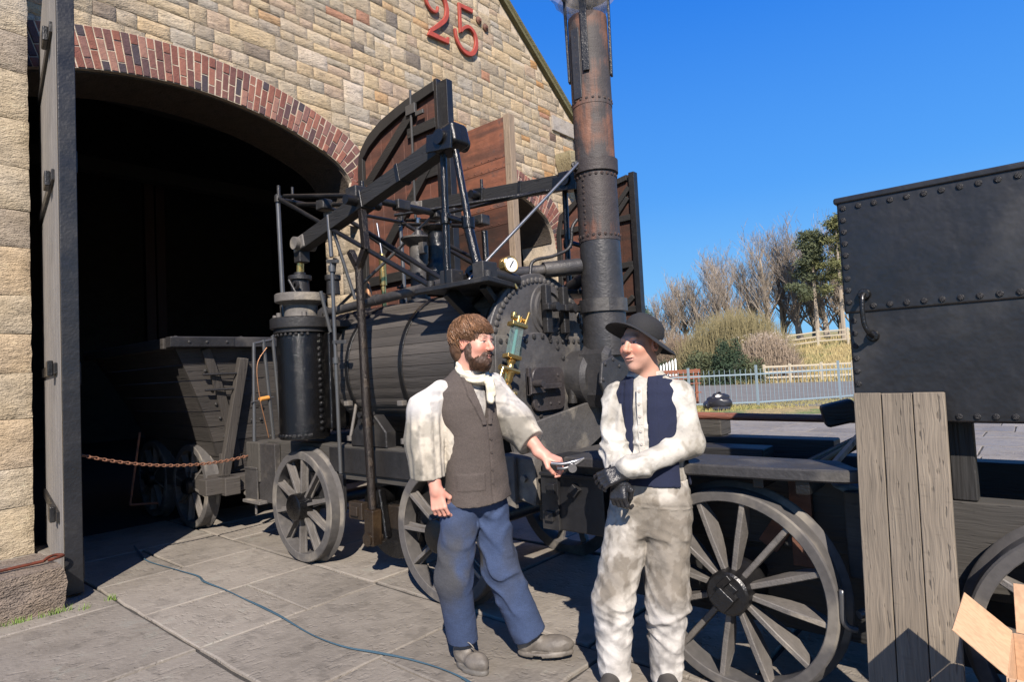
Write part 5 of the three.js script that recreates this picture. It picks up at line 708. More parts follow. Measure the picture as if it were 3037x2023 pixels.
// head in its own frame: faces +z, origin between the ears
function headField(o = {}) {
  const sk = ell([0, .035, -.018], [.074, .085, .096]), face = ell([0, -.012, .03], [.064, .092, .066]), jaw = ell([0, -.058, .024], [.054 + (o.jaw || 0), .052, .062]), chin = ell([0, -.098, .062], [.024, .02, .024]), brow = cone([-.03, .031, .083], [.03, .031, .083], .013, .013);
  const nb = cone([0, .018, .094], [0, -.02, .117], .0085, .0125), tip = ell([0, -.023, .114], [.0145, .0125, .0135]), wl = ell([.0125, -.027, .1], [.0095, .009, .012]), wr = ell([-.0125, -.027, .1], [.0095, .009, .012]);
  const ckl = ell([.037, -.02, .068], [.026, .024, .024]), ckr = ell([-.037, -.02, .068], [.026, .024, .024]), ul = ell([0, -.056, .095], [.023, .0065, .011]), ll = ell([0, -.0675, .0925], [.02, .0065, .011]);
  const sl = ell([.031, .012, .101], [.017, .0115, .016]), sr = ell([-.031, .012, .101], [.017, .0115, .016]), eL = ell([.031, .0105, .0815], [.0125, .011, .0115]), eR = ell([-.031, .0105, .0815], [.0125, .011, .0115]), lidL = cone([.018, .0175, .0905], [.044, .0165, .0855], .005, .004), lidR = cone([-.018, .0175, .0905], [-.044, .0165, .0855], .005, .004);
  const bagL = cone([.02, .0015, .089], [.042, .002, .084], .004, .003), bagR = cone([-.02, .0015, .089], [-.042, .002, .084], .004, .003);
  const ea = (s) => { const a = ell([s * .075, -.002, -.008], [.011, .031, .02]), b = ell([s * .083, .002, -.003], [.009, .02, .012]); return (x, y, z) => smax(a(x, y, z), -b(x, y, z), .006); }, e1 = ea(1), e2 = ea(-1);
  const neck = cone([0, -.06, -.022], [0, -.21, -.045], .054, .062), mA = cone([-.027, -.0575, .092], [0, -.0622, .1], .0026, .0022), mB = cone([0, -.0622, .1], [.027, -.0575, .092], .0022, .0026), mouth = (x, y, z) => Math.min(mA(x, y, z), mB(x, y, z)), phil = ell([0, -.042, .108], [.004, .008, .006]);
  const nl = (s) => cone([s * .018, -.03, .1], [s * .034, -.058, .088], .0022, .002), n1 = nl(1), n2 = nl(-1);
  return (x, y, z) => {
    let d = smin(sk(x, y, z), face(x, y, z), .03); d = smin(d, jaw(x, y, z), .03); d = smin(d, chin(x, y, z), .025); d = smin(d, brow(x, y, z), .018);
    d = smax(d, -sl(x, y, z), .012); d = smax(d, -sr(x, y, z), .012); d = smin(d, ckl(x, y, z), .022); d = smin(d, ckr(x, y, z), .022);
    d = smin(d, nb(x, y, z), .011); d = smin(d, tip(x, y, z), .006); d = smin(d, wl(x, y, z), .006); d = smin(d, wr(x, y, z), .006);
    d = smax(d, -n1(x, y, z), .006); d = smax(d, -n2(x, y, z), .006); d = smax(d, -phil(x, y, z), .004);
    d = smin(d, ul(x, y, z), .007); d = smin(d, ll(x, y, z), .007); d = smax(d, -mouth(x, y, z), .004);
    d = Math.min(d, eL(x, y, z), eR(x, y, z)); d = smin(d, lidL(x, y, z), .004); d = smin(d, lidR(x, y, z), .004); d = smin(d, bagL(x, y, z), .006); d = smin(d, bagR(x, y, z), .006);
    d = smin(d, e1(x, y, z), .008); d = smin(d, e2(x, y, z), .008); return smin(d, neck(x, y, z), .03);
  };
}
function skinColor(p, base, o) {   // p in the head frame
  const [x, y, z] = p, ax = Math.abs(x), b = [...base], mix = (c, t) => { for (let i = 0; i < 3; i++) b[i] = lerp(b[i], c[i], clamp(t)); };
  mix([base[0] * 1.02, base[1] * .62, base[2] * .55], .75 * Math.exp(-((ax - .04) ** 2 + (y + .018) ** 2) / .0007) * (z > .04 ? 1 : 0)); mix([base[0] * .98, base[1] * .68, base[2] * .62], .5 * Math.exp(-(ax ** 2 + (y + .02) ** 2) / .0004) * (z > .09 ? 1 : 0));
  if (ax > .068 && z < .03) mix([base[0], base[1] * .7, base[2] * .62], .6);
  if (z > .08) { const lip = Math.exp(-((ax / .022) ** 4) - (((y + .062) / .0095) ** 2)); mix([.42, .16, .13], lip * .7); if (Math.abs(y + .0618) < .003 && ax < .024) mix([.12, .04, .035], .75); }
  const ex = ax - .031, ey = y - .0095; if (z > .07 && Math.abs(ex) < .0125 && Math.abs(ey) < .0048 * (1 - (ex / .0125) ** 2) + .0006) { mix([.55, .52, .48], .9); if (Math.abs(ex - (o.gaze || 0) * Math.sign(x)) < .0062) mix([.035, .03, .028], 1); }
  if (z > .07 && Math.abs(ex) < .0145 && ey > .0035 && ey < .008) mix([.10, .05, .04], .65);
  const by = y - .0335 - .006 * (1 - ((ax - .032) / .02) ** 2); if (z > .06 && ax > .012 && ax < .048 && Math.abs(by) < .0052) mix(o.brow, .7 * (o.browK || 1));
  if (o.stubble) mix([.30, .20, .17], o.stubble * sstep(-.035, -.07, y) * sstep(.0, .04, z) * (.6 + .6 * noise3(x * 300, y * 300, z * 300)));
  const n = fbm3(x * 25 + 9, y * 25, z * 25, 3) - .5; return b.map((c, i) => c * (1 + n * (i ? .28 : .16)));
}
// hand: wrist at w, palm along d, palm normal nn (out of the back of the hand), thumb side s = d x nn * side
function handField(w, d, back, side, curl, thumb, size = 1, thick = 1) {
  d = V(...d).normalize(); const nb = V(...back); nb.addScaledVector(d, -nb.dot(d)).normalize(); const s = V(0, 0, 0).crossVectors(d, nb).multiplyScalar(side), W = V(...w), at = (a, b, c) => W.clone().addScaledVector(d, a * size).addScaledVector(s, b * size).addScaledVector(nb, c * size), A = (v) => [v.x, v.y, v.z], parts = [];
  const push = (p, q, r1, r2, k) => parts.push([cone(A(p), A(q), r1 * thick, r2 * thick), k]);
  push(at(-.03, 0, 0), at(.02, .0, 0), .027, .026, .02); for (const b of [-.026, -.009, .009, .026]) push(at(.015, b * .7, 0), at(.088, b * 1.12, -.002), .0155, .0125, .012);
  const L = [[.030, .040, .026, .021], [.010, .045, .029, .022], [-.010, .041, .027, .021], [-.029, .032, .021, .018]];
  L.forEach(([b, l1, l2, l3], i) => { let p = at(.09, b, 0), a = curl[i] * .9; for (const [l, r1, r2, k] of [[l1, .0098, .0088, .006], [l2, .0088, .008, .005], [l3, .008, .0068, .005]]) { const q = p.clone().addScaledVector(d, l * size * Math.cos(a)).addScaledVector(nb, -l * size * Math.sin(a)).addScaledVector(s, b * .12 * l / .04 * size); push(p, q, r1, r2, k); p = q; a += curl[i] * .95; } });
  const t0 = at(.022, .026, -.006), t1 = at(.052, .048, -.02 - thumb * .012), t2 = at(.082, .052 - thumb * .022, -.028 - thumb * .03), t3 = at(.102, .048 - thumb * .036, -.032 - thumb * .042); push(t0, t1, .0165, .0125, .014); push(t1, t2, .0118, .0102, .006); push(t2, t3, .0102, .0082, .005);
  return (x, y, z) => { let v = parts[0][0](x, y, z); for (let i = 1; i < parts.length; i++) v = smin(v, parts[i][0](x, y, z), parts[i][1]); return v; };
}
function strandSeg(P, a, b, ra, rb) { const d = V(b[0] - a[0], b[1] - a[1], b[2] - a[2]).normalize(), s = V(0, 0, 0).crossVectors(d, Math.abs(d.y) < .9 ? V(0, 1, 0) : V(1, 0, 0)).normalize(), t = V(0, 0, 0).crossVectors(s, d), q = (c, r, k) => { const w = k * 2.0944; return [c[0] + r * (Math.cos(w) * s.x + Math.sin(w) * t.x), c[1] + r * (Math.cos(w) * s.y + Math.sin(w) * t.y), c[2] + r * (Math.cos(w) * s.z + Math.sin(w) * t.z)]; }; for (let k = 0; k < 3; k++) { const A = q(a, ra, k), B = q(a, ra, k + 1), C = q(b, rb, k), D = q(b, rb, k + 1); P.push(...A, ...B, ...C, ...B, ...D, ...C); } }
const geoS = (P) => { const g = new THREE.BufferGeometry(); g.setAttribute('position', new THREE.Float32BufferAttribute(P, 3)); g.computeVertexNormals(); return g; };
const boundsOf = (pts, m) => [[0, 1, 2].map((k) => Math.min(...pts.map((p) => p[k])) - m), [0, 1, 2].map((k) => Math.max(...pts.map((p) => p[k])) + m)];
const clothMat = (c, o = {}) => mat({ color: c, vertexColors: true, map: rep(T.dirt, .6), bumpMap: rep(T.crease, .3), bumpScale: .006, roughness: .92, ...o });
const skinMat = mat({ color: [1, 1, 1], vertexColors: true, roughness: .52 });
const putG = (name, g, m, parent) => inst(name, g, m, parent);
const joinC = (l) => mergeGeometries(l);
const FRAME = 0.8625;   // both men are modelled in frames turned square to the viewer's side: x to the right, z towards the viewer
// ------------------------------------------------------------------ bearded man in the grey waistcoat
{
  const man = thing('person', 'bearded brown haired man in a grey brown waistcoat and blue trousers holding a steel tool', 'person', [2.45, 0, -2.27], -FRAME);
  const HX = xform([-.08, 1.70, .015], .98, .06, -.03, 1.07), head = HX.wrap(headField({ jaw: .006 }));
  const SR = [-.285, 1.40, .095], SL = [.01, 1.455, -.10], ER = [-.345, 1.185, .10], WR = [-.295, .965, .15], EL = [.15, 1.235, -.03], WL = [.262, 1.10, .065];
  const handR = handField(WR, [.14, -1, .12], [-.25, .15, .95], -1, [.6, .68, .72, .78], .95, 1.08), handL = handField(WL, [.9, -.42, .2], [.35, .9, .35], 1, [.85, .9, .95, 1.0], .9, 1.02);
  const torso = column([[.85, -.10, .0, .145, .105], [1.0, -.105, 0, .145, .11], [1.2, -.11, 0, .14, .11], [1.36, -.135, 0, .15, .10], [1.47, -.14, 0, .12, .07], [1.53, -.12, -.01, .07, .06]], .6);
  const limbs = [cone(SR, ER, .045, .042), cone(ER, WR, .042, .029), cone(SL, EL, .045, .042), cone(EL, WL, .046, .029), cone([-.19, .9, .04], [-.225, .49, .07], .08, .055), cone([-.225, .49, .07], [-.208, .14, -.01], .052, .034), cone([-.03, .9, -.04], [.02, .51, -.02], .08, .055), cone([.02, .51, -.02], [.155, .12, -.05], .052, .04), cone([-.2, .07, -.01], [-.15, .05, .04], .025, .02), cone([.14, .08, -.06], [.26, .06, -.03], .03, .025)];
  const body = (x, y, z) => { let d = torso(x, y, z); for (const l of limbs) d = smin(d, l(x, y, z), .03); return d; };
  const base = [.56, .295, .22], sc = (x, y, z) => skinColor(HX(x, y, z), base, { brow: [.13, .075, .04], gaze: .0 }), arm = (x, y, z) => { const n = fbm3(x * 30, y * 30, z * 30, 3) - .5; return [base[0] * (1.02 + n * .25), base[1] * (.93 + n * .4), base[2] * (.93 + n * .4)]; };
  const hp = HX.inv([0, -.02, .01]);
  putG('body', joinC([mesh((x, y, z) => Math.max(body(x, y, z), -(hyp(x - hp[0], y - hp[1], z - hp[2]) - .13)), [-.5, .0, -.25], [.42, 1.6, .3], .012, arm), mesh(head, [hp[0] - .17, 1.46, hp[2] - .18], [hp[0] + .17, 1.85, hp[2] + .18], .0036, sc), mesh((x, y, z) => smin(handR(x, y, z), limbs[1](x, y, z), .02), [-.42, .74, .02], [-.2, 1.06, .30], .004, arm), mesh((x, y, z) => smin(handL(x, y, z), limbs[3](x, y, z), .02), [.16, .98, -.04], [.46, 1.18, .2], .004, arm)]), skinMat, man);
  // hair and beard
  const strand = (p, s) => { const w = .35 * fbm3(p[0] * 18, p[1] * 18, p[2] * 18, 2); return ridge(p[0] * 85 + w * 9 + p[1] * 14, p[1] * 9 + s, p[2] * 85 + w * 9 + p[1] * 10); };
  const hairC = (x, y, z) => { const p = HX(x, y, z), k = .45 + .95 * strand(p, 5); return [.085 * k, .044 * k, .024 * k]; };
  const hair = (x, y, z) => { const p = HX(x, y, z); const [a, b, c] = p; const top = ell([0, .042, -.02], [.091, .098, .112])(a, b, c), back = ell([0, -.03, -.06], [.083, .075, .068])(a, b, c), fr = ell([.006, .068, .052], [.060, .03, .036])(a, b, c), sd = Math.min(ell([.07, -.005, -.03], [.024, .06, .05])(a, b, c), ell([-.07, .01, -.025], [.024, .055, .045])(a, b, c)); let d = smin(smin(top, back, .03), smin(fr, sd, .02), .02); const cut = .036 + .02 * Math.sin(a * 40) - .35 * Math.abs(a) + (Math.abs(a) > .055 ? -.02 : 0); d = smax(d, c > .035 ? cut - b : -9, .012); const ear = ell([Math.sign(a) * .085, -.012, .0], [.022, .026, .026])(a, b, c); d = smax(d, -ear, .012); const f2 = ell([0, -.05, .075], [.066, .085, .075])(a, b, c); d = smax(d, -f2, .01); return d + (strand(p, 5) - .5) * .006 + (fbm3(a * 13 + 2, b * 5, c * 13, 3) - .5) * .016 + .003; };
  putG('hair', mesh(hair, [hp[0] - .19, 1.53, hp[2] - .2], [hp[0] + .19, 1.88, hp[2] + .2], .0042, hairC), mat({ color: [1, 1, 1], vertexColors: true, roughness: .5 }), man);
  { // loose strands over the hair mass, combed from the crown
    const q = rng(99), P = [], C = [], add = (pts, r0, col) => { const from = P.length; for (let i = 0; i + 1 < pts.length; i++) strandSeg(P, pts[i], pts[i + 1], r0 * (1 - i / pts.length * .6), r0 * (1 - (i + 1) / pts.length * .6)); for (let i = from; i < P.length; i += 3) C.push(...col); };
    for (let i = 0; i < 2600; i++) {
      const ph = q() * 6.283, front = Math.cos(ph), lim = front > .55 ? 1.22 + q() * .26 : front > -.1 ? 1.5 + q() * .32 : 2.1 + q() * .5, th0 = Math.pow(q(), .7) * lim * .8, th1 = Math.min(lim, th0 + .5 + q() * .5), pts = [], off = .001 + q() * .009, sw = (q() - .3) * .5, wv = q() * 6;
      for (let k = 0; k <= 5; k++) { const t = k / 5, th = lerp(th0, th1, t), p2 = ph + sw * t + .08 * Math.sin(wv + t * 5), e = off + .004 * Math.sin(t * 7 + wv) + .006 * t * (front > .5 ? 1 : .4); let X = Math.sin(th) * Math.sin(p2) * (.089 + e), Y = .042 + Math.cos(th) * (.098 + e), Z = -.02 + Math.sin(th) * Math.cos(p2) * (.110 + e); if (th > 1.6) Z = Math.min(Z, -.02 - .02 * 0 + .11 * Math.cos(p2)); pts.push(HX.inv([X, Y, Z])); }
      const k = .5 + q() * 1.1, lt = q() < .12 ? 1.8 : 1; add(pts, .0013 + q() * .0008, [.15 * k * lt, .08 * k * lt, .042 * k * lt]);
    }
    for (let i = 0; i < 1500; i++) { // beard hairs
      const a = (q() * 2 - 1) * 1.9, v = q(), X0 = Math.sin(a) * .057, Z0 = .04 + Math.cos(a) * .062, Y0 = lerp(-.122, Math.abs(a) > 1 ? -.03 : -.07, v); if (Math.abs(X0) < .024 && Y0 > -.078) continue; const o = V(X0, -.3 - v * .3, (Z0 - .03) * .8).normalize(), sc2 = sstep(-.135, -.09, Y0) * .35 + .65, p0 = [X0 * sc2, Y0, .045 + (Z0 - .045) * sc2], l = .012 + q() * .014; const k = .5 + q(); add([HX.inv(p0), HX.inv([p0[0] + o.x * l * .3, p0[1] + o.y * .02 * l * 40, p0[2] + o.z * l * .12])], .0012, [.066 * k, .037 * k, .024 * k]);
    }
    const g = geoS(P); g.setAttribute('color', new THREE.Float32BufferAttribute(C, 3)); putG('hair_strands', g, mat({ color: [1, 1, 1], vertexColors: true, roughness: .42 }), man);
  }
  const beard = (x, y, z) => { const p = HX(x, y, z), [a, b, c] = p; let d = smin(ell([0, -.082, .048], [.057, .05, .062])(a, b, c), ell([0, -.048, .085], [.036, .017, .024])(a, b, c), .016); const s1 = ell([Math.sign(a) * .06, -.035, .022], [.017, .048, .024])(a, b, c); d = smin(d, s1, .02); d = smax(d, -ell([0, -.0615, .112], [.024, .0085, .03])(a, b, c), .004); d = smax(d, -ell([Math.sign(a) * .035, -.012, .085], [.03, .03, .03])(a, b, c), .01); return d + (fbm3(a * 90, b * 60, c * 90, 3) - .5) * .013; };
  putG('beard', mesh(beard, [hp[0] - .13, 1.52, hp[2] - .13], [hp[0] + .15, 1.74, hp[2] + .17], .0036, (x, y, z) => { const p = HX(x, y, z), k = .5 + .9 * noise3(p[0] * 160, p[1] * 90, p[2] * 160); return [.062 * k, .034 * k, .022 * k]; }), mat({ color: [1, 1, 1], vertexColors: true, roughness: .65 }), man);
  // shirt: full dirty sleeves
  const stain = (x, y, z, k) => { const n = fbm3(x * 7, y * 6, z * 7 + 3, 4), m = fbm3(x * 22, y * 16, z * 22, 3), q = sstep(.44, .62, n) * k + sstep(.54, .66, m) * .5; return clamp(q); };
  const sleeveR = (x, y, z) => { const u0 = smin(cone([-.255, 1.46, .085], [-.345, 1.37, .10], .056, .08)(x, y, z), cone([-.345, 1.37, .10], [-.35, 1.2, .10], .08, .092)(x, y, z), .03), u = smin(u0, column([[.985, -.335, .11, .085, .085], [1.03, -.34, .11, .092, .092], [1.2, -.35, .10, .10, .098], [1.36, -.335, .10, .09, .09], [1.41, -.32, .10, .08, .08]], 0)(x, y, z), .04); const a = Math.atan2(z - .1, x + .34); const fold = Math.sin(a * 13 + 3 * noise3(x * 6, y * 3, z * 6)) * .5 + .5; return Math.max(u + fold * .008 * sstep(1.42, 1.25, y) - .003 * wrinkle(x, y, z, 9, [1, .35, 1]), 1.0 + .02 * (noise3(x * 14, 1, z * 14)) - y); };
  const s1 = cone([.0, 1.46, -.09], [.12, 1.27, -.06], .078, .10), s2 = cone([.12, 1.27, -.06], [.205, 1.165, .01], .098, .078); const dL = [.6, -.72, .3];
  const sleeveL = (x, y, z) => { let d = smin(s1(x, y, z), s2(x, y, z), .04) - .010 * fold(x, y, z, [.55, .75, .2], 14, 3, .35) - .003 * wrinkle(x, y, z, 8); const t = (x - .212) * .62 + (y - 1.16) * -.6 + (z - .015) * .5; return Math.max(d, t); };
  const shirtT = column([[1.0, -.105, 0, .155, .125], [1.36, -.135, 0, .17, .12], [1.47, -.14, 0, .15, .09], [1.535, -.115, -.01, .088, .075], [1.575, -.108, -.005, .068, .066]], .6), shirtHem = ell([-.27, .88, .02], [.06, .07, .05]);
  putG('shirt', joinC([mesh((x, y, z) => smin(sleeveR(x, y, z), smin(sleeveL(x, y, z), Math.max(shirtT(x, y, z) - .004 * wrinkle(x, y, z, 14), y - 1.56), .02), .02), [-.50, .96, -.24], [.36, 1.62, .26], .0062, (x, y, z) => { const q = stain(x, y, z, y < 1.3 ? 1.0 : .6), w = sstep(1.28, 1.38, y); return [lerp(.48, .20, q) + .10 * w, lerp(.445, .19, q) + .115 * w, lerp(.38, .165, q) + .15 * w]; }), mesh((x, y, z) => shirtHem(x, y, z) - .008 * wrinkle(x, y, z, 12), [-.36, .78, -.06], [-.18, .98, .1], .008, () => [.3, .27, .22])]), clothMat([1, 1, 1], { bumpScale: .004 }), man);
  const kx = HX.inv([0, -.16, .0]);
  const kerch = (x, y, z) => { const a = Math.atan2(z - kx[2], x - kx[0]), R = hyp((x - kx[0]) / .9, z - kx[2]), yy = y - (1.555 - .05 * Math.cos(a - .95)); let d = hyp(R - .078, yy * .8) - .021 - .003 * Math.sin(yy * 210 + a * 3) - .004 * wrinkle(x, y, z, 20); const t1 = cone([.005, 1.50, .068], [.018, 1.43, .105], .022, .016), t2 = cone([-.005, 1.49, .07], [.005, 1.40, .115], .015, .02); return smin(d, Math.min(t1(x, y, z), t2(x, y, z)) - .006 * wrinkle(x, y, z, 25), .015); };
  putG('neckerchief', mesh(kerch, [-.25, 1.36, -.15], [.08, 1.65, .16], .0052, () => [.66, .62, .50]), clothMat([1, 1, 1], { bumpScale: .003 }), man);
  // waistcoat
  const F = [Math.sin(.6), Math.cos(.6)], vest = column([[.86, -.093, .0, .182, .148], [.95, -.095, 0, .176, .145], [1.1, -.10, 0, .166, .145], [1.22, -.105, 0, .164, .146], [1.36, -.135, 0, .186, .14], [1.45, -.143, 0, .186, .116], [1.50, -.135, -.008, .15, .098], [1.54, -.12, -.015, .105, .085], [1.57, -.11, -.02, .085, .08]], .6);
  const front = (x, z) => -(x + .11) * F[1] + z * F[0];   // signed offset from the button line, to the wearer's left positive
  const vestF = (x, y, z) => {
    let d = vest(x, y, z) - .007 * fold(x, y, z, [.75, .65, .2], 8, 5, .5) * sstep(1.42, 1.3, y) - .002 * wrinkle(x, y, z, 7); const u = -front(x, z), fw = (x + .11) * F[0] + z * F[1];
    const ao = (c, r) => ell(c, r)(x, y, z); d = smax(d, -ao([-.365, 1.345, .125], [.088, .135, .12]), .01); d = smax(d, -ao([.088, 1.35, -.15], [.09, .14, .12]), .01);
    if (fw > 0) { const v = .012 + clamp((y - 1.30) / .24) * .055; d = smax(d, 1.30 < y ? v - Math.abs(u - .012) - .0 > 0 ? v - Math.abs(u - .012) : -.05 : -.05, .004); }
    if (fw > .02) { const l = Math.abs(u - .012) - clamp((y - 1.29) / .24) * .055; if (y > 1.27 && y < 1.53 && l > .006 && l < .056 - Math.abs(y - 1.43) * .16) d -= .013; d += .005 * Math.exp(-((u - .018) ** 2) / 1.2e-5) * (y < 1.3 ? 1 : 0); }
    const pk = Math.abs(u + .085) < .062 && Math.abs(y - .985) < .045 && fw > 0; if (pk) d -= .004;
    return Math.max(d, .868 + .012 * Math.sin(x * 14) - y, y - 1.575);
  };
  putG('waistcoat', mesh(vestF, [-.36, .84, -.22], [.14, 1.6, .24], .005, (x, y, z) => { const n = fbm3(x * 9, y * 9, z * 9, 4), k = .82 + .36 * n; return [.128 * k, .108 * k, .094 * k]; }), clothMat([1.05, 1.0, 1.0], { bumpScale: .004, map: rep(T.cloth, .12) }), man);
  for (const y of [1.20, 1.13, 1.04, .97, .91]) { const p = [-.10 + .145 * F[0] + .018 * F[1], y, .145 * F[1] - .018 * F[0]]; put('button', orient(new THREE.CylinderGeometry(.0075, .0085, .006, 12), V(...p), V(p[0] + F[0] * .006, y, p[2] + F[1] * .006)), mat({ color: [.06, .05, .045], roughness: .4 }), man); }
  // trousers and boots
  const legs = [cone([-.180, .86, .04], [-.235, .48, .07], .098, .094), cone([-.235, .48, .07], [-.205, .13, .0], .092, .078), cone([-.045, .86, -.04], [.005, .51, -.02], .098, .092), cone([.005, .51, -.02], [.155, .11, -.05], .092, .092), ell([-.115, .89, .0], [.15, .10, .115])];
  const tr = (x, y, z) => { let d = smin(legs[0](x, y, z), legs[1](x, y, z), .03), e = smin(legs[2](x, y, z), legs[3](x, y, z), .03); d = smin(smin(d, e, .012), legs[4](x, y, z), .03); const w = wrinkle(x + y * .5, y, z, 6, [1, 1.6, 1]) * (y < .3 || (y > .36 && x > -.1) ? 1 : .45); d -= (x > -.1 ? .012 : .006) * fold(x, y, z, x > -.1 ? [.55, .8, .1] : [.2, 1, 0], 9, 7, x > -.1 ? .35 : .5); d -= .004 * w + .004 * Math.sin((y * 1.0 - x * .8) * 60 + 4 * noise3(x * 9, y * 5, z * 9)) * sstep(.62, .75, y) * (x > -.09 ? .8 : .1); const hem = x < -.07 ? .135 - .25 * (x + .2) * 0 : .135 + (x - .155) * .42; return Math.max(d, hem - y, y - .93); };
  putG('trousers', mesh(tr, [-.40, .06, -.20], [.30, .95, .24], .0068, (x, y, z) => { const n = fbm3(x * 6, y * 5, z * 6, 4), g = sstep(.42, .62, n) * sstep(.25, .5, y) * sstep(.9, .6, y) * (x < -.08 ? .9 : .35), k = .9 + .3 * (fbm3(x * 20, y * 20, z * 20, 3) - .5); return [lerp(.055, .085, g) * k, lerp(.095, .088, g) * k, lerp(.205, .088, g) * k]; }), clothMat([1.15, 1.1, 1.1], { bumpScale: .003, map: rep(T.cloth, .1) }), man);
  const boot = (heel, toe, w, name, tilt = 0) => {
    const hx = heel[0], hz = heel[1], tx = toe[0], tz = toe[1], L = hyp(tx - hx, tz - hz), c = (tx - hx) / L, s = (tz - hz) / L, ly = heel[2] || 0, ty = toe[2] || 0;
    const f = (x, y, z) => { const u = (x - hx) * c + (z - hz) * s, v = -(x - hx) * s + (z - hz) * c, g = lerp(ly, ty, clamp(u / L)), yy = y - g; const wd = .042 + .012 * Math.sin(clamp(u / L) * 3.0), up = ell([L * .68, .052, 0], [L * .36, .048, wd])(u, yy, v), hl = ell([L * .2, .07, 0], [L * .24, .075, .042])(u, yy, v), an = cone([L * .2, .08, 0], [L * .24, .2, 0], .047, .052)(u, yy, v); let d = smin(smin(up, hl, .035), an, .03); d = smax(d, .018 - yy, .006); const so = Math.max(ell([L * .5, .014, 0], [L * .53, .05, wd + .006])(u, yy, v), yy - .026, .002 - yy, (u > L * .3 && u < L * .46 ? .012 - yy : -1)); return Math.min(d - .004 * wrinkle(x, y, z, 16), so); };
    putG(name, mesh(f, [Math.min(hx, tx) - .09, -.02, Math.min(hz, tz) - .09], [Math.max(hx, tx) + .09, .26, Math.max(hz, tz) + .09], .005, (x, y, z) => { const n = fbm3(x * 18, y * 18, z * 18, 4), yy = y - .026, so = yy < .004; const k = .7 + .7 * n; return so ? [.10 * k, .092 * k, .08 * k] : [lerp(.06, .17, n) * k, lerp(.052, .15, n) * k, lerp(.045, .125, n) * k]; }), mat({ color: [1, 1, 1], vertexColors: true, roughness: .6, bumpMap: rep(T.crease, .12), bumpScale: .002 }), man);
  };
  boot([-.24, -.05], [-.085, .11, .0], .05, 'boot'); boot([.085, -.07, .02], [.365, -.01, .035], .05, 'boot');
  // lace on the boots
  put('boot_lace', [pipe([[-.19, .155, .06], [-.165, .16, .09], [-.145, .135, .09], [-.16, .125, .07]], .003, 5, 14)], mat({ color: [.2, .18, .15] }), man);
}
// steel tongs held in his left hand
{
  const t = thing('tongs', 'polished steel ring-handled tool held out by the bearded man over the buffer box', 'tool', [2.45, 0, -2.27], -FRAME);
  put('jaw', [pipe([[.30, 1.06, .12], [.36, 1.055, .13], [.42, 1.065, .13], [.47, 1.075, .12]], .010, 10, 20)], M.steel, t); put('handle', pipe([[.47, 1.075, .12], [.42, 1.05, .14], [.36, 1.035, .15], [.33, 1.035, .14]], .009, 10, 16), M.steelDull, t);
  put('pivot', rod([.405, 1.035, .165], [.405, 1.04, .12], .022, .022, 18), M.steel, t);
}
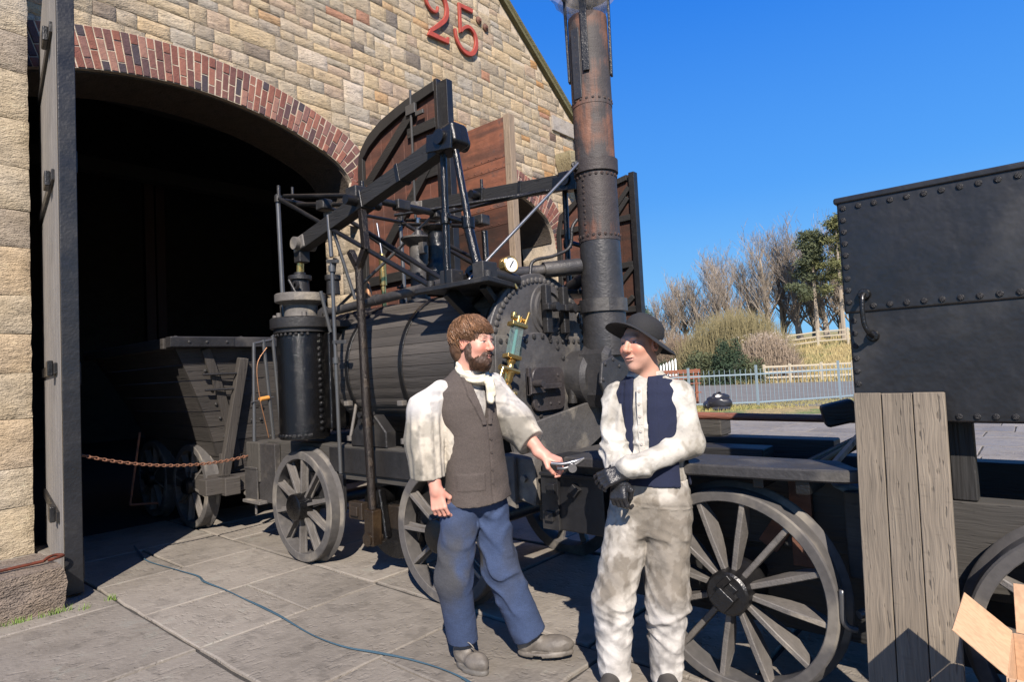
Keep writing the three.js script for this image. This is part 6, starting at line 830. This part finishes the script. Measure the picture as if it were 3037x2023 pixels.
// ------------------------------------------------------------------ man in the black hat
{
  const man = thing('person', 'clean shaven man in a wide black hat, navy waistcoat and dirty white trousers', 'person', [2.665, 0, -1.605], -FRAME);
  const HX = xform([.115, 1.635, .03], -.84, -.05, .06, 1.06), head = HX.wrap(headField()), hp = HX.inv([0, -.02, .01]);
  const SR = [.0, 1.395, -.07], SL = [.275, 1.385, .07], ER = [-.05, 1.13, .06], WR = [-.055, 1.02, .20], EL = [.305, 1.16, .10], WL = [.01, 1.08, .225];
  const torso = column([[.85, .12, 0, .135, .10], [1.0, .125, 0, .135, .10], [1.2, .135, 0, .135, .10], [1.34, .145, 0, .145, .09], [1.43, .145, 0, .11, .065], [1.5, .13, .0, .07, .06]], -.45);
  const limbs = [cone(SR, ER, .052, .043), cone(ER, WR, .043, .03), cone(SL, EL, .052, .044), cone(EL, WL, .045, .03), cone([.02, .86, -.02], [-.10, .42, .04], .08, .055), cone([-.10, .42, .04], [-.10, .06, .0], .052, .04), cone([.2, .86, .03], [.165, .45, .06], .08, .055), cone([.165, .45, .06], [.145, .06, .02], .052, .04), cone([-.10, .05, 0], [-.15, .035, .14], .035, .03), cone([.145, .05, .02], [.13, .035, .16], .035, .03)];
  const body = (x, y, z) => { let d = torso(x, y, z); for (const l of limbs) d = smin(d, l(x, y, z), .03); return d; };
  const base = [.54, .30, .215], sc = (x, y, z) => skinColor(HX(x, y, z), base, { brow: [.22, .15, .11], browK: .6, stubble: .28 }), plain = () => base;
  putG('body', joinC([mesh((x, y, z) => Math.max(body(x, y, z), -(hyp(x - hp[0], y - hp[1], z - hp[2]) - .13)), [-.25, 0, -.2], [.45, 1.55, .3], .012, plain), mesh(head, [hp[0] - .16, 1.41, hp[2] - .17], [hp[0] + .16, 1.79, hp[2] + .17], .0036, sc)]), skinMat, man);
  putG('hair', mesh((x, y, z) => { const p = HX(x, y, z), [a, b, c] = p; let d = ell([0, .02, -.035], [.081, .085, .088])(a, b, c); d = smax(d, -ell([0, -.03, .085], [.1, .14, .085])(a, b, c), .01); d = smax(d, -ell([Math.sign(a) * .085, -.005, -.004], [.025, .034, .026])(a, b, c), .01); d = smax(smax(d, -.055 - b, .01), b - .045, .01); return d + (noise3(a * 120, b * 60, c * 120) - .5) * .004; }, [hp[0] - .15, 1.52, hp[2] - .16], [hp[0] + .15, 1.76, hp[2] + .16], .0045, (x, y, z) => { const k = .6 + .7 * noise3(x * 150, y * 80, z * 150); return [.20 * k, .16 * k, .13 * k]; }), mat({ color: [1, 1, 1], vertexColors: true, roughness: .7 }), man);
  // hat: round crown, drooping brim, tilted back over the ear
  const hat = new THREE.Group(); hat.name = 'hat'; man.add(hat); { const q = HX.inv([0, .058, -.026]); hat.position.set(...q); } hat.scale.setScalar(.98); hat.rotation.set(-.36, -.72, -.30, 'YXZ');
  const felt = mat({ color: [.015, .015, .016], roughness: .85, bumpMap: rep(T.ironB, .1), bumpScale: .002 });
  const crown = lathe([[.094, -.012], [.098, 0], [.096, .03], [.085, .062], [.062, .086], [.03, .097], [0, .099]], 40), brim = lathe([[.09, -.006], [.125, -.012], [.165, -.024], [.178, -.032], [.18, -.037], [.172, -.036], [.125, -.019], [.088, -.012]], 56);
  const warp = (g) => { const p = g.attributes.position; for (let i = 0; i < p.count; i++) { const x = p.getX(i), y = p.getY(i), z = p.getZ(i), R = hyp(x, z), a = Math.atan2(z, x), b = sstep(.09, .18, R); p.setXYZ(i, x * (1 - .03 * b), y - b * (.010 * Math.cos(a * 2) + .006 * Math.sin(a * 3 + 1)) + (noise3(x * 18, y * 18, z * 18) - .5) * .012 * (1 - b), z * 1.17); } return creased(g, 1.0); };
  put('crown', warp(crown), felt, hat); put('brim', warp(brim), felt, hat);
  // shirt
  const stain = (x, y, z) => clamp(sstep(.46, .64, fbm3(x * 7 + 4, y * 6, z * 7, 4)) * .6 + sstep(.54, .68, fbm3(x * 24, y * 18, z * 24, 3)) * .45 + sstep(1.2, 1.0, y) * .35), shC = (x, y, z) => { const q = stain(x, y, z); return [lerp(.52, .26, q), lerp(.51, .245, q), lerp(.475, .21, q)]; };
  const sh = column([[.80, .13, 0, .172, .135], [1.0, .13, 0, .168, .13], [1.2, .135, 0, .164, .128], [1.34, .145, 0, .176, .122], [1.43, .148, 0, .145, .095], [1.49, .135, .0, .084, .073], [1.525, .135, .005, .068, .064]], -.45), a0 = cone([.215, 1.43, .04], SL, .05, .066), a1 = cone(SL, [.31, 1.16, .1], .068, .062), a2 = cone([.31, 1.16, .1], [.05, 1.09, .215], .062, .045), a3 = cone([.05, 1.085, .215], [-.005, 1.08, .225], .053, .05), b1 = cone(SR, [-.045, 1.14, .05], .068, .062), b2 = cone([-.045, 1.14, .05], [-.055, 1.05, .17], .062, .05), cuff = cone([.0, 1.08, .222], [-.02, 1.08, .226], .052, .05);
  const shirt = (x, y, z) => { let d = Math.max(sh(x, y, z), y - 1.505, .96 - y); let e = smin(smin(a0(x, y, z), a1(x, y, z), .03), a2(x, y, z), .03); e = smin(e, a3(x, y, z), .02); e = Math.min(e, cuff(x, y, z)); let f = smin(b1(x, y, z), b2(x, y, z), .03); const w = wrinkle(x, y, z, 7, [1, .8, 1]); return Math.max(smin(smin(e, f, .02), d, .025) - .003 * w - .009 * fold(x, y, z, [.3, .95, .3], 13, 17, .42) - .005 * fold(x, y, z, [.9, .3, .3], 16, 19, .5), -x * .0 - .05 - (x + .0) * 1 > .06 ? -x - .13 : -9); };
  putG('shirt', mesh(shirt, [-.16, .80, -.2], [.44, 1.56, .34], .0062, shC), clothMat([1, 1, 1], { bumpScale: .005 }), man);
  const fx = Math.sin(-.45), fz = Math.cos(-.45), un = (x, z) => (x - .135) * fz - z * fx, fn = (x, z) => (x - .135) * fx + z * fz;
  // waistcoat hanging open
  const vs = column([[.94, .135, 0, .19, .155], [1.05, .135, 0, .182, .148], [1.2, .138, 0, .174, .14], [1.34, .147, 0, .184, .134], [1.41, .15, 0, .186, .116], [1.455, .147, -.003, .145, .10], [1.485, .14, -.005, .105, .088], [1.515, .138, -.01, .085, .08]], -.45);
  const vestF = (x, y, z) => { let d = vs(x, y, z) - .006 * wrinkle(x, y, z, 8, [1.4, .5, 1.4]); const u = un(x, z), w = fn(x, z); d = smax(d, -ell([.372, 1.30, .10], [.078, .15, .11])(x, y, z), .01); d = smax(d, -ell([-.085, 1.30, -.10], [.078, .15, .11])(x, y, z), .01); if (w > 0) { const g = lerp(-.03, .036 + .012 * clamp((1.3 - y) / .3), sstep(1.02, 1.10, y)); d = smax(d, g - Math.abs(u + .005), .004); const l = Math.abs(u + .005) - g; if (l > 0 && l < .045 && y > 1.12) d -= .006; } d = smax(d, .968 - .06 * (x - .135) - y, .004); const side = Math.abs(x - .262 - (z - .06) * .1) ; if (x > .24 && y < 1.13 && w < .1) d = smax(d, .035 - side, .004); return Math.max(d, y - 1.492 + .1 * Math.max(0, w - .02)); };
  putG('waistcoat', mesh(vestF, [-.12, .9, -.22], [.38, 1.55, .22], .0058, (x, y, z) => { const k = .85 + .3 * fbm3(x * 12, y * 6, z * 12, 3); return [.014 * k, .022 * k, .066 * k]; }), clothMat([1, 1, 1], { bumpScale: .002, map: rep(T.cloth, .08) }), man);
  put('shirt_placket', (() => { const q = []; const A = [1.44, 1.36, 1.26, 1.16, 1.1].map((y) => { const R = y > 1.4 ? .115 : .134; return [.132 + R * fx, y, R * fz]; }); for (let i = 0; i + 1 < A.length; i++) q.push(beamG(A[i], A[i + 1], .028, .006, V(fx, 0, fz), .002)); return q; })(), mat({ color: [.5, .47, .41], roughness: .9, bumpMap: rep(T.crease, .15), bumpScale: .004 }), man);
  for (const y of [1.42, 1.36, 1.3, 1.23, 1.17]) { const R = y > 1.4 ? .126 : .139; put('button', orient(new THREE.CylinderGeometry(.0065, .007, .005, 10), V(.132 + R * fx, y, R * fz), V(.132 + (R + .005) * fx, y, (R + .005) * fz)), mat({ color: [.42, .38, .33], roughness: .4 }), man); }
  // trousers: high waistband, baggy creased legs
  const L = [cone([.04, .84, -.01], [-.095, .42, .04], .115, .094), cone([-.095, .42, .04], [-.10, .09, .005], .092, .076), cone([.185, .84, .03], [.165, .45, .06], .118, .098), cone([.165, .45, .06], [.143, .05, .02], .094, .072)], hip = column([[.74, .11, 0, .18, .13], [.84, .12, 0, .178, .14], [.93, .13, 0, .172, .14], [1.02, .13, 0, .168, .14]], -.45);
  const tr = (x, y, z) => { let a = smin(L[0](x, y, z), L[1](x, y, z), .03), b = smin(L[2](x, y, z), L[3](x, y, z), .03), d = Math.min(a, b); d = smin(d, hip(x, y, z), .05); d = Math.max(d, y - .985); const w = wrinkle(x, y, z, 5, [1, 1.2, 1]) + .3 * wrinkle(x + 3, y + x * .6, z, 9, [.8, 1.3, .8]); d -= .005 * w + .008 * fold(x, y, z, x < .03 ? [.7, .75, .1] : [-.5, .85, .1], 7, 11, .5) + .006 * fold(x, y, z, [.9, .35, .2], 11, 13, .52) + .0035 * fold(x, y, z, [.5, .85, .3], 20, 23, .56) + .0035 * fold(x, y, z, [.95, .2, .3], 22, 29, .55); const bl = .868 - .10 * (x - .13); if (y > bl && y < .985) { d -= .005; d += .005 * Math.exp(-((y - bl - .012) ** 2) / 4e-5); } const sl = x > .03 ? .355 : .09; d -= .012 * Math.exp(-((y - sl - .25 * (x - .15)) ** 2) / 2.5e-4); return Math.max(d, .012 + .02 * noise3(x * 20, 2, z * 20) - y); };
  putG('trousers', mesh(tr, [-.24, .02, -.2], [.36, 1.0, .26], .0062, (x, y, z) => { const n = fbm3(x * 6, y * 5 + 2, z * 6, 5), m = fbm3(x * 26, y * 20, z * 26, 3), lo = sstep(.5, .3, y), q = clamp(.14 + sstep(.40, .60, n) * (.72 - .3 * lo) + sstep(.50, .66, m) * .42 - .2 * lo); return [lerp(.49, .17, q) + .04 * lo, lerp(.47, .152, q) + .05 * lo, lerp(.43, .126, q) + .07 * lo]; }), clothMat([1, 1, 1], { bumpScale: .004 }), man);
  put('waist_seam', [beamG([.268, .86, .105], [.262, .985, .108], .01, .006, V(.5, 0, .8), .002)], mat({ color: [.42, .37, .3], roughness: .9 }), man);
  // black leather gloves, one hand clasped over the other
  const gl = mat({ color: [.018, .018, .02], roughness: .33, bumpMap: rep(T.crease, .06), bumpScale: .003 });
  const g1 = handField([-.02, 1.068, .226], [-1, -.28, .05], [.1, .55, .8], 1, [.55, .6, .62, .65], .6, 1.02, 1.16), g2 = handField([-.055, 1.03, .19], [-.15, -1, .35], [-.6, .1, .8], -1, [.75, .85, .9, .95], .8, 1.0, 1.18), w1 = cone([.01, 1.068, .222], [-.03, 1.066, .228], .04, .035), w2 = cone([-.055, 1.06, .17], [-.056, 1.02, .195], .038, .034);
  putG('glove', mesh((x, y, z) => smin(g1(x, y, z), w1(x, y, z), .015), [-.26, .94, .10], [.06, 1.13, .34], .0038), gl, man); putG('glove', mesh((x, y, z) => smin(g2(x, y, z), w2(x, y, z), .015), [-.2, .86, .08], [.02, 1.1, .36], .0038), gl, man);
  // boots peeping out
  for (const [h, t] of [[[-.095, -.06], [-.16, .17]], [[.145, -.04], [.125, .20]]]) { const c = (t[0] - h[0]), s = (t[1] - h[1]), l = hyp(c, s), f = (x, y, z) => { const u = ((x - h[0]) * c + (z - h[1]) * s) / l, v = (-(x - h[0]) * s + (z - h[1]) * c) / l; let d = smin(ell([l * .66, .05, 0], [l * .36, .05, .048])(u, y, v), ell([l * .22, .07, 0], [l * .26, .08, .044])(u, y, v), .03); d = smax(d, .016 - y, .005); return Math.min(d, Math.max(ell([l * .5, .014, 0], [l * .54, .05, .054])(u, y, v), y - .024, .002 - y)); }; putG('boot', mesh(f, [Math.min(h[0], t[0]) - .09, -.02, Math.min(h[1], t[1]) - .09], [Math.max(h[0], t[0]) + .09, .18, Math.max(h[1], t[1]) + .09], .0055, (x, y, z) => { const k = .6 + .8 * fbm3(x * 16, y * 16, z * 16, 3); return [.05 * k, .045 * k, .04 * k]; }), mat({ color: [1, 1, 1], vertexColors: true, roughness: .6 }), man); }
}
// ------------------------------------------------------------------ beyond the yard: railings, bank, shrubs, trees
function tubeSeg(P, a, b, ra, rb, n) { // open cone between two points into position array
  const d = b.clone().sub(a).normalize(), u = Math.abs(d.y) < .95 ? V(0, 1, 0) : V(1, 0, 0), s = V(0, 0, 0).crossVectors(d, u).normalize(), t = V(0, 0, 0).crossVectors(s, d), q = (c, r, k) => { const w = k / n * Math.PI * 2; return [c.x + r * (Math.cos(w) * s.x + Math.sin(w) * t.x), c.y + r * (Math.cos(w) * s.y + Math.sin(w) * t.y), c.z + r * (Math.cos(w) * s.z + Math.sin(w) * t.z)]; };
  for (let k = 0; k < n; k++) { const A = q(a, ra, k), B = q(a, ra, k + 1), C = q(b, rb, k), D = q(b, rb, k + 1); P.push(...A, ...B, ...C, ...B, ...D, ...C); }
}
const geoP = (P) => { const g = new THREE.BufferGeometry(); g.setAttribute('position', new THREE.Float32BufferAttribute(P, 3)); g.computeVertexNormals(); return g; };
const azp = (az, d, y) => { const a = az * Math.PI / 180, x = Math.sin(a) * d, z = -Math.cos(a) * d; return V(x, y ?? terrainH(x, z), z); };
{
  const bark = [[.30, .25, .19], [.33, .28, .22], [.27, .23, .175], [.31, .25, .19]].map((c) => mat({ color: c, roughness: .95 })), twigM = [[.27, .23, .185], [.29, .25, .20], [.25, .21, .17], [.28, .235, .19]].map((c) => mat({ color: c, roughness: .95 }));
  function bareTree(seed, H, spread, base, label) {
    const r = rng(seed), T0 = [], B0 = [], dir = V(0, 0, 0);
    const grow = (p, d, L, rad, lev) => {
      const n = lev === 0 ? 7 : lev === 1 ? 4 : 2; let a = p.clone(), dd = d.clone(), ra = rad;
      for (let i = 0; i < n; i++) {
        dd.add(V((r() - .5) * .26, .03 + (lev ? .05 : .02), (r() - .5) * .26)).normalize(); const b = a.clone().addScaledVector(dd, L / n), rb = Math.max(.007, ra * (lev === 0 ? .84 : .74));
        tubeSeg(lev === 0 ? T0 : B0, a, b, ra, rb, lev === 0 ? 6 : lev === 1 ? 4 : 3);
        const kids = lev === 0 ? (i >= 1 ? 4 : 1) : lev === 1 ? 2 : lev === 2 ? 2 : lev === 3 && r() < .6 ? 1 : 0;
        for (let k = 0; k < kids; k++) { const w = r() * 6.283, up = lev === 0 ? .55 + r() * .6 : .45 + r() * .5; const q = V(Math.cos(w) * spread, up, Math.sin(w) * spread).normalize().lerp(dd, lev ? .35 : .1).normalize(); grow(a.clone().lerp(b, r()), q, L * (lev === 0 ? .40 * (1.1 - i / n * .55) : .58) * (.7 + r() * .6), Math.max(.012, rb * (lev === 0 ? .5 : .66)), lev + 1); }
        a = b; ra = rb;
      }
    };
    const t = thing('bare_tree', label, 'tree', base.toArray(), 0, 'bare trees along the bank');
    grow(V(0, -.3, 0), V(0, 1, 0), H, H * .04, 0);
    put('trunk', geoP(T0), bark[seed % 4], t, null); put('crown', geoP(B0), twigM[seed % 4], t, null); return t;
  }
  // azimuth, distance, height; each told apart by where it stands
  const trees = [[62.3, 62, 7.2, 'short pale bare tree leftmost of the row, beside the dark door edge'], [63.7, 60, 8.6, 'slim bare tree second from the left in the far row'], [65.0, 63, 9.3, 'bare tree third from the left, above the brown brush by the hat'], [66.3, 60, 9.0, 'bare tree fourth from the left behind the spreading shrubs'], [67.9, 58, 10.8, 'broad bare tree with two stems rising behind the willow shrub'], [69.3, 61, 11.6, 'wide crowned bare tree above the middle of the ochre shrub'], [70.6, 63, 10.6, 'bare tree leaning over the right end of the ochre shrub'], [71.9, 60, 12.4, 'tall bare tree at the left end of the wooden rail fence'], [73.2, 62, 12.0, 'bare tree above the first post of the wooden rail fence'], [74.4, 60, 12.6, 'tall dense bare tree right of the rail fence gap, before the pine'], [75.5, 63, 11.8, 'bare tree just left of the dark pine'], [76.4, 60, 11.4, 'bare tree directly below the dark pine crown'], [77.4, 62, 12.4, 'bare tree nearest the black tank edge'], [78.6, 61, 12.0, 'bare tree mostly hidden behind the black tank']];
  trees.forEach(([az, d, h, l], i) => bareTree(31 + i * 7, h * .64, .7, azp(az, d), l));
  // evergreens
  const needle = [[.035, .06, .03], [.085, .10, .048], [.075, .10, .04]].map((c) => mat({ color: c, roughness: .9, side: THREE.DoubleSide }));
  function leafy(parent, name, n, r, at, m, sz, shape) { const P = []; for (let i = 0; i < n; i++) { const c = shape(r).add(at); const a = V(r() - .5, r() - .5, r() - .5).normalize().multiplyScalar(sz * (.6 + r() * .8)), b = V(r() - .5, r() - .5, r() - .5).normalize().multiplyScalar(sz * .5); P.push(c.x - a.x, c.y - a.y, c.z - a.z, c.x + b.x, c.y + b.y, c.z + b.z, c.x + a.x, c.y + a.y, c.z + a.z); } return put(name, geoP(P), m, parent, null); }
  function pine(seed, az, d, H, y0, label, m) {
    const r = rng(seed), t = thing('pine_tree', label, 'tree', azp(az, d).toArray()); const P = []; tubeSeg(P, V(0, 0, 0), V(0, H * .95, 0), .2, .04, 6); put('trunk', geoP(P), bark[0], t, null);
    const clumps = []; for (let i = 0; i < 34; i++) { const y = lerp(y0, H, Math.pow(r(), .8)), R = (1 - (y - y0) / (H - y0 + .6)) * H * .24 + .35, w = r() * 6.283; clumps.push(V(Math.cos(w) * R * r(), y, Math.sin(w) * R * r())); }
    leafy(t, 'crown', 7500, r, V(0, 0, 0), m, .17, (q) => { const c = clumps[Math.floor(q() * clumps.length)]; return V(c.x + (q() + q() - 1) * .75, c.y + (q() + q() - 1) * .42, c.z + (q() + q() - 1) * .75); }); return t;
  }
  pine(3, 75.7, 57, 9.0, 3.4, 'dark green pine rising among the bare trees left of the tank', needle[1]); pine(5, 77.6, 56, 10.2, 3.2, 'tall yellowish green pine at the edge of the black tank', mat({ color: [.13, .135, .05], roughness: .9, side: THREE.DoubleSide })); pine(8, 61.2, 55, 5.6, .6, 'small dark spruce beside the edge of the rusty door', needle[0]);
  // shrubs: dense sprays of thin stems
  function brush(name, label, az, d, w, h, n, m, seed, lift = 0) {
    const r = rng(seed), base = azp(az, d), t = thing(name, label, 'shrub', base.toArray(), -az * Math.PI / 180), P = [];
    for (let i = 0; i < n; i++) { const x = (r() + r() - 1) * w * .5, z = (r() - .5) * w * .35, k = Math.sqrt(Math.max(.05, 1 - Math.pow(x / (w * .52), 2))), y0 = r() * .35 * h; const L = h * k * (.35 + r() * .65), a = V(x * .82, lift + y0 * k, z); const b = a.clone().add(V(x * .12 + (r() - .5) * .5, (L - y0) * .6, (r() - .5) * .5)), c = b.clone().add(V((r() - .5) * .7, (L - y0) * .42, (r() - .5) * .6)); tubeSeg(P, a, b, .02, .014, 3); tubeSeg(P, b, c, .014, .003, 3); for (let q = 0; q < 2; q++) { const e = a.clone().lerp(c, .3 + r() * .6); tubeSeg(P, e, e.clone().add(V((r() - .5) * .9, r() * .5, (r() - .5) * .8)), .01, .003, 3); } }
    put('stems', geoP(P), m, t, null); return t;
  }
  const sm = (c) => mat({ color: c, roughness: .95 });
  const b1 = brush('willow_shrub', 'large rounded ochre and olive willow shrub at the left end of the rail fence', 69.2, 44, 9.5, 5.0, 5200, sm([.20, .17, .085]), 41);
  const b2 = brush('brushwood', 'greyish brown bramble brush between the hat and the willow shrub', 64.8, 46, 8.5, 3.6, 3800, sm([.20, .15, .105]), 43);
  const b3 = brush('blackthorn', 'pale blossoming thorn bush at the right foot of the willow shrub', 71.6, 42, 4.6, 3.3, 2200, sm([.30, .235, .17]), 45); { const r = rng(6); leafy(b3, 'blossom', 1500, r, V(0, 0, 0), mat({ color: [.7, .62, .58], roughness: .9, side: THREE.DoubleSide }), .05, (q) => V((q() + q() - 1) * 2.1, 1.2 + q() * 1.9, (q() - .5) * 1.4)); }
  for (const [az, d, w, h, n, l, seed] of [[66.4, 42, 4.2, 1.9, 4200, 'dark green evergreen bush low in front of the brambles', 51], [68.6, 41, 3.0, 2.5, 4000, 'dark conical evergreen bush under the middle of the willow shrub', 53], [63.6, 44, 4.5, 1.6, 3600, 'dark green bush behind the railings beside the hat', 55], [70.5, 41, 2.6, 1.5, 2200, 'small dull green bush at the right foot of the willow', 57]]) { const r = rng(seed), t = thing('evergreen_bush', l, 'bush', azp(az, d).toArray()); leafy(t, 'foliage', n, r, V(0, 0, 0), needle[seed % 3 === 0 ? 1 : 0], .13, (q) => { const a = q() * 6.283, y = q(), R = w * .5 * Math.sqrt(1 - y * .85) * Math.sqrt(q()); return V(Math.cos(a) * R, y * h * (.7 + .5 * noise3(a * 2, y * 3, seed)), Math.sin(a) * R); }); const P = []; for (let i = 0; i < 8; i++) tubeSeg(P, V(0, 0, 0), V((r() - .5) * w * .4, h * .6, (r() - .5) * w * .4), .04, .01, 4); put('stems', geoP(P), bark[2], t, null); }
  { const r = rng(61), P = []; for (let i = 0; i < 16000; i++) { const az = 69 + r() * 10.5, d = 40 + r() * 19, p = azp(az, d), h = .1 + r() * .28, a = r() * 6.28, w = .02; P.push(p.x - w * Math.cos(a), p.y - .04, p.z - w * Math.sin(a), p.x + w * Math.cos(a), p.y - .04, p.z + w * Math.sin(a), p.x + (r() - .5) * .2, p.y + h, p.z + (r() - .5) * .2); } tag(put('dry_grass', geoP(P), mat({ color: [.42, .34, .16], roughness: .9, side: THREE.DoubleSide }), null, null), 'dry straw coloured grass over the bank below the rail fence', 'grass', null, 'stuff'); }
  { const r = rng(63), P = []; for (let i = 0; i < 5000; i++) { const t = r(), x = lerp(17.7, 24, t) + (r() - .5) * 1.5, z = lerp(-10, -3.6, t) + (r() - .5) * 2.6, h = .02 + r() * .07, a = r() * 6.28, w = .012; P.push(x - w * Math.cos(a), -.04, z - w * Math.sin(a), x + w * Math.cos(a), -.04, z + w * Math.sin(a), x + (r() - .5) * .08, h, z + (r() - .5) * .08); } tag(put('verge_grass', geoP(P), mat({ color: [.30, .27, .10], roughness: .9, side: THREE.DoubleSide }), null, null), 'thin worn grass strip along the foot of the blue railings', 'grass', null, 'stuff'); }
  // blue-grey railings
  const rl = thing('metal_railings', 'pale blue grey metal railings between the yard and the road', 'fence'), rm = mat({ color: [.20, .265, .305], roughness: .5 }), line = [V(16.6, 0, -14.5), V(18.4, 0, -11.4), V(19.55, 0, -9.07), V(20.6, 0, -7.2), V(23.2, 0, -5.35), V(26.2, 0, -3.9)];
  for (let k = 0; k + 1 < line.length; k++) { const a = line[k], b = line[k + 1], L = a.distanceTo(b), n = Math.round(L / .16); put('post', move(cbox(.07, 1.32, .07, .005), b.x, .66, b.z), rm, rl); for (const y of [.1, 1.02]) put('rail', beamG([a.x, y, a.z], [b.x, y, b.z], .02, .05), rm, rl); for (let i = 1; i < n; i++) { const p = a.clone().lerp(b, i / n); put('bar', rod([p.x, .06, p.z], [p.x, 1.2, p.z], .011, .011, 5), rm, rl); } }
  // wooden rail fences on the bank and at its foot
  const wm = mat({ color: [.46, .40, .29], roughness: .9 });
  const railFence = (label, A, y) => { const f = thing('rail_fence', label, 'fence'); for (let i = 0; i + 1 < A.length; i++) { const a = A[i], b = A[i + 1]; put('post', box(a.x - .07, a.x + .07, a.y - .2, a.y + y + .12, a.z - .07, a.z + .07, .01), wm, f); for (let k = 1; k <= 3; k++) put('rail', beamG([a.x, a.y + y * k / 3.1, a.z], [b.x, b.y + y * k / 3.1, b.z], .06, .11), wm, f); } };
  railFence('weathered wooden post and rail fence along the top of the grass bank', [71.2, 73.5, 75.7, 77.9, 80].map((az, i) => azp(az, 55.5 - i * .4)), 1.15); railFence('grey wooden rail fence at the foot of the bank behind the railings', [71.4, 73.4, 75.8, 78.1, 80].map((az) => azp(az, 40.5)), 1.0);
  // things by the railings
  const pb = thing('picnic_bench', 'reddish brown slatted bench standing behind the railings beside the man in the hat', 'bench', [20.6, 0, -10.0], -1.1), pm = mat({ color: [.26, .10, .06], roughness: .8, map: rep(T.wood, 1) });
  for (const y of [.42, .74]) for (let i = 0; i < 3; i++) put('slat', box(-.8, .8, y, y + .04, -.25 + i * .17, -.1 + i * .17), pm, pb, 'x'); for (const x of [-.65, .65]) for (const z of [-.22, .2]) put('leg', box(x - .04, x + .04, 0, .74, z - .04, z + .04), pm, pb, 'y'); for (let i = 0; i < 2; i++) put('back_slat', box(-.8, .8, .92 + i * .2, 1.06 + i * .2, .24, .27), pm, pb, 'x');
  for (const x of [-.65, .65]) put('back_post', box(x - .03, x + .03, .7, 1.28, .2, .24), pm, pb, 'y');
  const sk = (() => { const g = new THREE.SphereGeometry(1, 22, 14), p = g.attributes.position; for (let i = 0; i < p.count; i++) { const x = p.getX(i), y = p.getY(i), z = p.getZ(i), n = .75 + .5 * fbm3(x * 2 + 3, y * 2, z * 2, 3); p.setXYZ(i, x * .45 * n, Math.max(-.02, (y * .5 + .4) * .42 * n), z * .25 * n); } g.computeVertexNormals(); return g; })();
  sk.rotateY(-1); sk.translate(19.15, 0, -7.95); const bagT = thing('black_bag_heap', 'shiny black bags heaped at the foot of the railings', 'bags'); put('bag', [[0, 0, 0, 1], [.34, 0, .2, .8], [-.3, 0, -.25, .7], [.1, .2, .05, .75]].map(([x, y, z, k]) => { const g = sk.clone(); g.translate(-19.15, 0, 7.95); g.scale(k * .55, k * 1.0, k * .9); g.rotateY(x * 5); g.translate(19.15 + x, y, -7.95 + z); return g; }), mat({ color: [.02, .02, .025], roughness: .3 }), bagT); put('handle', pipe([[19.15, .3, -7.95], [19.17, .5, -7.97], [19.24, .52, -7.9], [19.26, .3, -7.85]], .025), mat({ color: [.02, .02, .025], roughness: .4 }), bagT); put('tray', box(18.75, 19.3, -.005, .06, -8.0, -7.6), mat({ color: [.03, .035, .05] }), bagT);
  const wp = thing('white_picket_gate', 'small white picket gate far behind the brim of the hat', 'gate', azp(63.3, 33).toArray(), -1.1); for (let i = 0; i < 7; i++) put('picket', plate([[-.045, .02], [.045, .02], [.045, 1.3 + .06 * i], [0, 1.38 + .06 * i], [-.045, 1.3 + .06 * i]], .03, 'xy', 0, .003).translate(-.45 + i * .15, 0, 0), M.white, wp); for (const y of [.35, 1.05]) put('rail', box(-.5, .5, y, y + .08, -.03, -.001), M.white, wp);
  structure(put('hills', geoP((() => { const P = []; const n = 60, h = (i) => 9 + 5 * noise3(i * .35, 1, 4); for (let i = 0; i < n; i++) { const a = azp(40 + i * 1.4, 320, 0), b = azp(40 + (i + 1) * 1.4, 320, 0), A = azp(40 + i * 1.4, 400, 0), B = azp(40 + (i + 1) * 1.4, 400, 0); P.push(a.x, 0, a.z, b.x, 0, b.z, A.x, h(i), A.z, b.x, 0, b.z, B.x, h(i + 1), B.z, A.x, h(i), A.z); } return P; })()), mat({ color: [.10, .12, .10], roughness: 1, side: THREE.DoubleSide }), null, null));
}
for (const o of scene.children) o.traverse((c) => { if (c.isMesh) { c.castShadow = c.receiveShadow = true; } });
renderer.render(scene, camera);
